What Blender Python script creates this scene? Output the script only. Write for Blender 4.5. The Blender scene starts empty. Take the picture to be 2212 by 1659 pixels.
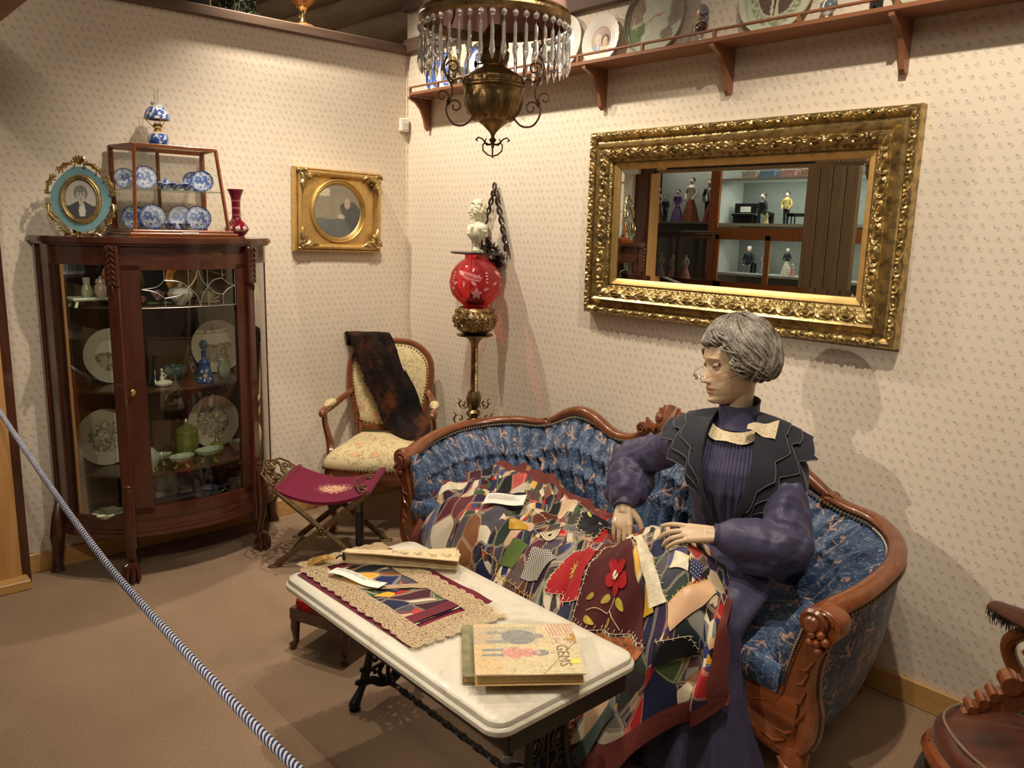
import bpy, math, random
import numpy as np
from mathutils import Vector, Matrix, Euler
from math import sin, cos, pi, radians, sqrt, exp, atan2, hypot
C = bpy.context.scene.collection
D = bpy.data
RND = random.Random(7)

# ---------- camera ----------
def make_camera():
    yaw, pitch, roll, f = 0.833263695, 0.190627860, 0.0249234322, 1747.9553
    cy, sy, cp, sp = cos(yaw), sin(yaw), cos(pitch), sin(pitch)
    fw = Vector((-sy*cp, cy*cp, -sp)); r = Vector((cy, sy, 0)); u = r.cross(fw)
    r2 = r*cos(roll)+u*sin(roll); u2 = -r*sin(roll)+u*cos(roll)
    cam = D.cameras.new('camera'); cam.sensor_fit = 'HORIZONTAL'; cam.sensor_width = 36.0
    cam.lens = f/2212*36.0; cam.clip_start = 0.05
    o = D.objects.new('camera', cam); C.objects.link(o)
    M = Matrix.Identity(4)
    for i, v in enumerate((r2, u2, -fw)):
        for k in range(3): M[k][i] = v[k]
    M.translation = (4.01834177, -2.78857616, 1.6)
    o.matrix_world = M
    bpy.context.scene.camera = o
make_camera()

# ---------- world, lights, exposure ----------
S = bpy.context.scene
S.view_settings.view_transform = 'Standard'; S.view_settings.look = 'None'
S.view_settings.gamma = 1; S.view_settings.use_curve_mapping = False
S.view_settings.exposure = 0.12
w = D.worlds.new('world'); S.world = w; w.use_nodes = True
w.node_tree.nodes['Background'].inputs[0].default_value = (1.0, 0.84, 0.66, 1)
w.node_tree.nodes['Background'].inputs[1].default_value = 0.10
def spot(name, loc, aim, power, angle=80, blend=.6, size=.025, col=(1, .87, .70)):
    l = D.lights.new(name, 'SPOT'); l.energy = power; l.spot_size = radians(angle); l.spot_blend = blend
    l.shadow_soft_size = size; l.color = col
    o = D.objects.new(name, l); C.objects.link(o); o.location = loc
    o.rotation_euler = (Vector(aim)-Vector(loc)).to_track_quat('-Z', 'Y').to_euler()
    return o
spot('track_light', (.18, -.92, 3.1), (1.1, -.25, .6), 98, 120, .7)
spot('track_light', (1.35, -.95, 3.1), (1.1, -.55, .5), 98, 112, .7)
spot('track_light', (1.5, -1.25, 3.1), (.3, -1.2, 1.1), 85, 72, .8)
spot('track_light', (3.2, -1.15, 3.1), (2.85, -.25, .8), 120, 104, .8)
spot('track_light', (3.3, -1.7, 3.2), (2.3, -1.0, .4), 80, 60, .9)
spot('hall_or_fill_spot', (1.97, -3.4, 2.26), (3.2, -.5, .25), 100, 58, .8)
spot('hall_or_fill_spot', (3.5, -2.75, 2.75), (.2, -1.45, 1.0), 110, 32, .9)  # frontal spot added to brighten the cabinet interior
spot('hall_or_fill_spot', (2.6, -2.9, 3.0), (-1.0, -4.2, 1.6), 60, 90, .8)
spot('hall_or_fill_spot', (-1.6, -1.7, 3.3), (-.9, .2, 2.9), 14, 95, .9)  # added spot without a fixture, lifts the dark log wall
def area(name, loc, aim, power, sx, sy, col=(1, .86, .70)):
    l = D.lights.new(name, 'AREA'); l.energy = power; l.shape = 'RECTANGLE'; l.size = sx; l.size_y = sy; l.color = col
    o = D.objects.new(name, l); C.objects.link(o); o.location = loc
    o.rotation_euler = (Vector(aim)-Vector(loc)).to_track_quat('-Z', 'Y').to_euler()
    return o
area('fill_light', (4.2, -3.2, 3.6), (1.5, -.5, .8), 15, 1.0, 1.0)  # soft fill added above the viewpoint, not a hall fixture

# ---------- object helpers ----------
def link(o):
    C.objects.link(o); return o
def tag(o, label, cat, group=None, kind=None):
    if label: o['label'] = label
    if cat: o['category'] = cat
    if group: o['group'] = group
    if kind: o['kind'] = kind
    return o
def thing(name, label, cat, loc=(0, 0, 0), rz=0, group=None, rot=None):
    o = D.objects.new(name, None); o.empty_display_size = .05; link(o)
    o.location = loc; o.rotation_euler = rot if rot else (0, 0, rz)
    return tag(o, label, cat, group)
class MB:
    def __init__(s): s.v = []; s.f = []; s.uv = {}; s.mi = []; s.cur = 0; s.col = None
    def add(s, vs, fs, M=None, uvs=None):
        b = len(s.v)
        if M is not None: vs = [M @ Vector(v) for v in vs]
        s.v.extend([tuple(v) for v in vs])
        for i, f in enumerate(fs):
            s.f.append(tuple(b+k for k in f)); s.mi.append(s.cur)
            if uvs: s.uv[len(s.f)-1] = [uvs[k] for k in f]
        return s
    def box(s, c, d, M=None, b=0):
        x, y, z = c; a, e, h = d[0]/2, d[1]/2, d[2]/2
        if b <= 0:
            vs = [(x+i*a, y+j*e, z+k*h) for i in (-1, 1) for j in (-1, 1) for k in (-1, 1)]
            return s.add(vs, [(0, 1, 3, 2), (4, 6, 7, 5), (0, 4, 5, 1), (2, 3, 7, 6), (0, 2, 6, 4), (1, 5, 7, 3)], M)
        # bevelled: 3 verts per corner
        vs = []; idx = {}
        for i in (-1, 1):
            for j in (-1, 1):
                for k in (-1, 1):
                    idx[i, j, k] = len(vs)
                    vs += [(x+i*a, y+j*(e-b), z+k*(h-b)), (x+i*(a-b), y+j*e, z+k*(h-b)), (x+i*(a-b), y+j*(e-b), z+k*h)]
        fs = []
        I = lambda i, j, k, t: idx[i, j, k]+t
        for i in (-1, 1):
            q = [I(i, -1, -1, 0), I(i, 1, -1, 0), I(i, 1, 1, 0), I(i, -1, 1, 0)]; fs.append(q if i > 0 else q[::-1])
            q = [I(-1, i, -1, 1), I(-1, i, 1, 1), I(1, i, 1, 1), I(1, i, -1, 1)]; fs.append(q if i > 0 else q[::-1])
            q = [I(-1, -1, i, 2), I(1, -1, i, 2), I(1, 1, i, 2), I(-1, 1, i, 2)]; fs.append(q if i > 0 else q[::-1])
        for j in (-1, 1):
            for k in (-1, 1):
                q = [I(-1, j, k, 1), I(1, j, k, 1), I(1, j, k, 2), I(-1, j, k, 2)]; fs.append(q if j*k > 0 else q[::-1])
                q = [I(j, -1, k, 0), I(j, 1, k, 0), I(j, 1, k, 2), I(j, -1, k, 2)]; fs.append(q if j*k < 0 else q[::-1])
                q = [I(j, k, -1, 0), I(j, k, 1, 0), I(j, k, 1, 1), I(j, k, -1, 1)]; fs.append(q if j*k > 0 else q[::-1])
                for i in (-1, 1):
                    q = [I(i, j, k, 0), I(i, j, k, 1), I(i, j, k, 2)]; fs.append(q if i*j*k > 0 else q[::-1])
        return s.add(vs, fs, M)
    def loft(s, rings, cl=True, caps=(1, 1), M=None):
        n = len(rings[0]); vs = [p for r in rings for p in r]; fs = []; uvs = []
        for a in range(len(rings)):
            for k in range(n): uvs.append((k/n, a/max(1, len(rings)-1)))
        for a in range(len(rings)-1):
            for k in range(n if cl else n-1):
                k2 = (k+1) % n
                fs.append((a*n+k, a*n+k2, (a+1)*n+k2, (a+1)*n+k))
        if cl and caps[0]: fs.append(tuple(range(n))[::-1])
        if cl and caps[1]: fs.append(tuple((len(rings)-1)*n+k for k in range(n)))
        return s.add(vs, fs, M, uvs)
    def tube(s, pts, r, n=8, cl=False, M=None, flat=None, caps=(1, 1), up=None, twist=0):
        """swept tube; r number or list; flat=(a,b) scales the section"""
        P = [Vector(p) for p in pts]; m = len(P)
        R = r if isinstance(r, (list, tuple)) else [r]*m
        if len(R) != m:
            R = [R[min(len(R)-1, int(i*(len(R)-1)/(m-1)))]*(1-(i*(len(R)-1)/(m-1)) % 1)+R[min(len(R)-1, int(i*(len(R)-1)/(m-1))+1)]*((i*(len(R)-1)/(m-1)) % 1) for i in range(m)]
        rings = []; prev = None
        for i in range(m):
            if cl: t = P[(i+1) % m]-P[i-1]
            else: t = P[min(i+1, m-1)]-P[max(i-1, 0)]
            if t.length < 1e-9: t = Vector((0, 0, 1))
            t.normalize()
            if prev is None:
                a = Vector(up) if up else (Vector((0, 0, 1)) if abs(t.z) < .9 else Vector((1, 0, 0)))
                nx = t.cross(a).normalized()
            else:
                nx = (prev-t*prev.dot(t)).normalized() if not up else t.cross(Vector(up)).normalized()
            prev = nx; ny = nx.cross(t)
            fa, fb = flat if flat else (1, 1)
            ring = []
            for k in range(n):
                an = 2*pi*k/n+twist*i
                ring.append(P[i]+nx*cos(an)*R[i]*fa+ny*sin(an)*R[i]*fb)
            rings.append(ring)
        if cl: rings.append(rings[0]); return s.loft(rings, True, (0, 0), M)
        return s.loft(rings, True, caps, M)
    def lathe(s, prof, n=24, M=None, fn=None, cap=(1, 1)):
        rings = []
        for i, (r, z) in enumerate(prof):
            ring = []
            for k in range(n):
                a = 2*pi*k/n; rr = r*(fn(a, i, z) if fn else 1)
                ring.append((rr*cos(a), rr*sin(a), z))
            rings.append(ring)
        return s.loft(rings, True, cap, M)
    def ball(s, c, r, n=12, m=8, M=None):
        if not isinstance(r, (tuple, list)): r = (r, r, r)
        rings = [[(c[0]+r[0]*max(sin(pi*j/m), .001)*cos(2*pi*k/n), c[1]+r[1]*max(sin(pi*j/m), .001)*sin(2*pi*k/n), c[2]-r[2]*cos(pi*j/m)) for k in range(n)] for j in range(m+1)]
        return s.loft(rings, True, (1, 1), M)
    def prism(s, outline, t, M=None, holes=None):
        """outline in XY, extruded from z=0 to t"""
        n = len(outline)
        vs = [(x, y, 0) for x, y in outline]+[(x, y, t) for x, y in outline]
        fs = [tuple(range(n))[::-1], tuple(range(n, 2*n))]+[(i, (i+1) % n, n+(i+1) % n, n+i) for i in range(n)]
        return s.add(vs, fs, M)
    def grid(s, fn, nu, nv, M=None, cu=False):
        vs = []; uvs = []
        for j in range(nv+1):
            for i in range(nu+1):
                vs.append(fn(i/nu, j/nv)); uvs.append((i/nu, j/nv))
        fs = [(j*(nu+1)+i, j*(nu+1)+i+1, (j+1)*(nu+1)+i+1, (j+1)*(nu+1)+i) for j in range(nv) for i in range(nu)]
        return s.add(vs, fs, M, uvs)
    def mesh(s, name, mats, sharp=35, smooth=True):
        me = D.meshes.new(name); me.from_pydata(s.v, [], s.f)
        for m in (mats if isinstance(mats, (list, tuple)) else [mats]): me.materials.append(m)
        if s.uv:
            l = me.uv_layers.new(name='UVMap'); d = l.data
            for i, p in enumerate(me.polygons):
                u = s.uv.get(i)
                if u:
                    for k, li in enumerate(p.loop_indices): d[li].uv = u[k]
        if max(s.mi or [0]) > 0: me.polygons.foreach_set('material_index', s.mi)
        if s.col is not None:
            a = me.color_attributes.new('Col', 'FLOAT_COLOR', 'POINT')
            a.data.foreach_set('color', [c for v in s.v for c in (*s.col(v), 1)])
        me.validate()
        if smooth: me.shade_smooth(); me.set_sharp_from_angle(angle=radians(sharp))
        me.update(); return me
    def obj(s, name, mats, parent=None, loc=None, rot=None, sharp=35, smooth=True, label=None):
        o = D.objects.new(name, s.mesh(name, mats, sharp, smooth)); link(o)
        if parent: o.parent = parent
        if loc: o.location = loc
        if rot: o.rotation_euler = rot
        if label: o['label'] = label
        return o
def T(x=0, y=0, z=0): return Matrix.Translation((x, y, z))
def RX(a): return Matrix.Rotation(a, 4, 'X')
def RY(a): return Matrix.Rotation(a, 4, 'Y')
def RZ(a): return Matrix.Rotation(a, 4, 'Z')
def SC(x, y, z): return Matrix.Diagonal((x, y, z, 1))
def dup(root, loc=None, rz=None, label=None, group=None, rot=None):
    r = root.copy(); link(r)
    if loc is not None: r.location = loc
    if rz is not None: r.rotation_euler = (0, 0, rz)
    if rot is not None: r.rotation_euler = rot
    if label: r['label'] = label
    if group: r['group'] = group
    for ch in list(root.children):
        c = ch.copy(); link(c); c.parent = r
        for g in list(ch.children):
            d = g.copy(); link(d); d.parent = c
    return r
def spline(pts, n=8, cl=False):
    """Catmull-Rom through pts"""
    P = [np.array(p, float) for p in pts]; m = len(P); out = []
    segs = m if cl else m-1
    for i in range(segs):
        p1, p2 = P[i], P[(i+1) % m]
        p0 = P[i-1] if (cl or i > 0) else 2*p1-p2
        p3 = P[(i+2) % m] if (cl or i+2 < m) else 2*p2-p1
        for k in range(n):
            t = k/n
            out.append(tuple(.5*((2*p1)+(-p0+p2)*t+(2*p0-5*p1+4*p2-p3)*t*t+(-p0+3*p1-3*p2+p3)*t**3)))
    if not cl: out.append(tuple(P[-1]))
    return out
def spiral(c, r0, r1, a0, a1, n=24):
    return [(c[0]+(r0+(r1-r0)*i/n)*cos(a0+(a1-a0)*i/n), c[1]+(r0+(r1-r0)*i/n)*sin(a0+(a1-a0)*i/n)) for i in range(n+1)]
def fuse(objs, name, mats, voxel=.004, smooth=4, parent=None, disp=None):
    """several closed meshes fused into one continuous surface"""
    vs = []; fs = []
    for o in objs:
        b = len(vs); Mx = o.matrix_world if o.parent is None else o.matrix_basis
        vs += [tuple(Mx @ v.co) for v in o.data.vertices]; fs += [tuple(b+i for i in p.vertices) for p in o.data.polygons]
        D.objects.remove(o)
    me = D.meshes.new(name); me.from_pydata(vs, [], fs); o = D.objects.new(name, me); link(o)
    m = o.modifiers.new('r', 'REMESH'); m.mode = 'VOXEL'; m.voxel_size = voxel; m.use_smooth_shade = True
    if smooth:
        m = o.modifiers.new('s', 'SMOOTH'); m.factor = .5; m.iterations = smooth
    dg = bpy.context.evaluated_depsgraph_get(); dg.update()
    nm = D.meshes.new_from_object(o.evaluated_get(dg)); o.modifiers.clear(); o.data = nm
    nm.materials.clear()
    for m in (mats if isinstance(mats, (list, tuple)) else [mats]): nm.materials.append(m)
    if disp:
        n = len(nm.vertices); co = np.empty(n*3); nm.vertices.foreach_get('co', co); co = co.reshape(-1, 3)
        no = np.empty(n*3); nm.vertices.foreach_get('normal', no); no = no.reshape(-1, 3)
        nm.vertices.foreach_set('co', (co+disp(co, no)).ravel()); nm.update()
    nm.shade_smooth()
    if parent: o.parent = parent
    return o

# ---------- node expression helper ----------
class N:
    def __init__(s, nt, sock): s.nt = nt; s.s = sock
    def _m(s, op, *a):
        n = s.nt.nodes.new('ShaderNodeMath'); n.operation = op
        for i, v in enumerate((s,)+a):
            if isinstance(v, N): s.nt.links.new(v.s, n.inputs[i])
            else: n.inputs[i].default_value = v
        return N(s.nt, n.outputs[0])
    def __add__(s, o): return s._m('ADD', o)
    def __radd__(s, o): return s._m('ADD', o)
    def __sub__(s, o): return s._m('SUBTRACT', o)
    def __rsub__(s, o): return (s*-1)+o
    def __mul__(s, o): return s._m('MULTIPLY', o)
    def __rmul__(s, o): return s._m('MULTIPLY', o)
    def __truediv__(s, o): return s._m('DIVIDE', o)
    def lt(s, o): return s._m('LESS_THAN', o)
    def gt(s, o): return s._m('GREATER_THAN', o)
    def floor(s): return s._m('FLOOR')
    def fract(s): return s._m('FRACT')
    def abs(s): return s._m('ABSOLUTE')
    def sin(s): return s._m('SINE')
    def cos(s): return s._m('COSINE')
    def sqrt(s): return s._m('SQRT')
    def max(s, o): return s._m('MAXIMUM', o)
    def min(s, o): return s._m('MINIMUM', o)
    def pw(s, o): return s._m('POWER', o)
class Mat:
    def __init__(s, name, col=(.5, .5, .5), rough=.5, metal=0, coat=0, spec=None, sheen=0):
        s.m = D.materials.new(name); s.m.use_nodes = True; s.nt = s.m.node_tree; s.b = s.nt.nodes['Principled BSDF']
        s.base = (*col, 1); s.b.inputs['Base Color'].default_value = (*col, 1); s.b.inputs['Roughness'].default_value = rough
        s.b.inputs['Metallic'].default_value = metal; s.b.inputs['Coat Weight'].default_value = coat
        if spec is not None: s.b.inputs['Specular IOR Level'].default_value = spec
        if sheen: s.b.inputs['Sheen Weight'].default_value = sheen*.18; s.b.inputs['Specular IOR Level'].default_value = .28 if spec is None else spec; s.b.inputs['Sheen Roughness'].default_value = .4
        s.c = None
        tc = s.nt.nodes.new('ShaderNodeTexCoord'); s.tc = tc
        s.obj = tc.outputs['Object']; s.uv = tc.outputs['UV']
    def link(s, a, b): s.nt.links.new(a.s if isinstance(a, N) else a, b)
    def mapp(s, src=None, scale=(1, 1, 1), rot=(0, 0, 0), loc=(0, 0, 0)):
        n = s.nt.nodes.new('ShaderNodeMapping'); s.link(src or s.obj, n.inputs[0])
        n.inputs['Scale'].default_value = scale; n.inputs['Rotation'].default_value = rot; n.inputs['Location'].default_value = loc
        return n.outputs[0]
    def noise(s, scale=5, det=3, rough=.5, src=None, dist=0):
        n = s.nt.nodes.new('ShaderNodeTexNoise'); s.link(src or s.obj, n.inputs['Vector'])
        n.inputs['Scale'].default_value = scale; n.inputs['Detail'].default_value = det; n.inputs['Roughness'].default_value = rough
        n.inputs['Distortion'].default_value = dist
        s.noisecol = n.outputs['Color']; return N(s.nt, n.outputs['Fac'])
    def vor(s, scale=5, src=None, feat='F1', rand=1, out='Distance'):
        n = s.nt.nodes.new('ShaderNodeTexVoronoi'); n.feature = feat; s.link(src or s.obj, n.inputs['Vector'])
        n.inputs['Scale'].default_value = scale; n.inputs['Randomness'].default_value = rand; s.lastvor = n
        return N(s.nt, n.outputs[out])
    def wn(s, x, y, z=0.0, col=False):
        c = s.comb(x, y, z); n = s.nt.nodes.new('ShaderNodeTexWhiteNoise'); n.noise_dimensions = '3D'; s.nt.links.new(c, n.inputs[0])
        return N(s.nt, n.outputs['Value'])
    def comb(s, x, y, z=0.0):
        n = s.nt.nodes.new('ShaderNodeCombineXYZ')
        for i, v in enumerate((x, y, z)):
            if isinstance(v, N): s.nt.links.new(v.s, n.inputs[i])
            else: n.inputs[i].default_value = v
        return n.outputs[0]
    def xyz(s, src=None):
        n = s.nt.nodes.new('ShaderNodeSeparateXYZ'); s.link(src or s.obj, n.inputs[0])
        return [N(s.nt, n.outputs[i]) for i in range(3)]
    def ramp(s, fac, stops, const=False):
        n = s.nt.nodes.new('ShaderNodeValToRGB'); s.link(fac, n.inputs[0]); r = n.color_ramp
        if const: r.interpolation = 'CONSTANT'
        while len(r.elements) < len(stops): r.elements.new(.5)
        for e, (p, c) in zip(r.elements, stops): e.position = p; e.color = (*c, 1)
        return n.outputs[0]
    def mix(s, fac, a, b, mode='MIX'):
        n = s.nt.nodes.new('ShaderNodeMix'); n.data_type = 'RGBA'; n.blend_type = mode
        for i, v in ((0, fac), (6, a), (7, b)):
            if isinstance(v, N): s.nt.links.new(v.s, n.inputs[i])
            elif isinstance(v, (int, float)): n.inputs[i].default_value = v
            elif isinstance(v, tuple): n.inputs[i].default_value = (*v, 1)
            else: s.nt.links.new(v, n.inputs[i])
        return n.outputs[2]
    def color(s, sock):
        s.link(sock, s.b.inputs['Base Color']); s.c = sock; return s
    def rough(s, sock): s.link(sock, s.b.inputs['Roughness']); return s
    def bump(s, h, st=.3, dist=.01):
        n = s.nt.nodes.new('ShaderNodeBump'); n.inputs['Strength'].default_value = st; n.inputs['Distance'].default_value = dist
        s.link(h, n.inputs['Height'])
        old = s.b.inputs['Normal'].links
        if old: s.nt.links.new(old[0].from_socket, n.inputs['Normal'])
        s.nt.links.new(n.outputs[0], s.b.inputs['Normal']); return s
def plain(name, col, rough=.5, metal=0, var=.15, scale=20, bump=0, bs=60, **k):
    m = Mat(name, col, rough, metal, **k)
    f = m.noise(scale, 3)
    m.color(m.ramp(f, [(.3, tuple(c*(1-var) for c in col)), (.7, tuple(min(1, c*(1+var)) for c in col))]))
    if bump: m.bump(m.noise(bs, 3), bump, .004)
    return m.m
def wood(name, c1, c2, axis='Z', scale=6, rough=.35, coat=.3, stretch=12):
    m = Mat(name, c1, rough, coat=coat)
    sc = {'X': (1/stretch, 1, 1), 'Y': (1, 1/stretch, 1), 'Z': (1, 1, 1/stretch)}[axis]
    v = m.mapp(scale=sc)
    a = m.noise(scale*3, 5, .6, v, 1.5); b = m.noise(scale*14, 3, .6, v)
    m.color(m.ramp(a*.65+b*.35, [(.3, c1), (.52, tuple((x+y)/2 for x, y in zip(c1, c2))), (.72, c2)]))
    m.bump(b, .12, .002)
    return m.m
def glass(name, tint=(1, 1, 1), refl=.08, rough=.02, ior=1.45, body=None, bodyw=0):
    """thin glass: light passes through tinted, surface reflects by angle"""
    m = Mat(name); nt = m.nt; nt.nodes.remove(m.b)
    out = nt.nodes['Material Output']
    t = nt.nodes.new('ShaderNodeBsdfTransparent'); t.inputs[0].default_value = (*tint, 1)
    g = nt.nodes.new('ShaderNodeBsdfGlossy'); g.inputs['Roughness'].default_value = rough
    fr = nt.nodes.new('ShaderNodeFresnel'); fr.inputs[0].default_value = ior
    mx = nt.nodes.new('ShaderNodeMixShader'); f = N(nt, fr.outputs[0])*.65+refl
    nt.links.new(f.s, mx.inputs[0]); nt.links.new(t.outputs[0], mx.inputs[1]); nt.links.new(g.outputs[0], mx.inputs[2])
    last = mx.outputs[0]
    if body:
        p = nt.nodes.new('ShaderNodeBsdfPrincipled'); p.inputs['Base Color'].default_value = (*body, 1); p.inputs['Roughness'].default_value = .15
        m2 = nt.nodes.new('ShaderNodeMixShader'); m2.inputs[0].default_value = bodyw
        nt.links.new(last, m2.inputs[1]); nt.links.new(p.outputs[0], m2.inputs[2]); last = m2.outputs[0]
    nt.links.new(last, out.inputs[0])
    return m.m
def colmat(name, rough=.4, coat=0, var=.1, sheen=0, bump=0):
    m = Mat(name, rough=rough, coat=coat, sheen=sheen)
    n = m.nt.nodes.new('ShaderNodeVertexColor'); n.layer_name = 'Col'
    f = m.noise(90, 2)
    m.color(m.mix(f*var, n.outputs[0], (.5, .45, .35), 'MULTIPLY'))
    if bump: m.bump(m.noise(150, 3), bump, .002)
    return m.m
def emit(name, col, st):
    m = Mat(name); m.b.inputs['Emission Color'].default_value = (*col, 1); m.b.inputs['Emission Strength'].default_value = st
    return m.m

# ---------- shared materials ----------
M = {}
def wallpaper(name, ax):
    m = Mat(name, rough=.85)
    x, y, z = m.xyz(); u = (x if ax == 'X' else y)*29.0; v = z*29.0
    u2 = u+v*.5  # lattice skew
    cu = u2.floor(); cv = v.floor()
    r1 = m.wn(cu, cv, 1.0); r2 = m.wn(cu, cv, 2.0); r3 = m.wn(cu, cv, 3.0); r4 = m.wn(cu, cv, 4.0)
    qx = u2.fract()-.5-(r1-.5)*.28; qy = v.fract()-.5-(r2-.5)*.28
    an = (r3-.5)*2.2; ca = an.cos(); sa = an.sin()
    px = (qx*ca-qy*sa)*1.0; py = qx*sa+qy*ca
    def ell(cx, cy, rx, ry, rot=0):
        a = px-cx; b = py-cy
        if rot: a, b = a*cos(rot)+b*sin(rot), b*cos(rot)-a*sin(rot)
        return ((a/rx)*(a/rx)+(b/ry)*(b/ry)).lt(1.0)
    head = ell(0, .13, .135, .12); hole = ell(.0, .14, .05, .04)*(r4.gt(.4)); head = head*(1-hole*.8)
    leaf = ell(-.14, -.14, .13, .045, -.6).max(ell(.13, -.15, .14, .045, .5)).max(ell(0, -.05, .024, .16))
    leaf = leaf.max(ell(.15, .02, .07, .025, .9)*(r4.lt(.35)))
    base = m.mix(m.noise(3, 3)*.5, (.76, .66, .53), (.82, .72, .59))
    hc = m.ramp(r4, [(0, (.46, .34, .25)), (.3, (.37, .43, .48)), (.55, (.60, .44, .37)), (.7, (.42, .34, .24)), (.88, (.45, .44, .52))], True)
    lc = m.ramp(r1, [(0, (.40, .32, .23)), (.5, (.45, .39, .29)), (.8, (.38, .36, .33))], True)
    c = m.mix(leaf*.68, base, lc); c = m.mix(head*.7, c, hc)
    m.color(c); m.bump(m.noise(60, 3), .08, .002); m.bump(m.noise(2.2, 2), .25, .02)
    return m.m
M['paperX'] = wallpaper('floral_wallpaper', 'X'); M['paperY'] = wallpaper('floral_wallpaper_side', 'Y')
def carpet():
    m = Mat('carpet', rough=1, sheen=.3)
    a = m.noise(420, 2, .6); b = m.noise(3, 3)
    f = m.noise(90, 3, .7, m.mapp(scale=(1, 2.2, 1), rot=(0, 0, .6)))
    c = m.ramp(a*.55+b*.15+f*.3, [(.32, (.175, .108, .062)), (.5, (.335, .222, .14)), (.68, (.53, .37, .255))])
    m.color(c); m.bump(a*.6+f*.5, .6, .006); return m.m
M['carpet'] = carpet()
M['oak'] = wood('oak_trim', (.50, .27, .08), (.64, .38, .14), 'X', 5)
M['oaky'] = wood('oak_trim_side', (.50, .27, .08), (.64, .38, .14), 'Y', 5)
M['plank'] = wood('rough_pine', (.42, .20, .055), (.70, .40, .15), 'Z', 3, .6, 0, 8)
M['cap'] = wood('weathered_cap_board', (.075, .042, .026), (.19, .115, .075), 'Y', 4, .7, 0)
M['capx'] = wood('weathered_cap_board_x', (.075, .042, .026), (.19, .115, .075), 'X', 4, .7, 0)
M['log'] = wood('old_log', (.17, .10, .05), (.42, .28, .16), 'X', 2.5, .7, 0, 10)
M['cherry'] = wood('cherry_shelf', (.19, .072, .03), (.32, .135, .065), 'X', 4, .4, .2)
M['mahog'] = wood('dark_mahogany', (.034, .009, .005), (.10, .027, .011), 'Z', 5, .28, .5)
M['mahogh'] = wood('dark_mahogany_rail', (.038, .010, .006), (.11, .031, .013), 'Y', 5, .28, .5)
M['walnut'] = wood('polished_walnut', (.11, .028, .009), (.25, .076, .024), 'Z', 5, .28, .6, 6)
M['mahogred'] = wood('honey_mahogany', (.14, .036, .010), (.28, .082, .024), 'X', 5, .3, .5, 6)
M['black'] = plain('black_iron', (.012, .011, .010), .45, .3, bump=.3)
M['ink'] = plain('ink', (.04, .035, .03), .7)

# ---------- room ----------
def struct(name, mb, mat, **k):
    o = mb.obj(name, mat, **k); o['kind'] = 'structure'; return o
WE = -2.09
struct('floor', MB().add([(-6, -8, 0), (7, -8, 0), (7, .2, 0), (-6, .2, 0)], [(0, 1, 2, 3)]), M['carpet'])
struct('wall_left', MB().box((-.05, WE/2+.06, 1.27), (.1, -WE+.12, 2.54)), M['paperY'])
struct('wall_right', MB().box((2.7, .06, 1.65), (5.4+.001, .12, 3.3)), M['paperX'])
struct('baseboard_left', MB().box((.008, WE/2, .045), (.016, -WE, .09), b=.003), M['oaky'])
struct('baseboard_right', MB().box((2.7, -.008, .045), (5.4, .016, .09), b=.003), M['oak'])
struct('trim_1', MB().box((-.045, WE/2-.2, 2.565), (.16, -WE+.5, .05), b=.006), M['cap'])
struct('trim_2', MB().box((2.7, -.015, 2.585), (5.4, .03, .075), b=.006), M['capx'])
struct('trim_3', MB().box((2.7, -.02, 2.80), (5.4, .04, .07), b=.006), M['capx'])
# white corner bead where the two papered walls meet
struct('trim_4', MB().box((.004, -.004, 1.27), (.008, .008, 2.54)), M['paperX'])
# log wall of the old building, seen above the partition
mb = MB()
for i in range(9):
    z = 2.42+i*.185
    mb.tube([(-6+k*.7, .25+.012*sin(k*1.7+i), z+.008*sin(k*2.3+i*2)) for k in range(9)]+[(-.12, .25, z)], [.105+.006*sin(i*3+k) for k in range(10)], 14)
struct('wall_back', mb, M['log'])

# ---------- painting helpers (colour per vertex, on flat or curved ware) ----------
def _h(i, j, s): 
    n = (i*374761393+j*668265263+s*974634777) & 0xffffffff
    n = ((n ^ (n >> 13))*1274126177) & 0xffffffff
    return ((n ^ (n >> 16)) & 0xffff)/65535
def vn(x, y, s=0):
    i, j = math.floor(x), math.floor(y); a, b = x-i, y-j; a = a*a*(3-2*a); b = b*b*(3-2*b)
    return (_h(i, j, s)*(1-a)+_h(i+1, j, s)*a)*(1-b)+(_h(i, j+1, s)*(1-a)+_h(i+1, j+1, s)*a)*b
def fbm(x, y, s=0): return .55*vn(x, y, s)+.3*vn(2*x+5, 2*y, s+1)+.15*vn(4*x, 4*y+9, s+2)
def lerp(a, b, t): t = max(0, min(1, t)); return tuple(x+(y-x)*t for x, y in zip(a, b))
def el(x, y, cx, cy, rx, ry): return ((x-cx)/rx)**2+((y-cy)/ry)**2 < 1
M['ware'] = colmat('painted_china', .18, .5)
M['matte_paint'] = colmat('painted_surface', .5)
M['white_china'] = plain('white_china', (.80, .77, .68), .15, var=.03, coat=.5)
M['blue_china'] = None
def blue_pat(seed, sc=26, lo=.5):
    B = (.03, .075, .38); W = (.72, .78, .88); B2 = (.10, .20, .60)
    def f(u, v, r=0, R=1):
        t = r/R
        if t > .97: return B
        if t > .78: return lerp(B, W, 1) if (vn(u/R*sc*.4, v/R*sc*.4, seed) > .66) else lerp(B, B2, vn(u/R*8, v/R*8, seed+3))
        if t > .72: return W
        n = fbm(u/R*sc*.16, v/R*sc*.16, seed)
        if abs(u) < R*.12 and v > 0 and t < .6: return W if vn(u/R*12, v/R*4, seed) > .5 else B2
        return W if n > lo else lerp(B, B2, n*1.6)
    return f
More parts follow.
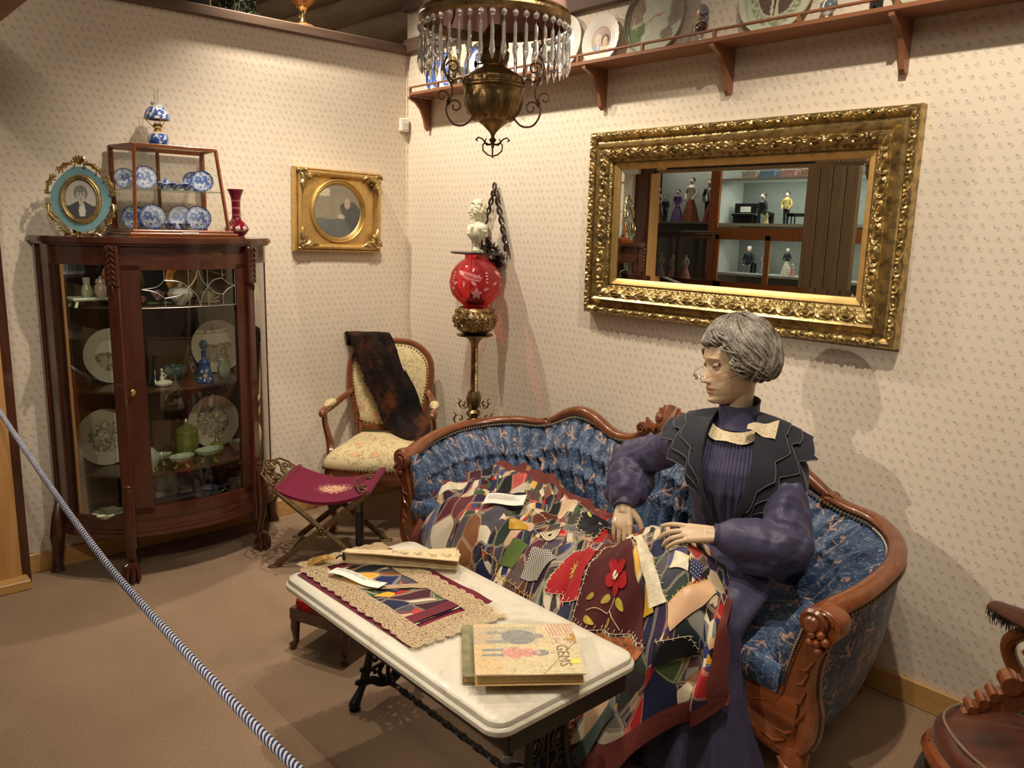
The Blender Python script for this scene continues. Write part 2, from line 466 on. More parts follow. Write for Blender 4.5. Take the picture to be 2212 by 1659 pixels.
def landscape(seed, sky=(.62, .58, .47), green=(.12, .17, .08), brown=(.3, .22, .13), pale=(.55, .5, .38)):
    def f(u, v, r=0, R=1):
        x, y = u/R, v/R; n = fbm(x*5, y*5, seed); h = .15+.25*(fbm(x*2.2, 0, seed+4)-.5)
        if y > h: return lerp(sky, (.7, .66, .56), n)
        if y > h-.12-.1*n: return lerp(green, brown, n)
        c = lerp(pale, brown, fbm(x*9, y*14, seed+2)*1.3-.2)
        return lerp(c, green, 1 if fbm(x*7, y*7, seed+7) > .58 else 0)
    return f
def branches(seed, pale=(.50, .46, .33), dark=(.10, .09, .06)):
    def f(u, v, r=0, R=1):
        x, y = u/R, v/R; n = abs(fbm(x*3.2, y*3.2, seed)-.5)
        if n < .028 or abs(fbm(x*5+7, y*5, seed+1)-.5) < .018: return dark
        return lerp(pale, (.62, .60, .5), 1) if fbm(x*6, y*6, seed+5) > .6 else lerp(pale, (.28, .27, .18), vn(x*4, y*4, seed)*.8)
    return f
def plate(name, label, loc, r, rim, paint=None, pr=.62, face=0., tilt=.2, depth=.12, group=None, cat='plate', mat=None, scallop=None, n=64, rimfn=None):
    """dished plate standing on edge; faces +x of its own frame after turning by face"""
    mb = MB(); rs = [0]+[r*k/30 for k in range(1, 31)]
    def zz(q): t = q/r; return depth*r*(max(0, t-pr)/(1-pr))**.8 if t > pr else 0
    prof = [(max(q, 1e-4), zz(q)) for q in rs]+[(r*.985, zz(r)-.006)]+[(max(q, 1e-4), zz(q)-.006) for q in rs[::-2]]
    def fn(a, i, z): return 1+(scallop*abs(sin(a*12)) if scallop and i > 24 and i < 36 else 0)
    mb.lathe(prof, n, None, fn)
    def col(v):
        q = hypot(v[0], v[1])
        if v[2] < zz(q)-.003: return rim
        # paint u = to the viewer's right, v = up, once stood up
        if paint and q < r*pr*1.0: return paint(v[1], -v[0], q, r*pr)
        return rimfn(v[1], -v[0], q, r) if rimfn else rim
    mb.col = col
    o = mb.obj(name, mat or M['ware'])
    Mx = T(*loc) @ RZ(face) @ T(0, 0, 0) @ RY(-tilt) @ T(0, 0, r) @ RY(pi/2)
    o.matrix_world = Mx
    if label: tag(o, label, cat, group)
    return o
def vessel(name, label, cat, prof, mat, loc, n=28, fn=None, group=None, col=None, rz=0, rot=None, sc=1, sharp=50):
    """hollow or solid lathed vessel as one top-level mesh"""
    mb = MB().lathe([(max(a*sc, 1e-4), b*sc) for a, b in prof], n, None, fn)
    mb.col = col
    o = mb.obj(name, mat, None, loc, rot or (0, 0, rz), sharp)
    if label: tag(o, label, cat, group)
    return o
def hollow(prof, t=.003):
    return prof+[(max(r-t, 1e-4), z+(t if i == len(prof)-1 else 0)) for i, (r, z) in list(enumerate(prof))[::-1]][:-1]+[(1e-4, prof[0][1]+t)]

# ---------- curio cabinet ----------
CY = -1.447
def plan(off=0, n=6):
    base = [(.03, -.50), (.16, -.475), (.275, -.40), (.36, -.29), (.405, -.15), (.42, 0), (.405, .15), (.36, .29), (.275, .40), (.16, .475), (.03, .50)]
    P = spline(base, n); out = []
    for i, p in enumerate(P):
        a = P[max(0, i-1)]; b = P[min(len(P)-1, i+1)]
        t = Vector((b[0]-a[0], b[1]-a[1])).normalized(); out.append((p[0]+t.y*off, p[1]-t.x*off))
    return out   # 10*n+1 points
def band(mb, i0, i1, z0, z1, off, th, n=6):
    a = plan(off, n)[i0:i1+1]; b = plan(off-th, n)[i0:i1+1]
    mb.loft([[(*p, z0), (*p, z1), (*q, z1), (*q, z0)] for p, q in zip(a, b)], True)
    return mb
def slab(mb, off, z0, z1):
    P = plan(off); P = [(-.0, P[0][1])]+P+[(-.0, P[-1][1])]
    mb.prism(P, z1-z0, T(0, 0, z0)); return mb
M['cabglass'] = glass('cabinet_glass', (.96, .97, .94), .015)
M['shelfwood'] = wood('cabinet_shelf', (.06, .03, .013), (.14, .075, .032), 'Y', 5, .3, .4)
M['cabback'] = wood('cabinet_back', (.075, .04, .015), (.16, .085, .032), 'Z', 3, .6, 0)
M['lead'] = plain('lead_came', (.42, .40, .36), .35, .8)
M['brass'] = plain('aged_brass', (.42, .29, .11), .32, 1, .3, 12)
M['brasslit'] = plain('bright_brass', (.75, .55, .22), .2, 1, .15, 12)
cab = thing('curio_cabinet', 'tall dark mahogany curio cabinet with a bowed glass door and claw feet', 'cabinet', (0, CY, 0))
mb = MB(); slab(mb, .032, 1.497, 1.512); slab(mb, .022, 1.486, 1.497); slab(mb, .026, 1.512, 1.52); mb.obj('top', M['mahogh'], cab)
mb = MB(); band(mb, 0, 60, 1.405, 1.486, .004, .03); mb.obj('frieze', M['mahogh'], cab)
mb = MB(); slab(mb, 0, .235, .275); band(mb, 0, 60, .215, .30, .002, .03); 
for z, o_, h in ((.205, .02, .016), (.222, .012, .014)): band(mb, 0, 60, z, z+h, o_, .04)
mb.obj('base', M['mahogh'], cab)
MB().box((.012, 0, .86), (.012, .98, 1.26)).obj('back_panel', M['cabback'], cab)
for z in (1.228, .858, .478):
    mb = MB(); P = plan(-.03); P = [(.02, P[0][1])]+P+[(.02, P[-1][1])]; mb.prism(P, .010, T(0, 0, z-.010)); mb.obj('shelf', M['shelfwood'], cab)
def carved_post(x, y, ang):
    mb = MB(); Mx = T(x, y, 0) @ RZ(ang)
    mb.box((0, 0, .82), (.042, .05, 1.34), Mx, .006); mb.box((.012, 0, 1.40), (.04, .056, .17), Mx, .006)
    o = mb.obj('post', M['mahog'], cab)
    mc = MB()
    for k in range(7):
        z = 1.475-k*.024
        for s in (-1, 1): mc.ball((0, 0, 0), (.007, .006, .017), 8, 6, Mx @ T(.035-k*.001, s*.008, z) @ RX(s*.6))
    mc.ball((0, 0, 0), (.008, .006, .02), 8, 6, Mx @ T(.03, 0, 1.30))
    for k in range(4): mc.ball((0, 0, 0), (.008, .02-.002*k, .008), 8, 6, Mx @ T(.024, 0, .44-k*.016))
    mc.obj('carving', M['mahog'], o)
    # lower leg: scroll knee and claw-and-ball foot
    ml = MB(); ml.tube([(.01, 0, .46), (.028, 0, .40), (.034, 0, .30), (.036, 0, .2), (.018, 0, .12), (.006, 0, .075)], [.012, .018, .019, .020, .017, .017], 8, M=Mx, flat=(1.15, .8))
    ml.ball((.022, 0, .034), (.034, .034, .034), 14, 10, Mx)
    for k in range(4):
        a = -.95+k*.63
        ml.tube([(.01, .004*(k-1.5), .085), (.022+.024*cos(a), .03*sin(a), .075), (.022+.037*cos(a), .039*sin(a), .045), (.022+.04*cos(a), .04*sin(a), .016), (.022+.034*cos(a), .034*sin(a), .004)], [.010, .011, .012, .009, .004], 7, M=Mx)
    ml.obj('claw_foot', M['mahog'], cab)
carved_post(.362, -.292, -.55); carved_post(.362, .292, .55)
for s in (-1, 1):
    MB().box((.03, s*.497, .84), (.05, .03, 1.3), b=.004).obj('back_post', M['mahog'], cab)
    ms_ = MB(); band(ms_, *((0, 5) if s < 0 else (55, 60)), .28, 1.41, .003, .022); ms_.obj('side_stile', M['mahog'], cab)
    mb = MB(); mb.tube([(.05, s*.50, .33), (.075, s*.515, .26), (.085, s*.525, .18), (.05, s*.52, .1), (.045, s*.525, .04), (.055, s*.53, 0)], [.018, .028, .032, .025, .022, .030], 10, flat=(1, .8))
    mb.obj('back_leg', M['mahog'], cab)
    i0, i1 = (0, 17) if s < 0 else (43, 60)
    mb = MB(); band(mb, i0+1, i1-1, .28, 1.41, -.006, .003); mb.obj('side_glass', M['cabglass'], cab)
door = MB(); band(door, 19, 22, .235+.07, 1.405, .006, .024); band(door, 39, 41, .305, 1.405, .006, .024)
band(door, 19, 41, .28, .335, .006, .024); band(door, 19, 41, 1.385, 1.408, .006, .024)
door = door.obj('door', M['mahog'], cab)
mb = MB(); band(mb, 22, 39, .33, 1.39, -.004, .003); mb.obj('door_glass', M['cabglass'], door)
dp = plan(.002, 6)[22:40]
def dpt(s, zz):
    k = s*(len(dp)-1); i = min(len(dp)-2, int(k)); f = k-i
    return (dp[i][0]*(1-f)+dp[i+1][0]*f, dp[i][1]*(1-f)+dp[i+1][1]*f, 1.222+zz*.165)
mb = MB()
for cv in ([(.01, .49), (.15, .55), (.225, .72)], [(.225, .72), (.36, .68), (.46, .52), (.54, .3), (.57, .0)], [(.01, .49), (.13, .42), (.225, .25)],
           [(.225, .25), (.36, .32), (.46, .52), (.53, .75), (.56, 1)], [(.56, 1), (.6, .7), (.66, .53), (.74, .36), (.83, .3)],
           [(.57, 0), (.6, .3), (.66, .53), (.73, .7), (.83, .75)], [(.83, .75), (.9, .6), (.99, .53)], [(.83, .3), (.9, .45), (.99, .53)],
           [(.225, .72), (.225, 1)], [(.225, 0), (.225, .25)], [(.46, 0), (.46, 1)], [(.66, 0), (.66, 1)], [(.83, .75), (.83, 1)], [(.83, 0), (.83, .3)], [(0, 0), (.25, 0), (.5, 0), (.75, 0), (1, 0)], [(.99, 0), (.99, 1)]):
    mb.tube([dpt(*p[:2]) for p in spline([(a, b, 0) for a, b in cv], 5)], .0022, 6)
mb.obj('leading', M['lead'], door)
mb = MB(); mb.ball((0, 0, 0), (.004, .012, .016), 8, 6, T(.392, -.255, .86)); mb.ball((.398, -.255, .858), .006, 8, 6); mb.obj('keyhole_plate', M['brasslit'], door)

# ---------- ware inside the cabinet ----------
z1, z2, z3, z4 = 1.228, .858, .478, .275
M['amberglass'] = plain('amber_lustre_glass', (.95, .52, .08), .22, .65, .25, 18, coat=.5)
for y, x, lb in ((-1.625, .10, 'amber glass plate behind the jars, left on the top cabinet shelf'), (-1.345, .10, 'amber glass plate behind the white bowl on the top cabinet shelf')):
    plate('amber_plate', lb, (x, y, z1), .095, (.55, .3, .04), None, .6, .1, .15, mat=M['amberglass'])
def pale_rim(u, v, q, r):
    t = q/r; b = (.50, .45, .34)
    return lerp((.60, .56, .44), b, abs(sin(t*26))*.35)
plate('dinner_plate', 'large pale plate with a dark landscape, middle shelf behind the left post', (.10, -1.69, z2), .125, (.55, .5, .38), landscape(3), .58, .05, .12, rimfn=pale_rim)
plate('dinner_plate', 'large pale plate with river scene behind the blue decanter', (.10, -1.205, z2), .13, (.58, .5, .40), landscape(9, green=(.18, .2, .12), pale=(.5, .4, .3)), .62, .05, .12, rimfn=pale_rim)
plate('dinner_plate', 'large pale plate with bird scene, third shelf behind the left post', (.10, -1.74, z3), .13, (.58, .54, .38), branches(5), .58, .05, .12, rimfn=pale_rim)
plate('dinner_plate', 'large pale plate with green branches behind the yellow glass jar', (.09, -1.235, z3), .13, (.56, .53, .38), branches(12, (.42, .42, .28)), .66, .05, .12, rimfn=pale_rim)
def darkpat(v):
    n = fbm(v[1]*30, v[2]*30, 4); return (.30, .27, .20) if n > .6 else lerp((.03, .035, .07), (.10, .09, .09), n)
mb = MB(); mb.grid(lambda u, v: (.07-.05*v+.008*sin(u*9), -.16+.32*u, .02+.16*v), 60, 40); mb.grid(lambda u, v: (.075-.05*v+.008*sin(u*9), .16-.32*u, .02+.16*v), 30, 20)
mb.box((.05, 0, .01), (.08, .30, .02)); mb.col = darkpat
tag(mb.obj('platter', M['ware'], None, (.09, -1.44, z4)), 'dark blue patterned platter leaning on the cabinet floor', 'platter')
# tray with two jars
tray = thing('footed_tray', 'pale green footed tray under the small jars', 'tray', (.26, -1.80, z1))
mb = MB().box((0, 0, .03), (.10, .17, .008), b=.003)
for s in (-1, 1): mb.box((0, s*.083, .035), (.11, .012, .012), b=.003); mb.box((s*.05, 0, .035), (.008, .17, .012), b=.003)
for a in (-1, 1):
    for b in (-1, 1): mb.tube([(a*.04, b*.07, .03), (a*.043, b*.074, .012), (a*.048, b*.08, 0)], [.008, .006, .007], 8)
M['celadon'] = plain('celadon_china', (.42, .47, .36), .2, var=.06, coat=.4)
mb.obj('tray', M['celadon'], tray)
def jarcol(c1, c2, s):
    return lambda v: lerp(c1, c2, fbm(v[0]*60+v[1]*40, v[2]*60, s)*2-.6)
vessel('jar', 'little white jar with a leaf spray on the green tray', 'jar', hollow([(.02, 0), (.024, .015), (.02, .04), (.013, .055), (.016, .08)]), M['ware'], (.26, -1.82, z1+.039), col=jarcol((.6, .57, .45), (.2, .28, .15), 3))
vessel('jar', 'little pink jar beside the white jar on the green tray', 'jar', [(.02, 0), (.028, .02), (.026, .045), (.018, .055), (.022, .06), (.018, .075), (.006, .08), (.006, .086), (0, .09)], M['ware'], (.26, -1.765, z1+.039), col=jarcol((.65, .38, .33), (.62, .58, .48), 5))
# china rose
M['rosepink'] = plain('pink_bisque', (.66, .30, .36), .35, var=.3, scale=60)
M['leafgreen'] = plain('china_leaf', (.12, .2, .06), .3)
ros = thing('china_rose', 'pink china roses with green leaves on the top cabinet shelf', 'ornament', (.30, -1.575, z1))
mb = MB()
for cx, cy, cz, R, kk in ((0, .03, .045, .034, 9), (.0, -.035, .028, .022, 7)):
    for k in range(kk):
        a = k*2.4; rr = R*(.25+.75*k/kk)
        mb.grid(lambda u, v: (cx+rr*(.35+.75*v)*cos(a+(u-.5)*1.7), cy+rr*(.35+.75*v)*sin(a+(u-.5)*1.7), cz-R*.6+R*1.1*v-.3*R*(k/kk)*v+R*.12*sin(u*9+k)), 8, 5)
    mb.ball((cx, cy, cz-R*.2), (R*.4, R*.4, R*.7), 8, 6)
mb.obj('petals', M['rosepink'], ros)
mb = MB()
for x, y, a in ((.02, .07, .3), (0, -.07, 2.8), (.03, -.0, 1.3), (.03, .05, .9), (-.03, 0, 4)): mb.ball((0, 0, 0), (.026, .010, .006), 8, 6, T(x, y, .008) @ RZ(a))
mb.obj('leaves', M['leafgreen'], ros)
bw = thing('covered_bowl', 'white ribbed china bowl with lid on the top cabinet shelf', 'bowl', (.34, -1.46, z1))
MB().lathe([(.02, 0), (.024, .006), (.03, .012), (.052, .035), (.056, .05), (.05, .058), (.001, .058)], 32, None, lambda a, i, z: 1+.04*cos(a*8)).obj('bowl', M['white_china'], bw)
mb = MB().lathe([(.05, .058), (.046, .068), (.03, .078), (.01, .08), (.001, .081)], 32, None, lambda a, i, z: 1+.03*cos(a*8)); mb.tube([(-.012, 0, .078), (-.01, 0, .092), (.01, 0, .092), (.012, 0, .078)], .004, 6); mb.obj('lid', M['white_china'], bw)
M['goldcup'] = glass('gilt_glass', (.9, .8, .5), .15, .05, 1.5, (.5, .38, .15), .45)
def cup(name, label, loc, r=.04, h=.05, mat=None, saucer=0, col=None, group=None, rz=0, cat='cup'):
    t = thing(name, label, cat, loc, rz, group)
    z = .006 if saucer else 0
    mb = MB().lathe([(max(a, 1e-4), b) for a, b in hollow([(r*.5, z), (r*.55, z+.004), (r*.8, z+h*.35), (r*.95, z+h*.7), (r*1.05, z+h)], .002)], 28); mb.col = col; mb.obj('bowl', mat, t)
    mh = MB().tube([(0, r*.92, z+h*.8), (0, r*1.45, z+h*.85), (0, r*1.5, z+h*.5), (0, r*.85, z+h*.3)], .0035, 6); mh.col = col; mh.obj('handle', mat, t)
    if saucer:
        mb = MB().lathe([(.001, 0), (saucer*.4, 0), (saucer, .012), (saucer, .015), (saucer*.4, .004), (.001, .004)], 32); mb.col = col; mb.obj('saucer', mat, t)
    return t
cup('tea_cup', 'gilded glass cup and saucer behind the leaded glass', (.36, -1.345, z1), .034, .048, M['goldcup'], .055)
# bell lady: half-hidden bell-shaped figurine at the right side glass
bl = thing('figurine', 'lady figurine in a cream bell skirt by the right side glass', 'figurine', (.24, -1.08, z1))
MB().lathe([(.04, 0), (.038, .012), (.03, .05), (.018, .085), (.012, .1), (.001, .1)], 24, None, lambda a, i, z: 1+.03*cos(a*10)).obj('skirt', plain('cream_china', (.68, .60, .38), .3, var=.05), bl)
mb = MB().lathe([(.012, .1), (.014, .115), (.011, .128), (.004, .133), (.004, .138)], 12); mb.ball((0, 0, .148), (.010, .010, .012)); mb.tube([(.0, .012, .125), (.014, .018, .11), (.02, .0, .105), (.014, -.018, .11), (0, -.012, .125)], .004, 6); mb.obj('body', M['white_china'], bl)
# middle shelf
dc = thing('decanter', 'cobalt blue decanter with painted daisies and round stopper', 'decanter', (.31, -1.357, z2))
mb = MB().lathe([(.001, 0), (.038, 0), (.041, .006), (.034, .03), (.028, .07), (.027, .085), (.029, .09), (.02, .098), (.011, .11), (.010, .135), (.014, .145), (.001, .145)], 32)
def dcol(v):
    a = atan2(v[1], v[0]); 
    for k, (aa, zz, rr, c) in enumerate(((-.5, .055, .008, (.7, .68, .6)), (.25, .058, .007, (.7, .68, .6)), (0, .035, .010, (.75, .45, .15)), (-.6, .025, .006, (.7, .65, .5)), (.6, .02, .006, (.7, .65, .5)))):
        d = hypot((a-aa+.3)*.03, v[2]-zz)
        if d < rr*(.75+.25*cos(5*atan2(v[2]-zz, (a-aa+.3)*.03))): return c
    return (.5, .45, .25) if abs(fbm(a*3, v[2]*60, 8)-.5) < .02 and v[2] < .07 else (.045, .09, .26)
mb2 = MB(); mb2.loft([[((r*cos(2*pi*k/90)), r*sin(2*pi*k/90), z) for k in range(90)] for r, z in spline([(.038, 0), (.041, .006), (.034, .03), (.028, .07), (.027, .085)], 12)]); mb2.v += []; mb2.lathe([(.027, .085), (.029, .09), (.02, .098), (.011, .11), (.010, .135), (.014, .145), (.001, .145)], 32)
mb2.col = dcol; mb2.obj('bottle', M['ware'], dc)
mb = MB().lathe([(.007, .145), (.006, .152), (.004, .156)], 10); mb.ball((0, 0, .176), (.006, .02, .022), 16, 12); mb.obj('stopper', glass('teal_glass', (.35, .5, .5), .2, .03, 1.5, (.05, .12, .13), .5), dc)
sl = thing('figurine', 'black vase with a white lady figure and dish, middle cabinet shelf', 'figurine', (.285, -1.554, z2))
MB().lathe([(.001, 0), (.03, 0), (.034, .01), (.026, .04), (.012, .06), (.008, .12), (.009, .135), (.001, .135)], 24, T(-.02, -.01, 0)).obj('vase', plain('black_glaze', (.012, .012, .02), .15, coat=.5), sl)
mb = MB().ball((.02, .012, .014), (.022, .04, .016), 16, 8); mb.lathe([(.012, 0), (.010, .02), (.004, .035), (.006, .045), (.001, .05)], 12, T(.022, .005, .02)); mb.ball((.022, .005, .076), .007, 8, 6); mb.tube([(.022, .01, .06), (.03, .022, .048), (.03, .012, .04)], .003, 6)
mb.obj('lady', M['white_china'], sl)
M['teal'] = glass('teal_opaline', (.4, .55, .5), .1, .06, 1.5, (.12, .22, .19), .7)
vessel('ruffled_bowl', 'teal ruffled glass bowl with a painted flower on the middle shelf', 'bowl', [(.02, 0), (.03, .004), (.05, .03), (.055, .055), (.052, .06), (.046, .03), (.001, .008)], M['teal'], (.15, -1.435, z2+.0), 48, lambda a, i, z: 1+(.09*sin(a*9) if i in (3, 4) else 0))
vessel('rose_bowl', 'pale green vase beside the blue decanter, partly behind the right stile', 'vase', hollow([(.018, 0), (.028, .02), (.03, .045), (.02, .065), (.026, .085)]), M['ware'], (.24, -1.235, z2), 32, lambda a, i, z: 1+.06*cos(a*6), col=jarcol((.5, .58, .36), (.66, .66, .5), 7))
# third shelf: yellow-green opalescent glass
M['vas'] = glass('yellow_green_glass', (.88, .95, .5), .10, .04, 1.5, (.50, .56, .14), .42)
M['opal'] = glass('opal_edge_glass', (.9, .95, .8), .12, .06, 1.5, (.62, .70, .55), .6)
def ftbowl(label, loc, r, h, rz, grp='yellow green opalescent glass dishes'):
    t = thing('footed_dish', label, 'dish', loc, rz)
    z0 = h*.35
    pr = [(r*.3, z0), (r*.6, z0+h*.12), (r*.85, z0+h*.38)]
    MB().lathe([(max(a, 1e-4), b) for a, b in [(0, z0)]+pr+[(r*.82, z0+h*.38), (r*.55, z0+h*.16), (0, z0+.004)]], 48, T(0, 0, 0) @ SC(1, 1.35, 1), lambda a, i, z: 1+.03*cos(a*12)).obj('bowl', M['vas'], t)
    MB().lathe([(r*.84, z0+h*.36), (r*1.0, z0+h*.62), (r*1.02, z0+h*.64), (r*.82, z0+h*.4)], 60, SC(1, 1.35, 1), lambda a, i, z: 1+(.07*sin(a*11) if i in (1, 2) else 0)).obj('ruffled_rim', M['opal'], t)
    for k in range(3):
        a = k*2*pi/3+.4
        MB().tube([(r*.35*cos(a), r*.45*sin(a), z0+.006), (r*.55*cos(a), r*.7*sin(a), z0*.6), (r*.62*cos(a), r*.8*sin(a), 0.004)], [.007, .006, .009], 8).obj('foot', M['vas'], t)
    return t
ftbowl('ruffled yellow green footed dish, left of three on the third shelf', (.26, -1.565, z3), .04, .055, 0)
ftbowl('ruffled yellow green footed dish, middle and nearest the door glass', (.36, -1.50, z3), .044, .06, .3)
ftbowl('ruffled yellow green footed dish, right of three below the branch plate', (.34, -1.365, z3), .048, .065, .2)
tv = thing('tulip_vase', 'tulip-shaped pale blue and yellow glass vase by the left stile', 'vase', (.33, -1.625, z3))
MB().lathe([(.001, .02), (.02, .02), (.03, .05), (.028, .085), (.012, .11), (.010, .105), (.02, .07), (.001, .03)], 48, None, lambda a, i, z: 1+.08*cos(a*5)).obj('bowl', M['opal'], tv)
for k in range(3): MB().tube([(.01*cos(k*2.1), .01*sin(k*2.1), .025), (.024*cos(k*2.1), .024*sin(k*2.1), .012), (.032*cos(k*2.1), .032*sin(k*2.1), .003)], [.006, .006, .008], 8).obj('foot', M['vas'], tv)
jr = thing('biscuit_jar', 'tall yellow green glass jar with a knobbed lid, third shelf', 'jar', (.16, -1.40, z3))
MB().lathe([(.001, 0), (.035, 0), (.05, .02), (.052, .06), (.05, .11), (.052, .118), (.001, .118)], 40, None, lambda a, i, z: 1+.03*cos(a*10)).obj('body', M['vas'], jr)
MB().lathe([(.053, .118), (.045, .135), (.02, .15), (.008, .156), (.012, .17), (.008, .18), (.001, .182)], 40).obj('lid', M['vas'], jr)
MB().lathe([(.036, 0), (.052, .03)], 40, T(0, 0, .06), cap=(0, 0)).obj('opal_band', M['opal'], jr)
cr = vessel('cruet', 'slender clear yellow glass cruet behind the right footed dish', 'cruet', [(.02, 0), (.034, .02), (.03, .045), (.01, .06), (.008, .095), (.014, .11), (.008, .108), (.001, .1)], M['vas'], (.20, -1.27, z3), 32, lambda a, i, z: 1+.04*cos(a*8))
vessel('ruffled_bowl', 'small ruffled yellow glass dish at the right stile', 'dish', [(.015, 0), (.02, .01), (.035, .035), (.04, .05), (.036, .05), (.001, .01)], M['opal'], (.22, -1.175, z3), 48, lambda a, i, z: 1+(.15*sin(a*6) if i in (2, 3, 4) else 0))
# cabinet floor
bp_ = blue_pat(21)
def cupc(v): 
    q = hypot(v[0], v[1]); return (.70, .72, .74) if fbm(atan2(v[1], v[0])*4, v[2]*60+q*40, 3) > .5 else (.04, .08, .35)
for i, (x, y, lb) in enumerate(((.375, -1.605, 'small blue and white cup, leftmost of three on the cabinet floor'), (.385, -1.476, 'small blue and white cup, middle of three on the cabinet floor'), (.383, -1.345, 'small blue and white cup, rightmost of three on the cabinet floor'))):
    cup('small_cup', lb, (x, y, z4), .026, .026, M['ware'], 0, cupc, 'small blue cups in a row')
cup('soup_cup', 'wide white and blue two-tone cup behind the small cups', (.27, -1.34, z4), .045, .05, M['ware'], .065, lambda v: (.06, .09, .25) if fbm(atan2(v[1], v[0])*5, v[2]*50, 2) > .55 or v[2] > .05 else (.30, .29, .26))
cup('mug', 'tall cream cup with brown scene at the right of the cabinet floor', (.27, -1.215, z4), .035, .07, M['ware'], 0, jarcol((.38, .34, .26), (.10, .07, .07), 2), rz=pi)
cv = vessel('conch_dish', 'green ruffled dish at the lower left of the cabinet', 'dish', [(.03, 0), (.05, .012), (.062, .03), (.055, .036), (.001, .014)], M['ware'], (.26, -1.80, z4), 60, lambda a, i, z: 1+(.1*sin(a*7+i) if i in (2, 3) else 0), col=jarcol((.38, .46, .26), (.66, .66, .48), 11))

# ---------- gold frames ----------
def goldmat(name, c=(.56, .385, .14), rough=.38, dark=.4):
    m = Mat(name, c, rough, .85)
    f = m.noise(30, 4, .6)
    m.color(m.ramp(f, [(.3, tuple(x*dark for x in c)), (.55, c), (.8, tuple(min(1, x*1.15) for x in c))]))
    m.bump(m.noise(260, 2), .12, .001); return m.m
M['gold'] = goldmat('gilt_gesso'); M['goldlight'] = goldmat('gilt_liner', (.68, .46, .17), .42, .8)
M['goldorn'] = goldmat('gilt_ornament', (.52, .37, .15), .33, .3)
def scroll_h(s, t, per, seed=0):
    """relief of running scrolls; s along (m), t 0..1 across"""
    a = (s/per) % 1*2-1; i = int(s/per); b = (t*2-1)*(1 if i % 2 else -1)
    r = hypot(a*1.05, b); th = atan2(b, a)
    return max(0, .5+.5*cos(9*r-th*1.0))*(1-min(1, r)*.5)
def rect_frame(w, h, prof, orn, mb=None, step=.01):
    """prof: list of (inward distance, height out of the wall); orn: dict index-> (amp, period) relief"""
    mb = mb or MB(); W, H = w/2, h/2
    for side in range(4):
        L = w if side % 2 == 0 else h
        ns = max(2, int(L/step)); rings = []
        for k in range(ns+1):
            row = []
            for pi_, (d, z) in enumerate(prof):
                half = (L/2-d); s = -half+2*half*k/ns
                o = orn.get(pi_)
                if o and .02 < k/ns < .98: z = z+o[0]*(scroll_h(s+5*L, o[2], o[1])-.3)
                x, y = s, -(H if side % 2 == 0 else W)+d
                a = side*pi/2
                row.append((x*cos(a)-y*sin(a), x*sin(a)+y*cos(a), z))
            rings.append(row)
        mb.loft(rings, False)
    return mb
WALLX = lambda x, z, y=0: T(x, y, z) @ RX(pi/2)      # local xy on the right wall (x along wall, y up, z towards the room)
WALLY = lambda y, z, x=0: T(x, y, z) @ RZ(pi/2) @ RX(pi/2)
mir = thing('wall_mirror', 'wide mirror in an ornate gilt frame hanging above the blue sofa', 'mirror', (2.1825, 0, 1.23))
prof = [(0, 0), (0, .030)]; orn = {}
def addband(d0, d1, n, f, amp=0, per=.05):
    for k in range(n+1):
        t = k/n
        if amp: orn[len(prof)] = (amp*(sin(pi*t)**.5 if 0 < t < 1 else 0), per, t)
        prof.append((d0+(d1-d0)*t, f(t)))
addband(.002, .034, 10, lambda t: .040+.012*sin(pi*t), .012, .055)
addband(.036, .066, 6, lambda t: .034-.004*t+.030*t*t)
addband(.068, .076, 3, lambda t: .066-.006*t)
addband(.078, .116, 12, lambda t: .058+.006*sin(pi*t)-.014*t, .016, .075)
addband(.118, .130, 5, lambda t: .036-.006*t, .007, .03)
addband(.132, .136, 2, lambda t: .020)
fm = rect_frame(1.415, .79, prof, orn, None, .0045)
o = fm.obj('frame', M['goldorn'], mir); o.matrix_local = WALLX(0, .395, -.004)
fm = rect_frame(1.415-.27, .79-.27, [(0, .02), (.002, .026), (.02, .019), (.026, .014), (.026, .008)], {}, None, .2)
o = fm.obj('liner', M['goldlight'], mir); o.matrix_local = WALLX(0, .395, -.004)
mm = Mat('mirror_silver', (.80, .83, .78), .0, 1); M['mirror'] = mm.m
gw, gh = 1.415-.27-.052, .79-.27-.052
mb = MB(); W, H, B = gw/2, gh/2, .022
mb.add([(-W, -H, .010), (W, -H, .010), (W, H, .010), (-W, H, .010), (-W+B, -H+B, .0118), (W-B, -H+B, .0118), (W-B, H-B, .0118), (-W+B, H-B, .0118)],
       [(0, 1, 5, 4), (1, 2, 6, 5), (2, 3, 7, 6), (3, 0, 4, 7), (4, 5, 6, 7)])
o = mb.obj('mirror_glass', M['mirror'], mir, smooth=False); o.matrix_local = WALLX(0, .395, -.004)
# square gilt picture with round opening, hanging crooked on the left wall
pic = thing('framed_picture', 'square gilt frame with a round dark painting on the left wall', 'picture', (0, -.478, 1.45))
prof = [(0, 0), (0, .03)]; orn = {}
addband(.002, .012, 3, lambda t: .035+.008*sin(pi*t)); addband(.014, .045, 8, lambda t: .05-.02*t+.014*sin(pi*t)); addband(.047, .052, 2, lambda t: .026-.004*t)
w_, h_ = .53, .435
ROT = WALLY(0, .215, .012) @ RZ(-.02)
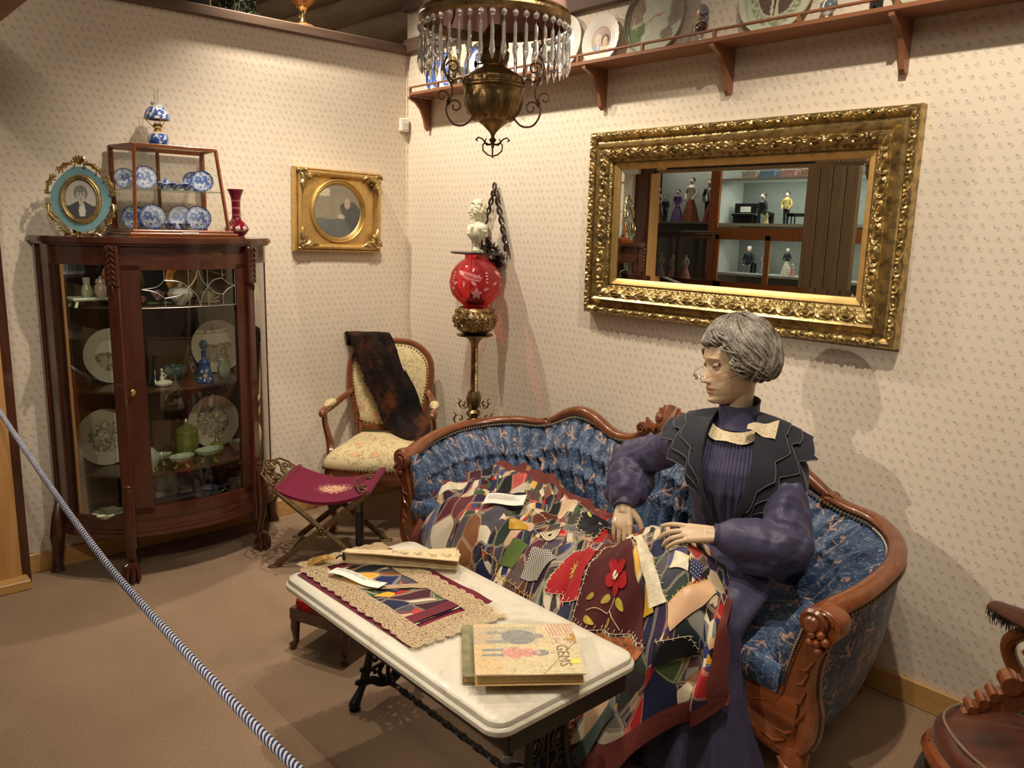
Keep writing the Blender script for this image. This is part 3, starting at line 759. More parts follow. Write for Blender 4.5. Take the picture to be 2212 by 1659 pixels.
# liner with round hole
def ring_plate(mb, W, H, R, z, n=72):
    out = []; inn = []
    for k in range(n):
        a = 2*pi*k/n+pi/n; c, s = cos(a), sin(a); q = min(W/abs(c) if abs(c) > 1e-6 else 9, H/abs(s) if abs(s) > 1e-6 else 9)
        out.append((q*c, q*s, z)); inn.append((R*c, R*s*1.0, z))
    mb.loft([out, inn], True, (0, 0))
mb = rect_frame(w_, h_, prof, orn, None, .1); ring_plate(mb, w_/2-.05, h_/2-.05, .168, .024)
o = mb.obj('frame', M['goldlight'], pic); o.matrix_local = ROT
mb = MB().lathe([(.17, .022), (.17, .034), (.163, .037), (.158, .028), (.152, .03), (.145, .018), (.138, .014)], 72, None, cap=(0, 0)); o = mb.obj('round_moulding', M['goldlight'], pic); o.matrix_local = ROT
def oldpic(v):
    x, y = v[0]/.14, v[1]/.14; n = fbm(x*4+3, y*4, 6)
    c = lerp((.24, .22, .16), (.33, .29, .20), n)
    if y < -.35+.1*n: c = lerp((.10, .115, .12), (.16, .17, .16), n)
    if x > .1 and y < .4-.6*(x-.5)**2*2 and x+y*.5 > .15: c = lerp((.05, .055, .06), (.12, .13, .13), n)
    if -.95 < x < -.35 and .55 < y < .85: c = (.62, .55, .38)
    if el(x, y, .42, .3, .13, .2): c = lerp((.45, .30, .2), (.5, .42, .3), n)
    if el(x, y, .15, -.2, .16, .08): c = (.55, .45, .36)
    return c
mb = MB().lathe([(.001, .016)]+[(.14*k/26, .016) for k in range(1, 27)], 90, None, cap=(0, 0)); mb.col = oldpic
o = mb.obj('painting', M['matte_paint'], pic); o.matrix_local = ROT
for sx in (-1, 1):
    for sy in (-1, 1):
        mb = MB(); Mx = T(sx*(w_/2-.035), sy*(h_/2-.035), .04)
        RR = random.Random(sx*3+sy)
        for a0, ln, rr in ((0, .10, .010), (.5, .06, .012), (-.45, .07, .009), (.95, .05, .008)):
            for q in (0, 1):
                an = (pi/2*q if True else 0); 
                d = (-sx*cos(a0*.6), -sy*abs(sin(a0*.6))) if q == 0 else (-sx*abs(sin(a0*.6)), -sy*cos(a0*.6))
                mb.tube([(d[0]*ln*t+.006*sin(t*9+a0*7), d[1]*ln*t+.006*cos(t*9), .006+.010*sin(pi*t)) for t in [i/8 for i in range(9)]], [rr*(.35+.9*sin(pi*(.25+.7*i/8))) for i in range(9)], 8, M=Mx)
        for k in range(7): mb.ball((RR.uniform(-.024, .024), RR.uniform(-.024, .024), .010), RR.uniform(.008, .014), 8, 6, Mx)
        mb.tube([(x*.9, y*.9, .02) for x, y in spiral((0, 0), .03, .006, 0, 5.5)], .0055, 7, M=Mx)
        o = mb.obj('corner_ornament', M['goldorn'], pic); o.matrix_local = ROT

# ---------- bust builder ----------
def bust(name, label, loc, rz, H, cols, group=None, pedestal=None, wig=True, vox=.0016):
    """head-and-shoulders figure of height H; cols = (skin, hair, coat, shirt)"""
    t = thing(name, label, 'bust', loc, rz, group); k = H/.2
    P = []; hm_ = lambda x, y, z: (x*1.3*k, y*1.3*k, (.112+(z-.118)*1.22)*k)
    def pc(mb): o = mb.obj('tmp', M['black']); P.append(o)
    S_ = lambda *a: tuple(x*k for x in a)
    S3_ = lambda *a: tuple(x*k*1.28 for x in a)
    b = MB(); b.ball(hm_(0, 0, .158), S3_(.021, .019, .028), 20, 14); pc(b)
    b = MB(); b.ball(hm_(.010, 0, .142), S3_(.012, .011, .013)); b.ball(hm_(.024, 0, .152), S3_(.006, .0035, .005)); b.ball(hm_(.0195, 0, .160), S3_(.005, .0025, .009)); b.ball(hm_(.0135, 0, .1665), S3_(.007, .013, .003)); b.ball(hm_(.020, 0, .1415), S3_(.0035, .006, .0022)); b.ball(hm_(.019, 0, .134), S3_(.005, .006, .005)); pc(b)
    for s in (-1, 1): b = MB(); b.ball(hm_(-.002, s*.02, .155), S3_(.004, .003, .007)); pc(b)
    b = MB(); b.tube([hm_(-.004, 0, .145), hm_(-.006, 0, .12), hm_(-.006, 0, .10)], [.0125*k, .012*k, .016*k], 14); pc(b)
    if wig:
        R = random.Random(5)
        for q in range(70):
            a = R.uniform(.95, 2*pi-.95); z = R.uniform(-.4, 1)
            b = MB(); rr = sqrt(max(.05, 1-max(0, z)**2)); b.ball(hm_(.022*rr*cos(a)-.002, .0215*rr*sin(a), .160+.029*z), S3_(.0065, .0065, .006), 8, 6); pc(b)
        for q in range(7): b = MB(); a = (q-3)*.34; b.ball(hm_(.0135*cos(a), .017*sin(a), .1815), S3_(.0055, .0045, .0045), 8, 6); pc(b)
        b = MB(); b.ball(hm_(-.02, 0, .135), S3_(.010, .012, .022)); pc(b)
    b = MB(); b.ball(S_(-.008, 0, .092), S_(.030, .060, .026), 24, 14); b.ball(S_(.004, 0, .076), S_(.030, .046, .036), 20, 12); b.ball(S_(.002, 0, .056), S_(.020, .030, .028), 16, 10); pc(b)
    b = MB(); b.tube([S_(-.012, -.050, .088), S_(-.008, -.036, .06), S_(0, 0, .045), S_(-.008, .036, .06), S_(-.012, .050, .088)], .014*k, 10); pc(b)
    b = MB(); b.lathe([(.02*k, .05*k), (.010*k, .036*k), (.009*k, .026*k), (.016*k, .014*k), (.019*k, .012*k), (.019*k, .008*k)], 24); b.box((0, 0, .005*k), (.042*k, .042*k, .01*k)); pc(b)
    # lapels and jabot
    for s in (-1, 1): b = MB(); b.tube([S_(.0, s*.018, .116), S_(.026, s*.024, .095), S_(.033, s*.008, .065)], [.005*k, .007*k, .003*k], 8); pc(b)
    b = MB(); 
    for q in range(5): b.ball(S_(.020+.004*q, 0, .112-q*.010), S_(.006, .009-.001*q, .005), 8, 6)
    pc(b)
    o = fuse(P, 'figure', M['ware'], vox*k*1.3, 1, t)
    skin, hair, coat, shirt = cols
    me = o.data; n = len(me.vertices); a = me.color_attributes.new('Col', 'FLOAT_COLOR', 'POINT'); L = []
    for v in me.vertices:
        x, y, z = v.co/k; c = coat
        if z > .118: x, y, z = x/1.3, y/1.3, .118+(z-.112)/1.22
        if z < .052: c = pedestal or shirt
        elif z > .115:
            c = skin
            if z > .176 or x < .006 and z > .125 or hypot(x, y) > .0225 and x < .012: c = hair
            if abs(z-.1585) < .0022 and abs(abs(y)-.008) < .003 and x > .012: c = tuple(q*.35 for q in skin)
            if abs(z-.1415) < .0016 and abs(y) < .006 and x > .018: c = tuple(q*r for q, r in zip(skin, (.8, .5, .5)))
        elif abs(y) < .009 and x > .012: c = shirt
        L += [*c, 1]
    a.data.foreach_set('color', L)
    return t

# ---------- things on top of the cabinet ----------
TZ = 1.5205
M['tealmat'] = plain('teal_mat', (.13, .27, .29), .6, var=.08)
pf = thing('oval_picture', 'oval gilt scrollwork frame with teal mat and grey portrait of a woman', 'picture frame', (.20, -1.80, TZ), rot=(0, 0, 0))
PF = T(0, 0, .152) @ RZ(pi/2-.45) @ RX(pi/2-.12)      # local: x right, y up, z to the room
def ovr(mb, a, b, w, z, n=72, r=None):
    mb.tube([(a*cos(2*pi*i/n), b*sin(2*pi*i/n), z) for i in range(n)], r or w, 8, True)
mb = MB(); mb.prism([(.112*cos(2*pi*i/64)*(1+.03*cos(8*pi*i/64)), .132*sin(2*pi*i/64)*(1+.03*cos(8*pi*i/64))) for i in range(64)], .008, T(0, 0, -.004))
o = mb.obj('mat_board', M['tealmat'], pf); o.matrix_local = PF
mb = MB(); ovr(mb, .072, .094, .007, .008); ovr(mb, .064, .086, .003, .010)
for k in range(60): a = 2*pi*k/60; mb.ball((.079*cos(a), .101*sin(a), .008), .0035, 6, 4)
o = mb.obj('inner_moulding', M['goldorn'], pf); o.matrix_local = PF
mb = MB()
for q in range(4):
    for s in (-1, 1):
        a0 = q*pi/2
        def E_(a, r): return (.118*cos(a)*r, .138*sin(a)*r)
        pts = []
        for i in range(17):
            t = i/16; a = a0+s*(.12+.62*t); r = 1.04+.09*sin(pi*t)-.03*t
            x, y = E_(a, r); pts.append((x, y, .006+.005*sin(pi*t)))
        mb.tube(pts, [.003+.004*sin(pi*i/16) for i in range(17)], 8)
        for t, rr, sg in ((.15, .014, 1), (.5, .013, -1), (.85, .016, 1)):
            a = a0+s*(.12+.62*t); x, y = E_(a, 1.08)
            mb.tube([(u, v, .008) for u, v in spiral((x, y), rr, .003, a+pi*(sg > 0), a+pi*(sg > 0)+s*5.2, 16)], .0028, 6)
            for j in range(3): mb.ball((x+.012*cos(a+j-1), y+.012*sin(a+j-1), .006), (.004, .006, .003), 6, 4)
for k in range(5): a = pi/2+(k-2)*.35; mb.tube([(0, .145, .008), (.03*cos(a), .150+.022*sin(a), .012), (.034*cos(a), .15+.034*sin(a), .006)], [.005, .007, .002], 7)
for sx in (-1, 1): mb.tube([(0, -.146, .006), (sx*.03, -.152, .008), (sx*.055, -.142, .008), (sx*.07, -.150, .006)], [.006, .004, .006, .004], 8)
o = mb.obj('scrollwork', M['brasslit'], pf); o.matrix_local = PF
def portrait(v):
    x, y = v[0]/.066, v[1]/.088; n = fbm(x*9, y*9, 3); g = .36-.1*y*y+.03*n; c = (g, g*.94, g*.82)
    if x*x+y*y > .80: return (.035, .02, .02)
    if y < -.22+.22*(1-min(1, abs(x)*1.4))-.12*abs(x): c = (.035, .035, .035)
    if abs(x-.05) < .20+(y+.5)*.15 and -.8 < y < -.18 and abs(x-.05) < .1-(y+.1)*.22: c = (.50, .48, .42)
    if el(x, y, 0, -.1, .13, .25): c = (.34, .31, .26)
    if el(x, y, 0, .30, .40, .36): c = lerp((.07, .065, .06), (.18, .17, .15), n)
    if el(x, y, 0, .17, .255, .36): c = lerp((.40, .37, .31), (.28, .25, .21), abs(x)*3)
    if el(x, y, 0, .44, .30, .14): c = lerp((.10, .09, .085), (.18, .17, .15), n)
    for s in (-1, 1):
        if el(x, y, s*.10, .20, .065, .028): c = (.06, .055, .05)
        if el(x, y, s*.10, .265, .08, .015): c = (.12, .11, .1)
    if el(x, y, 0, .07, .05, .02) or el(x, y, 0, -.02, .09, .022): c = (.16, .12, .11)
    return c
mb = MB(); mb.lathe([(.001, .0075)]+[(.066*k/34, .0075) for k in range(1, 35)], 110, SC(1, 88/66, 1), cap=(0, 0)); mb.col = portrait
o = mb.obj('portrait_photo', M['matte_paint'], pf); o.matrix_local = PF
mb = MB().box((0, 0, 0), (.03, .12, .005)); o = mb.obj('easel_back', M['brass'], pf); o.matrix_local = T(-.045, -.02, .062) @ RZ(-.45) @ RY(.5) @ RZ(pi/2) @ RX(pi/2)

# table-top display case with sloping glass front
dc_ = thing('display_case', 'small honey mahogany display case with a sloping glass front on the cabinet', 'display case', (.18, -1.422, TZ))
RD = 'mahogred'; y0, y1 = -.205, .205; zt = .395
def bar(mb, a, b, w=.014, d=None):
    a = Vector(a); b = Vector(b); mb.tube([a, b], w*.7071, 4, up=(1, .001, .01), twist=0) if False else None
    L = (b-a).length; q = (b-a).to_track_quat('Z', 'X').to_matrix().to_4x4()
    mb.box((0, 0, L/2), (w, d or w, L), Matrix.Translation(a) @ q, .0015)
mb = MB(); mb.box((.005, 0, .014), (.33, .475, .014), b=.004); mb.box((.005, 0, .026), (.305, .445, .014), b=.004); mb.box((.005, 0, .0035), (.34, .49, .007)); mb.obj('base', M[RD], dc_)
mb = MB()
for y in (y0, y1):
    bar(mb, (-.14, y, .03), (-.14, y, zt), .02); bar(mb, (.14, y, .03), (.095, y*.86, zt), .013)
bar(mb, (.095, y0*.86, zt-.004), (.095, y1*.86, zt-.004), .014); bar(mb, (-.14, y0, zt-.006), (-.14, y1, zt-.006), .02)
for y in (y0, y1): bar(mb, (-.14, y, zt-.004), (.095, y*.86, zt-.004), .014)
bar(mb, (-.145, 0, .03), (-.145, 0, zt), .014)
mb.obj('frame', M[RD], dc_)
M['clearglass'] = glass('clear_glass', (.97, .98, .96), .012)
mb = MB(); Y0, Y1 = y0*.86, y1*.86
mb.add([(.137, y0, .035), (.137, y1, .035), (.094, Y1, zt-.008), (.094, Y0, zt-.008)], [(0, 1, 2, 3)]); mb.obj('front_glass', M['clearglass'], dc_)
for y, q in ((y0, Y0), (y1, Y1)): MB().add([(-.135, y, .035), (.135, y, .035), (.094, q, zt-.008), (-.135, y, zt-.008)], [(0, 1, 2, 3)]).obj('side_glass', M['clearglass'], dc_)
MB().add([(-.135, y0, zt), (.094, Y0, zt), (.094, Y1, zt), (-.135, y1, zt)], [(0, 1, 2, 3)]).obj('top_glass', M['clearglass'], dc_)
MB().box((-.01, 0, .205), (.24, .39, .005)).obj('glass_shelf', glass('shelf_glass', (.8, .9, .85), .06), dc_)
mb = MB(); mb.box((.167, .02, .016), (.004, .075, .014), b=.002); mb.ball((.168, -.01, .016), (.002, .004, .004)); mb.ball((.168, .05, .016), (.002, .004, .004)); mb.obj('name_plate', M['lead'], dc_)
# willow ware in the case
DX, DY = .18, -1.422
wp = blue_pat(31, 34, .5)
def wplate(label, dx, dy, z, r, face=-.35, tilt=.22): return plate('blue_plate', label, (DX+dx, DY+dy, TZ+z), r, (.03, .075, .38), wp, .985, face, tilt, .1, 'blue willow plates in the sloping case', n=72)
wplate('blue willow plate standing at the left on the glass shelf of the case', .05, -.125, .208, .050)
wplate('blue willow plate half hidden at the far left of the glass shelf', -.03, -.185, .208, .045)
wplate('blue willow plate standing at the right on the glass shelf of the case', .045, .13, .208, .048)
wplate('blue willow plate half hidden behind the right plate on the glass shelf', .0, .105, .208, .045)
wplate('large blue willow plate at the left on the floor of the case', .09, -.115, .034, .055)
wplate('blue willow plate seen through the left end pane on the case floor', -.0, -.165, .034, .052)
wplate('large blue willow plate at the right on the floor of the case', .095, .085, .034, .055)
wplate('oval blue willow platter behind the right plate on the case floor', .03, .03, .034, .055)
def wcol(v): return (.70, .74, .8) if fbm(atan2(v[1], v[0])*5, v[2]*110, 3) > .55 else (.03, .07, .34)
for i, (dx, dy, z, lb) in enumerate(((.075, -.055, .208, 'tiny blue willow cup next to the left plate on the glass shelf'), (.08, -.005, .208, 'tiny blue willow cup in the middle of the glass shelf'), (.085, .045, .208, 'tiny blue willow cup next to the right plate on the glass shelf'),
                        (.09, -.04, .034, 'tiny blue willow cup between the plates on the case floor'), (.10, .02, .034, 'tiny blue willow cup close to the right plate on the case floor'))):
    cup('toy_cup', lb, (DX+dx, DY+dy, TZ+z), .024, .026, M['ware'], 0, wcol, 'tiny willow cups in the case', rz=.4*i)
def pot(name, label, loc, s, col, group=None):
    t = thing(name, label, 'teapot', loc, .5, group)
    mb = MB().lathe([(.001, 0), (.02*s, 0), (.032*s, .015*s), (.034*s, .03*s), (.022*s, .048*s), (.001, .048*s)], 28); mb.col = col; mb.obj('body', M['ware'], t)
    mb = MB().lathe([(.023*s, .048*s), (.016*s, .056*s), (.004*s, .06*s), (.006*s, .067*s), (.001, .07*s)], 20); mb.col = col; mb.obj('lid', M['ware'], t)
    mb = MB().tube([(0, .03*s, .02*s), (0, .045*s, .03*s), (0, .052*s, .046*s)], [.007*s, .005*s, .004*s], 8); mb.col = col; mb.obj('spout', M['ware'], t)
    mb = MB().tube([(0, -.03*s, .04*s), (0, -.05*s, .042*s), (0, -.05*s, .022*s), (0, -.03*s, .014*s)], .0035*s, 7); mb.col = col; mb.obj('handle', M['ware'], t)
pot('toy_teapot', 'tiny blue willow teapot at the back of the glass shelf', (DX-.0, DY-.02, TZ+.2085), .8, wcol)
pot('toy_teapot', 'tiny white teapot at the back of the case floor', (DX-.03, DY-.045, TZ+.034), .95, lambda v: (.62, .62, .55))
# blue oil lamp on the case
bl = thing('oil_lamp', 'miniature blue and white oil lamp standing on the display case', 'lamp', (.15, -1.452, TZ+.3965))
def lcol(v):
    n = fbm(atan2(v[1], v[0])*4, v[2]*70, 13); return (.78, .78, .76) if n > .58 or v[2] > .055 else lerp((.02, .06, .32), (.1, .2, .55), n)
def dense(p, n=6): return [q[:2] for q in spline([(a, b, 0) for a, b in p], n)]
mb = MB().lathe(dense([(.018, 0), (.036, .01), (.044, .032), (.038, .052), (.018, .064), (.001, .065)]), 64); mb.col = lcol; mb.obj('font', M['ware'], bl)
MB().lathe([(.016, .063), (.02, .07), (.014, .078), (.02, .084), (.024, .09), (.015, .1), (.001, .1)], 24).obj('burner', M['brasslit'], bl)
MB().lathe([(.012, .1), (.014, .12), (.010, .16), (.009, .25)], 20, None, cap=(0, 0)).obj('chimney', M['clearglass'], bl)
def scol(v):
    n = fbm(atan2(v[1], v[0])*5, v[2]*80, 23); return (.80, .79, .76) if n > .55 or v[2] > .172 else lerp((.02, .06, .32), (.08, .17, .5), n)
mb = MB().lathe(dense([(.055, .118), (.0555, .124), (.05, .145), (.034, .168), (.022, .176), (.026, .19)]), 64, None, cap=(0, 0)); mb.col = scol; mb.obj('lamp_shade', M['ware'], bl)
mb = MB(); 
for k in range(3): a = k*2.1; mb.tube([(.022*cos(a), .022*sin(a), .088), (.05*cos(a), .05*sin(a), .12)], .0015, 5)
ovr(mb, .053, .053, .002, .119, 40); mb.obj('shade_ring', M['brasslit'], bl)
# ruby vase
def rfn(v):
    a = atan2(v[1], v[0]); z = v[2]
    if abs(z-.035) < .0012 or abs(z-.205) < .001: return (.62, .45, .42)
    for k in range(10):
        aa = -pi+k*2*pi/10+.3; dx = (((a-aa+pi) % (2*pi))-pi)*.05; dz = z-.045
        r = hypot(dx, dz); th = atan2(dz, dx)
        if r < .011*(.6+.4*abs(cos(2.5*th))) and r > .004: return (.70, .52, .5)
        if abs(dx-.008*sin(dz*120)) < .001 and abs(dz) < .02: return (.6, .42, .4)
    if .085 < z < .185 and (abs(sin(a*6)) < .18 or sin(z*190) > .96) and sin(z*190) > .2: return (.45, .12, .16)
    return (.14, .002, .012)
mb = MB().lathe(dense([(.001, 0), (.037, 0), (.038, .006), (.034, .010), (.054, .035), (.055, .05), (.036, .075), (.022, .092), (.020, .12), (.021, .17), (.026, .195), (.037, .222), (.034, .223), (.018, .19), (.014, .12), (.001, .1)], 10), 120); mb.col = rfn
rv = mb.obj('ruby_vase', colmat('ruby_glass', .08, 1, .02), None, (.22, -1.135, TZ)); tag(rv, 'slender ruby red glass vase with cut flowers at the cabinet\'s right', 'vase')

# ---------- plate shelf on the right wall ----------
sh = thing('plate_shelf', 'long reddish wall shelf with a gallery rail and curved brackets', 'shelf', (0, 0, 2.285))
L0, L1 = .228, 4.6
MB().box(((L0+L1)/2, -.075, .0085), (L1-L0, .15, .017), b=.003).obj('board', M['cherry'], sh)
mb = MB().box(((L0+L1)/2, -.144, .043), (L1-L0, .012, .009), b=.002); mb.obj('rail', M['cherry'], sh)
x = L0+.006
for xx in [L0+.006, .48, .815, 1.148, 1.476, 1.826, 2.162, 2.495, 2.822, 3.15, 3.48]: MB().box((xx, -.144, .028), (.012, .011, .026)).obj('rail_post', M['cherry'], sh)
bo = [(0, 0), (.145, 0), (.145, -.012), (.10, -.03), (.065, -.065), (.045, -.11), (.035, -.155), (.018, -.17), (0, -.16)]
for xx in (.238, .875, 1.53, 2.17, 2.825, 3.48): MB().prism([p for p in bo], .018, T(xx-.009, 0, 0) @ RZ(-pi/2) @ RX(pi/2)).obj('bracket', M['cherry'], sh)
SZ = 2.3022
def sp(name, label, x, r, rim, paint, pr=.6, y=-.045, tilt=.12, **k): return plate(name, label, (x, y-.0, SZ), r, rim, paint, pr, -pi/2, tilt, .1, **k)
bpx = blue_pat(41, 20, .52)
def brim(s): return lambda u, v, q, r: (.75, .78, .82) if fbm(u*60, v*60, s) > .5 else (.03, .08, .42)
sp('blue_plate', 'blue and white plate at the far left end of the wall shelf', .325, .108, (.04, .09, .42), bpx, .98, -.03, group=None)
sp('blue_plate', 'blue plate with a broad white rim, second on the wall shelf', .455, .082, (.75, .78, .82), bpx, .72, -.07)
sp('blue_plate', 'larger pale blue plate behind the hanging lamp prisms', .66, .108, (.45, .55, .78), blue_pat(47, 14, .42), .95, -.035)
bust('figurine', 'small gilt and black figurine between the blue shelf plates', (.545, -.10, SZ), -pi/2, .15, ((.62, .45, .15), (.55, .4, .12), (.10, .07, .03), (.6, .45, .15)), None, (.02, .015, .01))
sp('white_plate', 'plain white plate on the wall shelf right of the hanging lamp', 1.255, .125, (.80, .78, .72), None, .6, -.035)
sp('white_plate', 'plain white plate on the wall shelf behind the hanging lamp', 1.00, .105, (.80, .78, .72), lambda u, v, q, r: (.78, .76, .70), .6, -.035)
def couple(u, v, q, R):
    x, y = u/R, v/R; c = lerp((.30, .20, .14), (.42, .30, .2), fbm(x*2, y*8, 2))
    for cx, cy, suit, hair, skin, hh in ((-.3, -.05, (.20, .33, .50), (.55, .5, .45), (.62, .42, .30), .30), (.36, -.12, (.66, .56, .38), (.035, .02, .02), (.64, .46, .28), .40)):
        if y < cy-.35 and abs(x-cx) < .42-(y+.35)*.15: c = suit
        if abs(x-cx) < .07 and y < cy-.3 and cx < 0: c = (.8, .8, .8) if abs(x-cx) > .025 else (.04, .05, .12)
        if el(x, y, cx, cy+.12, hh, .36): c = hair
        if el(x, y, cx, cy, .22, .34): c = skin
        for s in (-1, 1):
            if el(x, y, cx+s*.09, cy+.05, .045, .022): c = (.06, .04, .04)
        if el(x, y, cx, cy-.17, .08, .025): c = (.5, .12, .1)
    return c
sp('portrait_plate', 'white plate with beaded edge and a painted couple on the shelf', 1.505, .104, (.80, .77, .70), couple, .56, scallop=.02, n=96)
def valley(u, v, q, R):
    x, y = u/R, v/R; x, y = x+.30*(fbm(x*4, y*4, 71)-.5), y+.30*(fbm(x*4, y*4, 72)-.5); n = fbm(x*6, y*6, 5); c = lerp((.42, .43, .32), (.55, .55, .45), n)
    if y > .5: c = lerp((.62, .64, .60), (.45, .48, .45), fbm(x*4, y*6, 9))
    if x < -.42 and -.1 < y < .62: c = lerp((.14, .10, .06), (.33, .25, .17), abs(sin(x*30+n*4)))
    if x > .5 and -.2 < y < .6: c = lerp((.22, .17, .12), (.4, .33, .25), n)
    if x < -.35 and y < -.25+.2*n: c = lerp((.07, .11, .04), (.2, .25, .1), n)
    if .08 < y < .35 and -.2 < x < .38: c = lerp((.42, .42, .35), (.66, .64, .55), fbm(x*10, y*10, 4))
    if abs(y-(.1+.45*x-.12)) < .03 and -.35 < x < .25 and n > .42: c = (.42, .22, .16)
    if el(x, y, .45, -.5, .22, .2) or el(x, y, .6, -.15, .16, .16): c = lerp((.17, .15, .11), (.32, .26, .2), n)
    if y < -.62: c = lerp((.30, .34, .2), (.6, .58, .5), fbm(x*8, y*8, 12))
    return c
sp('scenic_plate', 'big glossy plate painted with cliffs and valley, tallest on the shelf', 1.785, .152, (.42, .42, .33), valley, .985, -.04)
bust('bust', 'little painted bust with grey wig and dark red coat on the shelf', (2.055, -.08, SZ), -pi/2-.9, .140, ((.66, .40, .22), (.22, .22, .24), (.07, .015, .015), (.75, .72, .65)), None, (.72, .70, .64))
def wreath(u, v, q, R):
    x, y = u/R, v/R; c = (.60, .62, .46); r = hypot(x, y*.9); a = atan2(y, x)
    if .60 < r < .80 and y < .5:
        k = sin(a*34+(r-.7)*28*(1 if sin(a*17) > 0 else -1)); c = (.24, .30, .17) if k > 0 else c
    if r < .56:
        n = fbm(x*5, y*5, 3); c = lerp((.10, .065, .055), (.19, .12, .10), n)
        if abs(x+.05) < .10-y*.02 and y < .3: c = (.72, .66, .5) if abs(x+.05) > .035 else (.12, .05, .04)
        if el(x, y, -.05, .45, .22, .3): c = (.5, .32, .2)
    if y < -.66 and abs(x) < .25: c = (.48, .43, .3) if sin(x*40)*sin(y*50) > 0 else c
    return c
sp('portrait_plate', 'large pale green plate with a wreath around a dark suited portrait', 2.335, .15, (.62, .64, .48), wreath, .9, -.04)
bust('bust', 'small grey and white bust right of the wreath plate', (2.565, -.09, SZ), -pi/2-.3, .118, ((.06, .065, .07), (.05, .055, .06), (.12, .14, .16), (.62, .62, .60)), None, (.72, .72, .70))
tag(vessel('dark_jar', 'dark square-shouldered jar on the wall shelf, near the photo\'s top edge', 'jar', [(.001, 0), (.022, 0), (.022, .07), (.012, .08), (.012, .1), (.001, .1)], M['black'], (2.735, -.10, SZ), 4), None, None)
sp('scenic_plate', 'green patterned plate above the rightmost bracket, cut by the photo\'s edge', 2.87, .125, (.45, .47, .33), landscape(15, (.2, .3, .12)), .7, -.04)
sp('white_plate', 'white plate at the right end of the wall shelf', 3.2, .11, (.78, .76, .70), None, .6, -.04)
# motion sensor
ms = thing('motion_sensor', 'small white motion sensor near the room corner', 'sensor', (.0, -.03, 2.13), pi*.0)
MB().box((.018, -.002, .03), (.034, .052, .075), RZ(-.2), .006).obj('housing', M['white_china'], ms)
MB().box((.037, -.002, .022), (.004, .036, .04), RZ(-.2), .0015).obj('lens', plain('sensor_lens', (.62, .60, .55), .5), ms)

# ---------- things on the wall cap board ----------
CZ = 2.5905
M['amberclear'] = glass('amber_cut_glass', (1, .62, .14), .12, .04, 1.5, (.6, .33, .03), .35)
am = thing('oil_lamp', 'amber glass oil lamp with a brass stem on the wall ledge', 'lamp', (-.045, -.622, CZ))
MB().lathe([(.001, 0), (.062, 0), (.066, .004), (.05, .014), (.02, .02), (.001, .02)], 32).obj('base', M['cherry'], am)
MB().lathe([(.024, .018), (.026, .025), (.019, .035), (.018, .075), (.022, .085), (.034, .095), (.034, .10), (.012, .1), (.001, .1)], 32).obj('stem', M['brasslit'], am)
MB().lathe(dense([(.02, .10), (.035, .108), (.07, .15), (.088, .20), (.075, .25), (.03, .27)]), 48, None, lambda a, i, z: 1+.035*cos(a*12)).obj('font', M['amberclear'], am)
gr = MB(); R = random.Random(3)
for k in range(1300):
    a = R.uniform(0, 2*pi); rr = sqrt(R.random())*.115; z = R.uniform(0, .16); c = Vector((rr*cos(a)*.55, rr*sin(a), z)); d = Vector((R.gauss(0, 1), R.gauss(0, 1), R.gauss(.2, 1))).normalized()*.022; n = d.cross(Vector((R.gauss(0, 1), R.gauss(0, 1), 1))).normalized()*.004
    gr.add([c-d*.5-n, c-d*.5+n, c+d+n*.3], [(0, 1, 2)])
gr.lathe([(.001, 0), (.055, 0), (.06, .08), (.001, .09)], 16)
tag(gr.obj('greenery', plain('dried_greenery', (.022, .028, .010), .8, var=.6, scale=60), None, (-.05, -.985, CZ), smooth=False), 'dark bushy dried greenery on the wall ledge', 'plant')
tag(MB().box((0, 0, .07), (.07, .10, .14), b=.003).obj('dark_box', M['black'], None, (-.05, -1.18, CZ)), 'black box on the wall ledge beside the dried greenery', 'box')
tag(MB().lathe([(.001, 0), (.012, 0), (.006, .006), (.003, .03), (.003, .12), (.008, .13), (.001, .14)], 16).obj('candlestick', M['white_china'], None, (-.05, -1.104, CZ)), 'thin pale candlestick between black box and greenery', 'candlestick')
fg = thing('bird_figurine', 'dark bird figurine with pale legs on the wall ledge', 'figurine', (-.05, -1.30, CZ))
MB().ball((0, 0, .055), (.02, .035, .022)).ball((0, .03, .085), .013).tube([(0, .04, .086), (0, .06, .08)], [.005, .001], 6).obj('body', M['black'], fg)
for s in (-1, 1): MB().tube([(s*.008, 0, .04), (s*.01, -.005, .002)], .003, 6).tube([(s*.01, -.012, .002), (s*.01, .012, .002)], .002, 5).obj('leg', M['white_china'], fg)

# ---------- opening post, header and rope ----------
WP = MB().box((.0, -2.185, 1.75), (.24, .11, 3.5), b=.004)
struct('column', WP, M['plank'])
struct('trim_5', MB().box((-.005, -2.112, 1.72), (.235, .035, 3.44)), M['mahog'])
struct('trim_6', MB().box((.02, -2.19, .022), (.34, .16, .044), b=.004), M['oaky'])
struct('beam', MB().box((2.5, -2.195, 2.32), (5.2, .13, .16), b=.006), M['log'])
rp = thing('rope_barrier', 'blue and white twisted rope barrier across the front of the room', 'rope', (0, 0, 0))
path = spline([(.124, -2.205, .915), (.403, -2.2, .845), (.841, -2.2, .776), (1.361, -2.2, .703), (1.765, -2.2, .662), (2.06, -2.2, .652), (2.434, -2.2, .648), (2.827, -2.2, .652), (3.4, -2.2, .70), (4.2, -2.2, .85)], 60)
M['ropew'] = plain('white_cord', (.72, .70, .66), .8, bump=.4, bs=400); M['ropeb'] = plain('navy_cord', (.015, .03, .16), .8, bump=.4, bs=400)
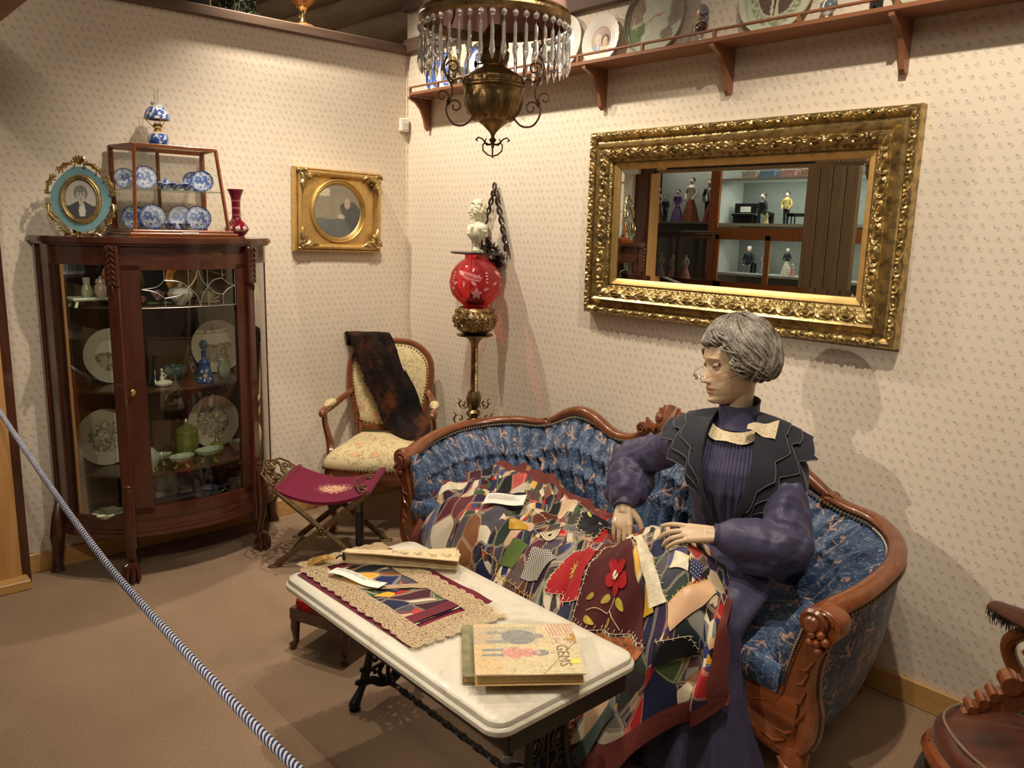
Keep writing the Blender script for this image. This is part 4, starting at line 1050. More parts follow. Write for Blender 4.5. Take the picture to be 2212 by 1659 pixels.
def strands(cols, r, sr, pitch):
    L = [0]
    for a, b in zip(path, path[1:]): L.append(L[-1]+math.dist(a, b))
    nS = 6
    for ci, (cn, mt) in enumerate(cols):
        mb = MB()
        for s in range(nS):
            if s % 2 != ci: continue
            pts = []
            for i, p in enumerate(path):
                a = 2*pi*(L[i]/pitch+s/nS); pts.append((p[0], p[1]+r*cos(a), p[2]+r*sin(a)))
            mb.tube(pts, sr, 6)
        mb.obj(cn, mt, rp)
# resample the path evenly so the twist stays regular
def resample(P, d):
    out = [P[0]]; acc = 0
    for a, b in zip(P, P[1:]):
        L = math.dist(a, b); t = d-acc
        while t < L: out.append(tuple(a[k]+(b[k]-a[k])*t/L for k in range(3))); t += d
        acc = (acc+L) % d if t != L else 0
        acc = L-(t-d)
    return out
path = resample(path, .004)
strands((('white_strands', M['ropew']), ('blue_strands', M['ropeb'])), .0058, .0042, .042)
MB().tube([(.12, -2.205, .915), (.15, -2.205, .915), (.165, -2.205, .93), (.155, -2.205, .945)], .004, 6).obj('hook', M['black'], rp)

# ---------- banquet lamp with cranberry globe ----------
M['cran'] = glass('cranberry_glass', (1.0, .25, .26), .02, .02, 1.4, (.85, .10, .11), .16)
M['dbrass'] = plain('antique_brass', (.30, .21, .10), .36, 1, .45, 40, .25, 120)
bl = thing('banquet_lamp', 'tall brass lamp with a twisted column and an engraved red globe', 'lamp', (.85, -.175, 0))
mb = MB().lathe([(.001, .035), (.12, .035), (.125, .05), (.09, .07), (.03, .10), (.02, .2), (.02, .45), (.035, .5), (.03, .56), (.001, .56)], 24)
for k in range(4): a = k*pi/2+.6; mb.tube([(.07*cos(a), .07*sin(a), .07), (.12*cos(a), .12*sin(a), .05), (.135*cos(a), .135*sin(a), .008)], [.014, .012, .016], 8)
mb.obj('base', M['dbrass'], bl)
mb = MB().lathe([(.001, .56), (.024, .56), (.036, .60), (.02, .625), (.034, .64), (.036, .655), (.022, .67), (.034, .70), (.038, .73), (.03, .755), (.028, .765), (.001, .765)], 24, None, lambda a, i, z: 1+.06*cos(a*6)); mb.obj('vase_knop', M['dbrass'], bl)
rings = []
for i in range(90):
    z = .76+.245*i/89; rings.append([((.0165+.003*cos(6*(2*pi*k/48)))*cos(2*pi*k/48+i*.17), (.0165+.003*cos(6*(2*pi*k/48)))*sin(2*pi*k/48+i*.17), z) for k in range(48)])
MB().loft(rings).obj('twisted_column', M['dbrass'], bl)
MB().lathe([(.001, 1.0), (.018, 1.0), (.022, 1.02), (.042, 1.045), (.06, 1.052), (.092, 1.056), (.093, 1.062), (.03, 1.066), (.001, 1.066)], 40).obj('drip_plate', M['dbrass'], bl)
# pierced bowl gallery
def gfn(a, i, z): return 1+.05*abs(sin(a*8))*(1 if i % 2 else .4)
mb = MB().lathe([(.055, 1.066), (.085, 1.085), (.103, 1.115), (.108, 1.14), (.10, 1.17), (.085, 1.192), (.08, 1.20), (.07, 1.192), (.001, 1.17)], 96, None, gfn)
for k in range(12):
    a = k*pi/6
    for q, (zz, rr) in enumerate(((1.105, .101), (1.142, .108), (1.175, .096))):
        for s in (-1, 1):
            sp_ = spiral((0, 0), .016, .004, s*pi*.5, s*(pi*.5+4.8), 12); Mx = T(rr*cos(a+s*.12+q*.26), rr*sin(a+s*.12+q*.26), zz) @ RZ(a+s*.12+q*.26) @ RY(pi/2)
            mb.tube([(u, v, .004) for u, v in sp_], .0028, 5, M=Mx)
    mb.ball((.11*cos(a), .11*sin(a), 1.13), .007, 8, 5); mb.ball((.09*cos(a+.2), .09*sin(a+.2), 1.172), .006, 6, 4)
mb.obj('pierced_gallery', M['dbrass'], bl)
MB().lathe([(.04, 1.17), (.042, 1.22), (.05, 1.235), (.03, 1.25), (.028, 1.28), (.001, 1.28)], 24).obj('burner', M['black'], bl)
gz = 1.325; gp = [(.06, 1.198), (.062, 1.212), (.058, 1.216)]+[(.131*cos(a), gz+.128*sin(a)) for a in [radians(x) for x in range(-62, 63, 4)]]+[(.056, 1.442), (.055, 1.456), (.06, 1.466)]
mb = MB().lathe(gp, 72, None, cap=(0, 0)); gl = mb.obj('globe', M['cran'], bl)
me_ = plain('etched_pattern', (.78, .32, .33), .5)
mb = MB()
def gpt(u, v, r=.1325): return (r*cos(u)*cos(v), r*sin(u)*cos(v), gz+r*sin(v)*.98)
def gleaf(u, v, ang, L, w, n=8):
    for s in (0,):
        pts = []
        for i in range(n+1):
            t = i/n; ww = w*sin(pi*t)**.8; c = (u+L*t*cos(ang), v+L*t*sin(ang)); pts.append((c, ww))
        vs = []
        for (c, ww) in pts: vs += [gpt(c[0]-ww*sin(ang), c[1]+ww*cos(ang)), gpt(c[0]+ww*sin(ang), c[1]-ww*cos(ang))]
        mb.add(vs, [(2*i, 2*i+1, 2*i+3, 2*i+2) for i in range(n)])
for u0 in (-.75, .9, 2.5, 4.1):
    for k in range(5): gleaf(u0+.1, -.38, k*2*pi/5+.3, .24, .07)
    for i in range(14):
        t = i/13; gleaf(u0-.55+.8*t, .42-.35*t+.1*t*t, 1.0, .11+.06*sin(pi*t), .016); gleaf(u0-.55+.8*t, .42-.35*t+.1*t*t, -2.2, .11+.06*sin(pi*t), .016)
    gleaf(u0-.7, .5, -.5, .35, .07)
    for i in range(4): gleaf(u0-.9+.5*i, -.05-.1*(i % 2), .5+i, .26, .05); gleaf(u0+.45, .05+.12*i, .3, .12, .03)
mb.obj('etched_flowers', me_, gl, smooth=False)
MB().lathe([(.026, 1.25), (.032, 1.33), (.028, 1.43), (.0225, 1.50), (.0255, 1.585)], 28, None, cap=(0, 0)).obj('chimney', M['clearglass'], bl)
for s in (-1, 1):
    for zz, rr in ((.62, .045), (.70, .03)):
        mb = MB(); c = (s*(.022+rr*1.1), zz)
        pts = [(x, 0, z) for x, z in spiral(c, rr, .007, pi if s > 0 else 0, (pi if s > 0 else 0)+s*7.2, 34)]
        mb.tube(pts, .0042, 7, M=RZ(.83)); mb.ball((*pts[-1],), .008, 8, 6, RZ(.83))
        for k in (6, 12, 18): 
            p = pts[k]; mb.tube([p, (p[0]+s*.008, 0, p[2]+.016), (p[0]+s*.02, 0, p[2]+.012)], [.004, .003, .001], 6, M=RZ(.83))
        mb.obj('scroll_arm', M['dbrass'], bl)
# ---------- wall bracket and white bust ----------
wb = thing('wall_bracket', 'dark carved corner bracket with twisted braid sides under the white bust', 'bracket', (.74, 0, 1.462))
M['dwood'] = plain('dark_carved_wood', (.035, .018, .016), .35, var=.3, scale=30, coat=.3)
oc = [(.10*cos(a), .10*sin(a)) for a in [2*pi*k/8+pi/8 for k in range(8)]]
MB().prism([(x*1.75+.02, -.105+y*.95) for x, y in oc], .010).obj('ledge', M['dwood'], wb)
mb = MB()
for s in (0, pi):
    pts = []
    for i in range(80):
        t = i/79; x = .075+.095*(1-t); z = .02+.30*t; a = t*2*pi*3.2+s
        pts.append((x+.0105*cos(a), -.022+.009*sin(a), z))
    mb.tube(pts, .0062, 7)
mb.tube([(.062+.011*cos(a), -.02, .342+.018*sin(a)) for a in [2*pi*k/20 for k in range(20)]], .0055, 7, True)
pts2 = []
for s in (0, pi):
    mb.tube([(-.06+.12*(i/59)+.009*cos(i/59*2*pi*3.2+s), -.022+.008*sin(i/59*2*pi*3.2+s), .02+.30*i/59) for i in range(60)], .006, 7)
mb.obj('braid', M['dwood'], wb)
mb = MB()
R = random.Random(2)
for (x, z, r) in ((.05, .03, .035), (.09, .02, .025), (.03, .07, .022), (.12, -.03, .035), (.14, -.01, .02), (.10, -.07, .028), (.05, -.05, .03), (.12, -.11, .018), (.02, -.09, .02), (-.03, .04, .025), (-.05, -.04, .03)):
    for k in range(6): a = k*1.05+x*9; mb.tube([(x, -.02, z), (x+r*.7*cos(a), -.035, z+r*.7*sin(a)), (x+r*1.2*cos(a+.5), -.02, z+r*1.2*sin(a+.5))], [r*.3, r*.33, r*.05], 6)
mb.obj('carved_leaves', M['dwood'], wb)
iv = (.78, .74, .56)
b0 = bust('bust', 'ivory white bust of a man in a wig on the dark wall bracket', (.785, -.12, 1.4725), -1.9, .262, (iv, iv, iv, iv), vox=.0016)

# ---------- hanging lamp ----------
M['agedbr'] = plain('dull_brass', (.30, .19, .08), .36, .9, .4, 30, .25, 160)
M['strap'] = plain('brown_metal_strap', (.11, .045, .02), .45, .6)
HL = (2.4, -1.405, 1.777)
hl = thing('hanging_lamp', 'ornate hanging oil lamp with pink glass shade and cut glass prisms', 'lamp', HL, .833)  # local x = to the right
def gad(a, i, z): return 1+(.045*max(-.3, cos(a*14)) if .098 < z < .150 else 0)+(.02*cos(a*28) if .175 < z < .187 else 0)+(.05*cos(a*20) if .0845 < z < .092 else 0)
MB().lathe(dense([(.004, .042), (.006, .054), (.016, .066), (.027, .076), (.033, .080), (.036, .084), (.046, .086), (.056, .094), (.066, .112), (.0725, .138), (.0745, .160), (.0745, .163), (.079, .165), (.079, .171), (.074, .174), (.074, .188), (.066, .194), (.046, .206), (.030, .214), (.026, .220), (.001, .221)], 4), 84, None, gad).obj('font', M['agedbr'], hl)
MB().lathe([(.026, .218), (.034, .230), (.036, .248), (.031, .256), (.036, .262), (.033, .282), (.024, .300), (.016, .312), (.001, .312)], 32, None, lambda a, i, z: 1+(.06*cos(a*16) if i in (1, 2) else 0)).obj('burner', M['agedbr'], hl)
mb = MB().tube([(-.03, 0, .223), (-.042, 0, .221)], .002, 6); mb.ball((-.046, 0, .221), (.004, .009, .009)); mb.obj('wick_knob', M['black'], hl)
mb = MB().lathe([(.001, .018), (.004, .022), (.003, .03), (.007, .036), (.010, .041), (.004, .046), (.005, .052)], 12)
for s in (-1, 1):
    mb.tube([(s*.0, 0, .0), (s*.013, 0, .004), (s*.024, 0, .014), (s*.025, 0, .028), (s*.018, 0, .034)], .0022, 6)
    mb.tube([(0, 0, .030), (s*.014, 0, .028), (s*.026, 0, .042), (s*.036, 0, .046), (s*.042, 0, .040), (s*.038, 0, .036)], [.003, .003, .002, .002, .003, .002], 6)
    mb.tube([(s*.012, 0, .028), (s*.02, 0, .034), (s*.016, 0, .045)], [.004, .003, .001], 6)
mb.tube([(0, 0, -.004), (0, 0, .03)], .0025, 6)
mb.obj('bottom_hook', M['strap'], hl)
def cp(x, y): return ((x-960)/4.74/820, 0, (1602-y)/4.74/820)
for s in (-1, 1):
    mb = MB(); f = lambda p: (p[0]*s*-1, 0, p[2])
    main = [cp(*p) for p in ((760, 1240), (690, 1305), (620, 1318), (560, 1295), (515, 1230), (500, 1170), (515, 1110), (545, 1060), (560, 1000), (545, 935), (510, 880), (482, 810), (478, 740), (500, 690), (545, 640), (525, 590), (498, 545))]
    mb.tube([f(p) for p in spline(main, 5)], .0042, 6, flat=(.6, 2.2), up=(0, 1, 0))
    up_ = [(-.0975*s*-1*-1, 0, .272), (.105*s, .0, .31), (.11*s, .0, .33)]
    mb.tube([f(p) for p in spline([cp(498, 545), (-.112, 0, .30), (-.10, 0, .345), (-.125, 0, .385), (-.178, 0, .34)], 5)], .0038, 6, flat=(.6, 2.2), up=(0, 1, 0))
    mb.tube([f(p) for p in spline([cp(515, 850), cp(560, 898), cp(620, 880), cp(648, 880), cp(668, 945)], 4)], .0038, 6, flat=(.6, 2.2), up=(0, 1, 0))
    for c, r0, a0, tt in (((562, 775), 66, pi*.95, -6.9), ((462, 1048), 66, -.15+pi*1.75, 6.9), ((590, 1140), 66, pi*.95, -6.9)):
        q = [(lambda X, Z: cp(X, Z))(c[0]+u, c[1]-v) for u, v in spiral((0, 0), r0, 20, a0, a0+tt, 30)]
        mb.tube([f(p) for p in q], .0036, 6, flat=(.6, 2.2), up=(0, 1, 0))
    mb.obj('scroll_arm', M['strap'], hl)
RZc = .324
mb = MB().lathe([(.179, -.014), (.186, -.010), (.188, .0), (.184, .008), (.187, .012), (.180, .018), (.176, .016), (.178, -.006), (.179, -.014)], 72, T(0, 0, RZc), cap=(0, 0))
mb.obj('shade_ring', M['agedbr'], hl)
def pinkglass():
    m = Mat('pink_shade', (.55, .30, .26), .25, coat=.6); m.b.inputs['Transmission Weight'].default_value = 0
    m.b.inputs['Subsurface Weight'].default_value = 0; m.color(m.ramp(m.noise(3, 2), [(.3, (.42, .20, .17)), (.7, (.60, .36, .32))])); return m.m
MB().lathe(dense([(.178, RZc+.01), (.170, RZc+.06), (.140, RZc+.12), (.095, RZc+.16), (.072, RZc+.18)], 6)+[(.069, RZc+.18)]+dense([(.092, RZc+.157), (.137, RZc+.117), (.167, RZc+.058), (.175, RZc+.01)], 6), 72, None, cap=(0, 0)).obj('lamp_shade', pinkglass(), hl)
MB().lathe([(.018, .31), (.022, .36), (.018, .48), (.016, .56)], 24, None, cap=(0, 0)).obj('chimney', M['clearglass'], hl)
M['crystal'] = (lambda m: (m.b.inputs['Transmission Weight'].__setattr__('default_value', .85), m.m)[1])(Mat('cut_crystal', (.98, .97, .95), .02))
pr = None
for k in range(44):
    a = 2*pi*k/44; x, y = .184*cos(a), .184*sin(a)
    if pr is None:
        mb = MB(); pf_ = [(.001, -.030), (.004, -.035), (.0046, -.046), (.0042, -.068), (.007, -.092), (.0056, -.100), (.001, -.114)]
        mb.lathe(pf_, 6); pr = mb.obj('prism', M['crystal'], hl, smooth=False)
        mb = MB().ball((0, 0, -.012), (.0072, .0072, .0078), 8, 6).tube([(0, 0, 0), (0, 0, -.03)], .0008, 4); pb = mb.obj('bead', M['crystal'], pr, smooth=False)
        p = pr
    else:
        p = pr.copy(); link(p); p.parent = hl; q = pb.copy(); link(q); q.parent = p
    p.location = (x, y, RZc-.012); p.rotation_euler = (0, 0, a+RND.uniform(-.5, .5))
mb = MB()
for s in (1,):
    for i in range(26):
        z = RZc-.12+i*.0085
        if i % 2: mb.tube([(.150+.003*cos(t), .02, z+.006*sin(t)) for t in [2*pi*k/8 for k in range(8)]], .0009, 4, True)
        else: mb.tube([(.150, .02+.003*cos(t), z+.006*sin(t)) for t in [2*pi*k/8 for k in range(8)]], .0009, 4, True)
mb.obj('pull_chain', M['strap'], hl)
mb = MB()
for k in range(3):
    a = 2*pi*k/3+.5
    for i in range(44):
        t = i/43; r = .182*(1-t)+.02*t; z = RZc+.02+t*.60
        mb.tube([(r*cos(a)+.004*cos(w_)*(i % 2), r*sin(a)+.004*cos(w_)*((i+1) % 2), z+.010*sin(w_)) for w_ in [2*pi*j/8 for j in range(8)]], .0013, 4, True)
mb.obj('hanging_chain', M['agedbr'], hl)

# ---------- tapestry armchair ----------
def tapestry():
    m = Mat('floral_tapestry', rough=.9, sheen=.2)
    base = (.66, .54, .30)
    v = m.mapp(scale=(1, 1, 1)); nz = m.noise(14, 3, .6)
    d = m.vor(9, v); rnd = N(m.nt, m.lastvor.outputs['Color'])
    n2 = m.noise(55, 4, .7); leaf = (m.noise(26, 3, .6)-.5).abs().lt(.022)*(d.lt(.62))
    c = m.mix(leaf*.75, m.mix(n2*.4, base, (.58, .47, .25)), (.27, .23, .13))
    pet = (d+(n2-.5)*.28).lt(.25); c = m.mix(pet*.8, c, m.ramp(n2, [(.35, (.45, .20, .13)), (.5, (.64, .37, .24)), (.62, (.72, .50, .24))]))
    cen = (d+(n2-.5)*.2).lt(.07); c = m.mix(cen, c, (.62, .40, .12))
    m.color(c); m.bump(m.noise(420, 2), .3, .002); return m.m
M['tap'] = tapestry()
M['nail'] = plain('brass_nail', (.30, .20, .09), .35, 1)
ch = thing('armchair', 'carved walnut armchair with floral tapestry seat and back in the corner', 'armchair', (.385, -.425, 0), -.735)
W_ = 'walnut'
# seat: domed cushion and rails
def seat_out(s=1):
    pts = [(.27, 0), (.262, -.14), (.24, -.245), (.20, -.275), (0, -.235), (-.2, -.20), (-.225, -.15), (-.225, .15), (-.2, .20), (0, .235), (.20, .275), (.24, .245), (.262, .14)]
    return [(p[0]*s, p[1]*s) for p in spline([(a, b, 0) for a, b in pts], 4, True)]
rings = []
for s, z in ((1.0, .345), (1.02, .365), (1.01, .385), (.97, .405), (.9, .425), (.75, .445), (.5, .458), (.25, .464), (.02, .466)): rings.append([(x, y, z) for x, y in seat_out(s)])
MB().loft(rings).obj('seat', M['tap'], ch)
MB().loft([[(x, y, z) for x, y in seat_out(s)] for s, z in ((.98, .27), (1.0, .29), (1.015, .31), (1.0, .345))]).obj('seat_rail', M[W_], ch)
mb = MB(); so = seat_out(1.025)
for i in range(0, len(so)): mb.ball((so[i][0], so[i][1], .352), .006, 6, 4)
for i in range(0, len(so)):
    a, b = so[i], so[(i+1) % len(so)]; mb.ball(((a[0]+b[0])/2, (a[1]+b[1])/2, .352), .006, 6, 4)
mb.obj('seat_nails', M['nail'], ch)
def cab_leg(x, y, dx, dy):
    return MB().tube(spline([(x, y, .32), (x+dx*1.0, y+dy*1.0, .25), (x+dx*.7, y+dy*.7, .15), (x-dx*.1, y-dy*.1, .06), (x+dx*.6, y+dy*.6, .012), (x+dx*.9, y+dy*.9, .0)], 4), [.034, .033, .026, .019, .016, .014, .02, .018], 10)
for sx, sy in ((1, -1), (1, 1)): cab_leg(.215, sy*.225, .028, sy*.02).obj('leg', M[W_], ch)
for sy in (-1, 1): MB().tube(spline([(-.19, sy*.17, .34), (-.205, sy*.175, .2), (-.25, sy*.18, 0)], 5), [.024, .02, .018], 8).obj('leg', M[W_], ch)
# back: cartouche leaning backwards
BM = T(-.20, 0, .46) @ RY(-.21) @ RZ(pi/2) @ RX(pi/2)      # local x = chair right (y), y up, z forward
bo_ = spline([(0, .50, 0), (.13, .485, 0), (.215, .41, 0), (.232, .30, 0), (.215, .18, 0), (.185, .06, 0), (.165, .02, 0), (0, .005, 0), (-.165, .02, 0), (-.185, .06, 0), (-.215, .18, 0), (-.232, .30, 0), (-.215, .41, 0), (-.13, .485, 0)], 6, True)
o = MB().tube(bo_, .019, 10, True, flat=(1, 1.25)).obj('back_frame', M[W_], ch); o.matrix_local = BM
def inset(P, s, cy=.25): return [(p[0]*s, cy+(p[1]-cy)*s) for p in P]
mb = MB(); mb.loft([[(x, y, z) for x, y in inset(bo_, s)] for s, z in ((.95, -.012), (.95, .010), (.88, .022), (.7, .03), (.4, .034), (.02, .035))])
o = mb.obj('back_panel', M['tap'], ch); o.matrix_local = BM
mb = MB(); q = inset(bo_, .905)
for p in q[::1]: mb.ball((p[0], p[1], .020), .0055, 6, 4)
o = mb.obj('back_nails', M['nail'], ch); o.matrix_local = BM
for s in (-1, 1):
    mb = MB().tube([(-.20, s*.165, .36), (-.195, s*.165, .50)], [.022, .02], 8); mb.obj('back_post', M[W_], ch)
    # arm: from the back frame forward, then down to the seat rail
    mb = MB().tube(spline([(-.235, s*.215, .67), (-.17, s*.24, .655), (-.06, s*.268, .635), (.06, s*.285, .63), (.14, s*.288, .635), (.185, s*.285, .628), (.195, s*.283, .612)], 5), [.017, .017, .018, .02, .021, .023, .016], 10)
    mb.obj('arm', M[W_], ch)
    mb = MB().tube(spline([(.165, s*.283, .62), (.135, s*.285, .56), (.105, s*.275, .48), (.12, s*.262, .41), (.17, s*.255, .345)], 5), [.015, .017, .019, .024, .026], 8); mb.obj('arm_support', M[W_], ch)
    mb = MB().ball((0, 0, 0), (.075, .027, .020), 18, 10, T(.03, s*.281, .652) @ RZ(s*.1)); mb.obj('arm_pad', M['tap'], ch)

# fur stole thrown over the back and down to the seat
fur = MB(); R = random.Random(11)
CM = T(.385, -.425, 0) @ RZ(-.735)
def furp(u, v):
    # v from behind the top, over it, down the front; u across
    c = spline([(-.315, -.13, .92), (-.315, -.13, .975), (-.275, -.12, .995), (-.235, -.08, .90), (-.20, -.02, .78), (-.165, .04, .66), (-.13, .10, .54), (-.07, .15, .50), (.0, .20, .475)], 6)
    k = v*(len(c)-1); i = min(len(c)-2, int(k)); f = k-i; p = [c[i][j]*(1-f)+c[i+1][j]*f for j in range(3)]
    w = .118-.02*max(0, v-.35)
    x, y, z = p[0], p[1]+(u-.5)*2*w, p[2]+(u-.5)*(.05 if v > .5 else .0)
    h = .012+.010*fbm(u*4, v*7, 3)+.014*sin(pi*u)**.5
    return x+h+.006*sin(u*14+v*5), y+.006*sin(v*23), z+(.25*h if v > .15 else .0)
fur.grid(lambda u, v: CM @ Vector(furp(u, v)), 40, 90)
fur.grid(lambda u, v: CM @ Vector((lambda p: (p[0]-.022, p[1], p[2]-.004))(furp(1-u, v))), 20, 45)
for k in range(17000):
    u, v = R.random(), R.random(); 
    if R.random() < .1: u = R.choice((0, 1))
    p = Vector(furp(u, v)); d = Vector((R.uniform(.2, 1), R.uniform(-.35, .35)+(.6 if u > .97 else -.6 if u < .03 else 0), -.9 if v > .16 else .3)).normalized()*R.uniform(.012, .024); n = Vector((0, 1, 0)).cross(d).normalized().cross(d)*0.0
    s = Vector((R.uniform(-1, 1), 1, R.uniform(-.5, .5))).normalized()*.0012
    fur.add([CM @ (p-s), CM @ (p+s), CM @ (p+d)], [(0, 1, 2)])
m = Mat('brown_fur', rough=.7, spec=.15); m.color(m.ramp(m.noise(7, 3, .6), [(.38, (.006, .004, .004)), (.55, (.018, .008, .005)), (.7, (.10, .03, .01))])); M['fur'] = m.m
fo = fur.obj('fur_stole', M['fur']); tag(fo, 'dark brown fur stole draped over the tapestry armchair', 'stole')

# ---------- folding camp stool ----------
M['bronze'] = plain('bronzed_iron', (.19, .125, .06), .45, .75, .25, 30)
st = thing('folding_stool', 'folding metal X-frame stool with a wine red needlework seat', 'stool', (.65, -.895, 0), -.77)
# local x towards the camera (front at +), y to the right
hw, hd, TH = .215, .19, .378
for sx in (-1, 1):
    for sy in (-1, 1):
        mb = MB(); a = Vector((sx*hd, sy*(hw+.012), 0.006)); b = Vector((sx*hd, -sy*hw, TH))
        mb.tube([a, b], .0105, 4, flat=(1.35, .75), up=(1, 0, 0)); mb.box((a.x, a.y+sy*.008, .004), (.03, .05, .008), b=.003)
        mb.obj('leg', M['bronze'], st)
    mb = MB(); zc = TH/2
    for k in range(6): a = k*pi/3; mb.ball((sx*(hd+.014), .016*cos(a), zc+.016*sin(a)), (.008, .009, .009), 8, 6)
    mb.ball((sx*(hd+.018), 0, zc), .009, 8, 6); mb.tube([(sx*(hd-.02), 0, zc), (sx*(hd+.02), 0, zc)], .008, 8); mb.obj('rosette', M['bronze'], st)
for sy in (-1, 1):
    MB().tube([(-hd-.02, sy*hw, TH), (hd+.02, sy*hw, TH)], .0085, 8).obj('seat_bar', M['bronze'], st)
    MB().tube([(-hd, sy*(hw*.93), .02), (hd, sy*hw*.93, .02)], .005, 6).obj('floor_bar', M['bronze'], st)
def sag(u, v):
    y = (v-.5)*2*hw; z = TH+.008-.055*(1-(2*v-1)**2)-.012*sin(pi*u)*0; x = (u-.5)*2*(hd+.005)
    return (x, y, z)
mst = Mat('wine_needlework', rough=.95, sheen=.5)
x, y, z = mst.xyz(); nn = mst.noise(90, 3, .7); dd = ((x+.0)*(x+.0)*130.0+(y-.01)*(y-.01)*95.0).sqrt()
fl = (dd+(nn-.5)*2.6).lt(.62)*(dd.lt(1.15))
c = mst.mix(mst.noise(300, 2)*.5, (.15, .008, .035), (.21, .016, .055))
c = mst.mix(fl, c, mst.ramp(mst.noise(75, 3, .6), [(.36, (.12, .13, .05)), (.45, (.58, .22, .18)), (.53, (.72, .50, .28)), (.62, (.68, .32, .30))])); mst.color(c)
mb = MB(); mb.grid(sag, 16, 30); mb.grid(lambda u, v: (lambda p: (p[0], p[1], p[2]-.014))(sag(1-u, v)), 16, 30)
for s in (-1, 1): mb.grid(lambda u, v: (lambda p: (s*(hd+.005), p[1], p[2]-.014*(u if s > 0 else 1-u)))(sag(0, v)), 1, 30)
for s in (-1, 1): mb.tube([(-hd-.004, s*(hw+.0), TH+.0), (hd+.004, s*hw, TH)], .0125, 10)
mb.obj('seat', mst.m, st)
# pierced cast rack rising along the left bar
mb = MB(); RK = T(0, -hw-.006, TH+.004) @ RX(.95)     # local x along the bar, z up
def pl(pts, r=.005): mb.tube([RK @ Vector((x, 0, z)) for x, z in pts], r, 6, flat=(1, .9))
pl([(-.165, .008), (.165, .008)], .008)
pl([(-.15, .01), (-.165, .05), (-.135, .095), (-.09, .10), (0, .135), (.09, .10), (.135, .095), (.165, .05), (.15, .01)], .0052)
for s in (-1, 1):
    pl([(s*x, z) for x, z in spiral((.105, .045), .028, .006, -1, 4.5)], .0055)
    pl([(s*x, z) for x, z in spiral((.13, .028), .018, .004, 0, 4.5)], .005)
    pl([(s*.02, .01), (s*.03, .04), (s*.065, .055), (s*.085, .08), (s*.06, .10), (s*.035, .085)], .0085)
    pl([(s*.035, .085), (s*.012, .07), (s*.018, .105), (s*.0, .125)], .006)
    pl([(s*.065, .055), (s*.07, .03), (s*.055, .012)], .007)
    pl([(s*.155, .015), (s*.175, .02), (s*.178, .035)], .005)
mb.obj('pierced_rack', M['bronze'], st)
# second rack lies folded on the right bar
mb = MB(); RK = T(0, hw+.006, TH-.004) @ RX(.42) @ RX(1.15)
pl([(-.165, .008), (.165, .008)], .007); pl([(-.15, .01), (-.16, .05), (0, .11), (.16, .05), (.15, .01)], .005)
for s in (-1, 1): pl([(s*x, z) for x, z in spiral((.08, .045), .03, .006, -1, 4.5)], .0055)
mb.obj('folded_rack', M['bronze'], st)
# dark post with a metal collar standing behind the stool's right legs
um = thing('umbrella', 'closed black umbrella or stick case with a metal collar behind the red stool', 'umbrella', (.765, -.812, 0))
MB().tube([(0, 0, 0), (0, 0, .235)], [.020, .022], 14).obj('shaft', plain('navy_black_cover', (.008, .012, .022), .35, coat=.4), um)
MB().tube([(0, 0, .235), (0, 0, .275)], [.0225, .0215], 14).tube([(0, 0, .275), (0, 0, .285), (.004, 0, .30)], [.016, .015, .008], 10).obj('collar', plain('worn_steel', (.20, .21, .20), .35, .8), um)

# ---------- little red footstool ----------
fs = thing('footstool', 'low wooden footstool with red top half under the marble table', 'footstool', (1.435, -1.305, 0), .37)
hx, hy = .125, .135
MB().box((0, 0, .145), (2*hx+.02, 2*hy+.02, .05), b=.006).obj('rail', M['mahog'], fs)
mb = MB(); rings = []
for s, z in ((1, .17), (1.03, .185), (1.0, .205), (.85, .218), (.5, .225), (.02, .227)):
    rings.append([(max(-1, min(1, 1.25*cos(a)))*hx*1.02*s, max(-1, min(1, 1.25*sin(a)))*hy*1.02*s, z) for a in [2*pi*k/32 for k in range(32)]])
mb.loft(rings).obj('seat', plain('red_velvet', (.42, .008, .006), .9, sheen=.4), fs)
for sx in (-1, 1):
    for sy in (-1, 1): MB().tube([(sx*hx*.92, sy*hy*.92, .15), (sx*hx*.95, sy*hy*.95, .09), (sx*hx*.93, sy*hy*.93, .03), (sx*hx*1.0, sy*hy*1.0, .015), (sx*hx*1.0, sy*hy*1.0, 0)], [.02, .018, .011, .016, .012], 10).obj('leg', M['mahog'], fs)

# ---------- marble table ----------
mm = Mat('white_marble', rough=.38, coat=.05)
v1 = mm.noise(5, 6, .65, None, 1.2); v2 = mm.vor(26)
c = mm.ramp(v1, [(.30, (.42, .38, .29)), (.45, (.62, .57, .46)), (.7, (.70, .65, .54))])
c = mm.mix((mm.noise(60, 2).gt(.66))*.25, c, (.35, .31, .24)); mm.color(c); M['marble'] = mm.m
tb = thing('marble_table', 'low marble-topped table on black cast iron legs', 'table', (2.28, -1.451, 0))
def rrect(w, h, r, n=6):
    P = []
    for cx, cy, a0 in ((w-r, h-r, 0), (-w+r, h-r, pi/2), (-w+r, -h+r, pi), (w-r, -h+r, 1.5*pi)):
        for k in range(n+1): a = a0+pi/2*k/n; P.append((cx+r*cos(a), cy+r*sin(a)))
    return P
rings = []
for ins, z in ((.02, .463), (.004, .463), (0, .468), (0, .478), (.003, .482), (.008, .484), (.008, .488), (.011, .496), (.018, .5), (.05, .5), (.2, .5)):
    rings.append([(x, y, z) for x, y in rrect(.526-ins, .256-ins, max(.012, .052-ins), 6)])
MB().loft(rings).obj('marble_top', M['marble'], tb)
MB().box((.03, .01, .43), (.95, .42, .066), b=.004).obj('sub_frame', M['black'], tb)
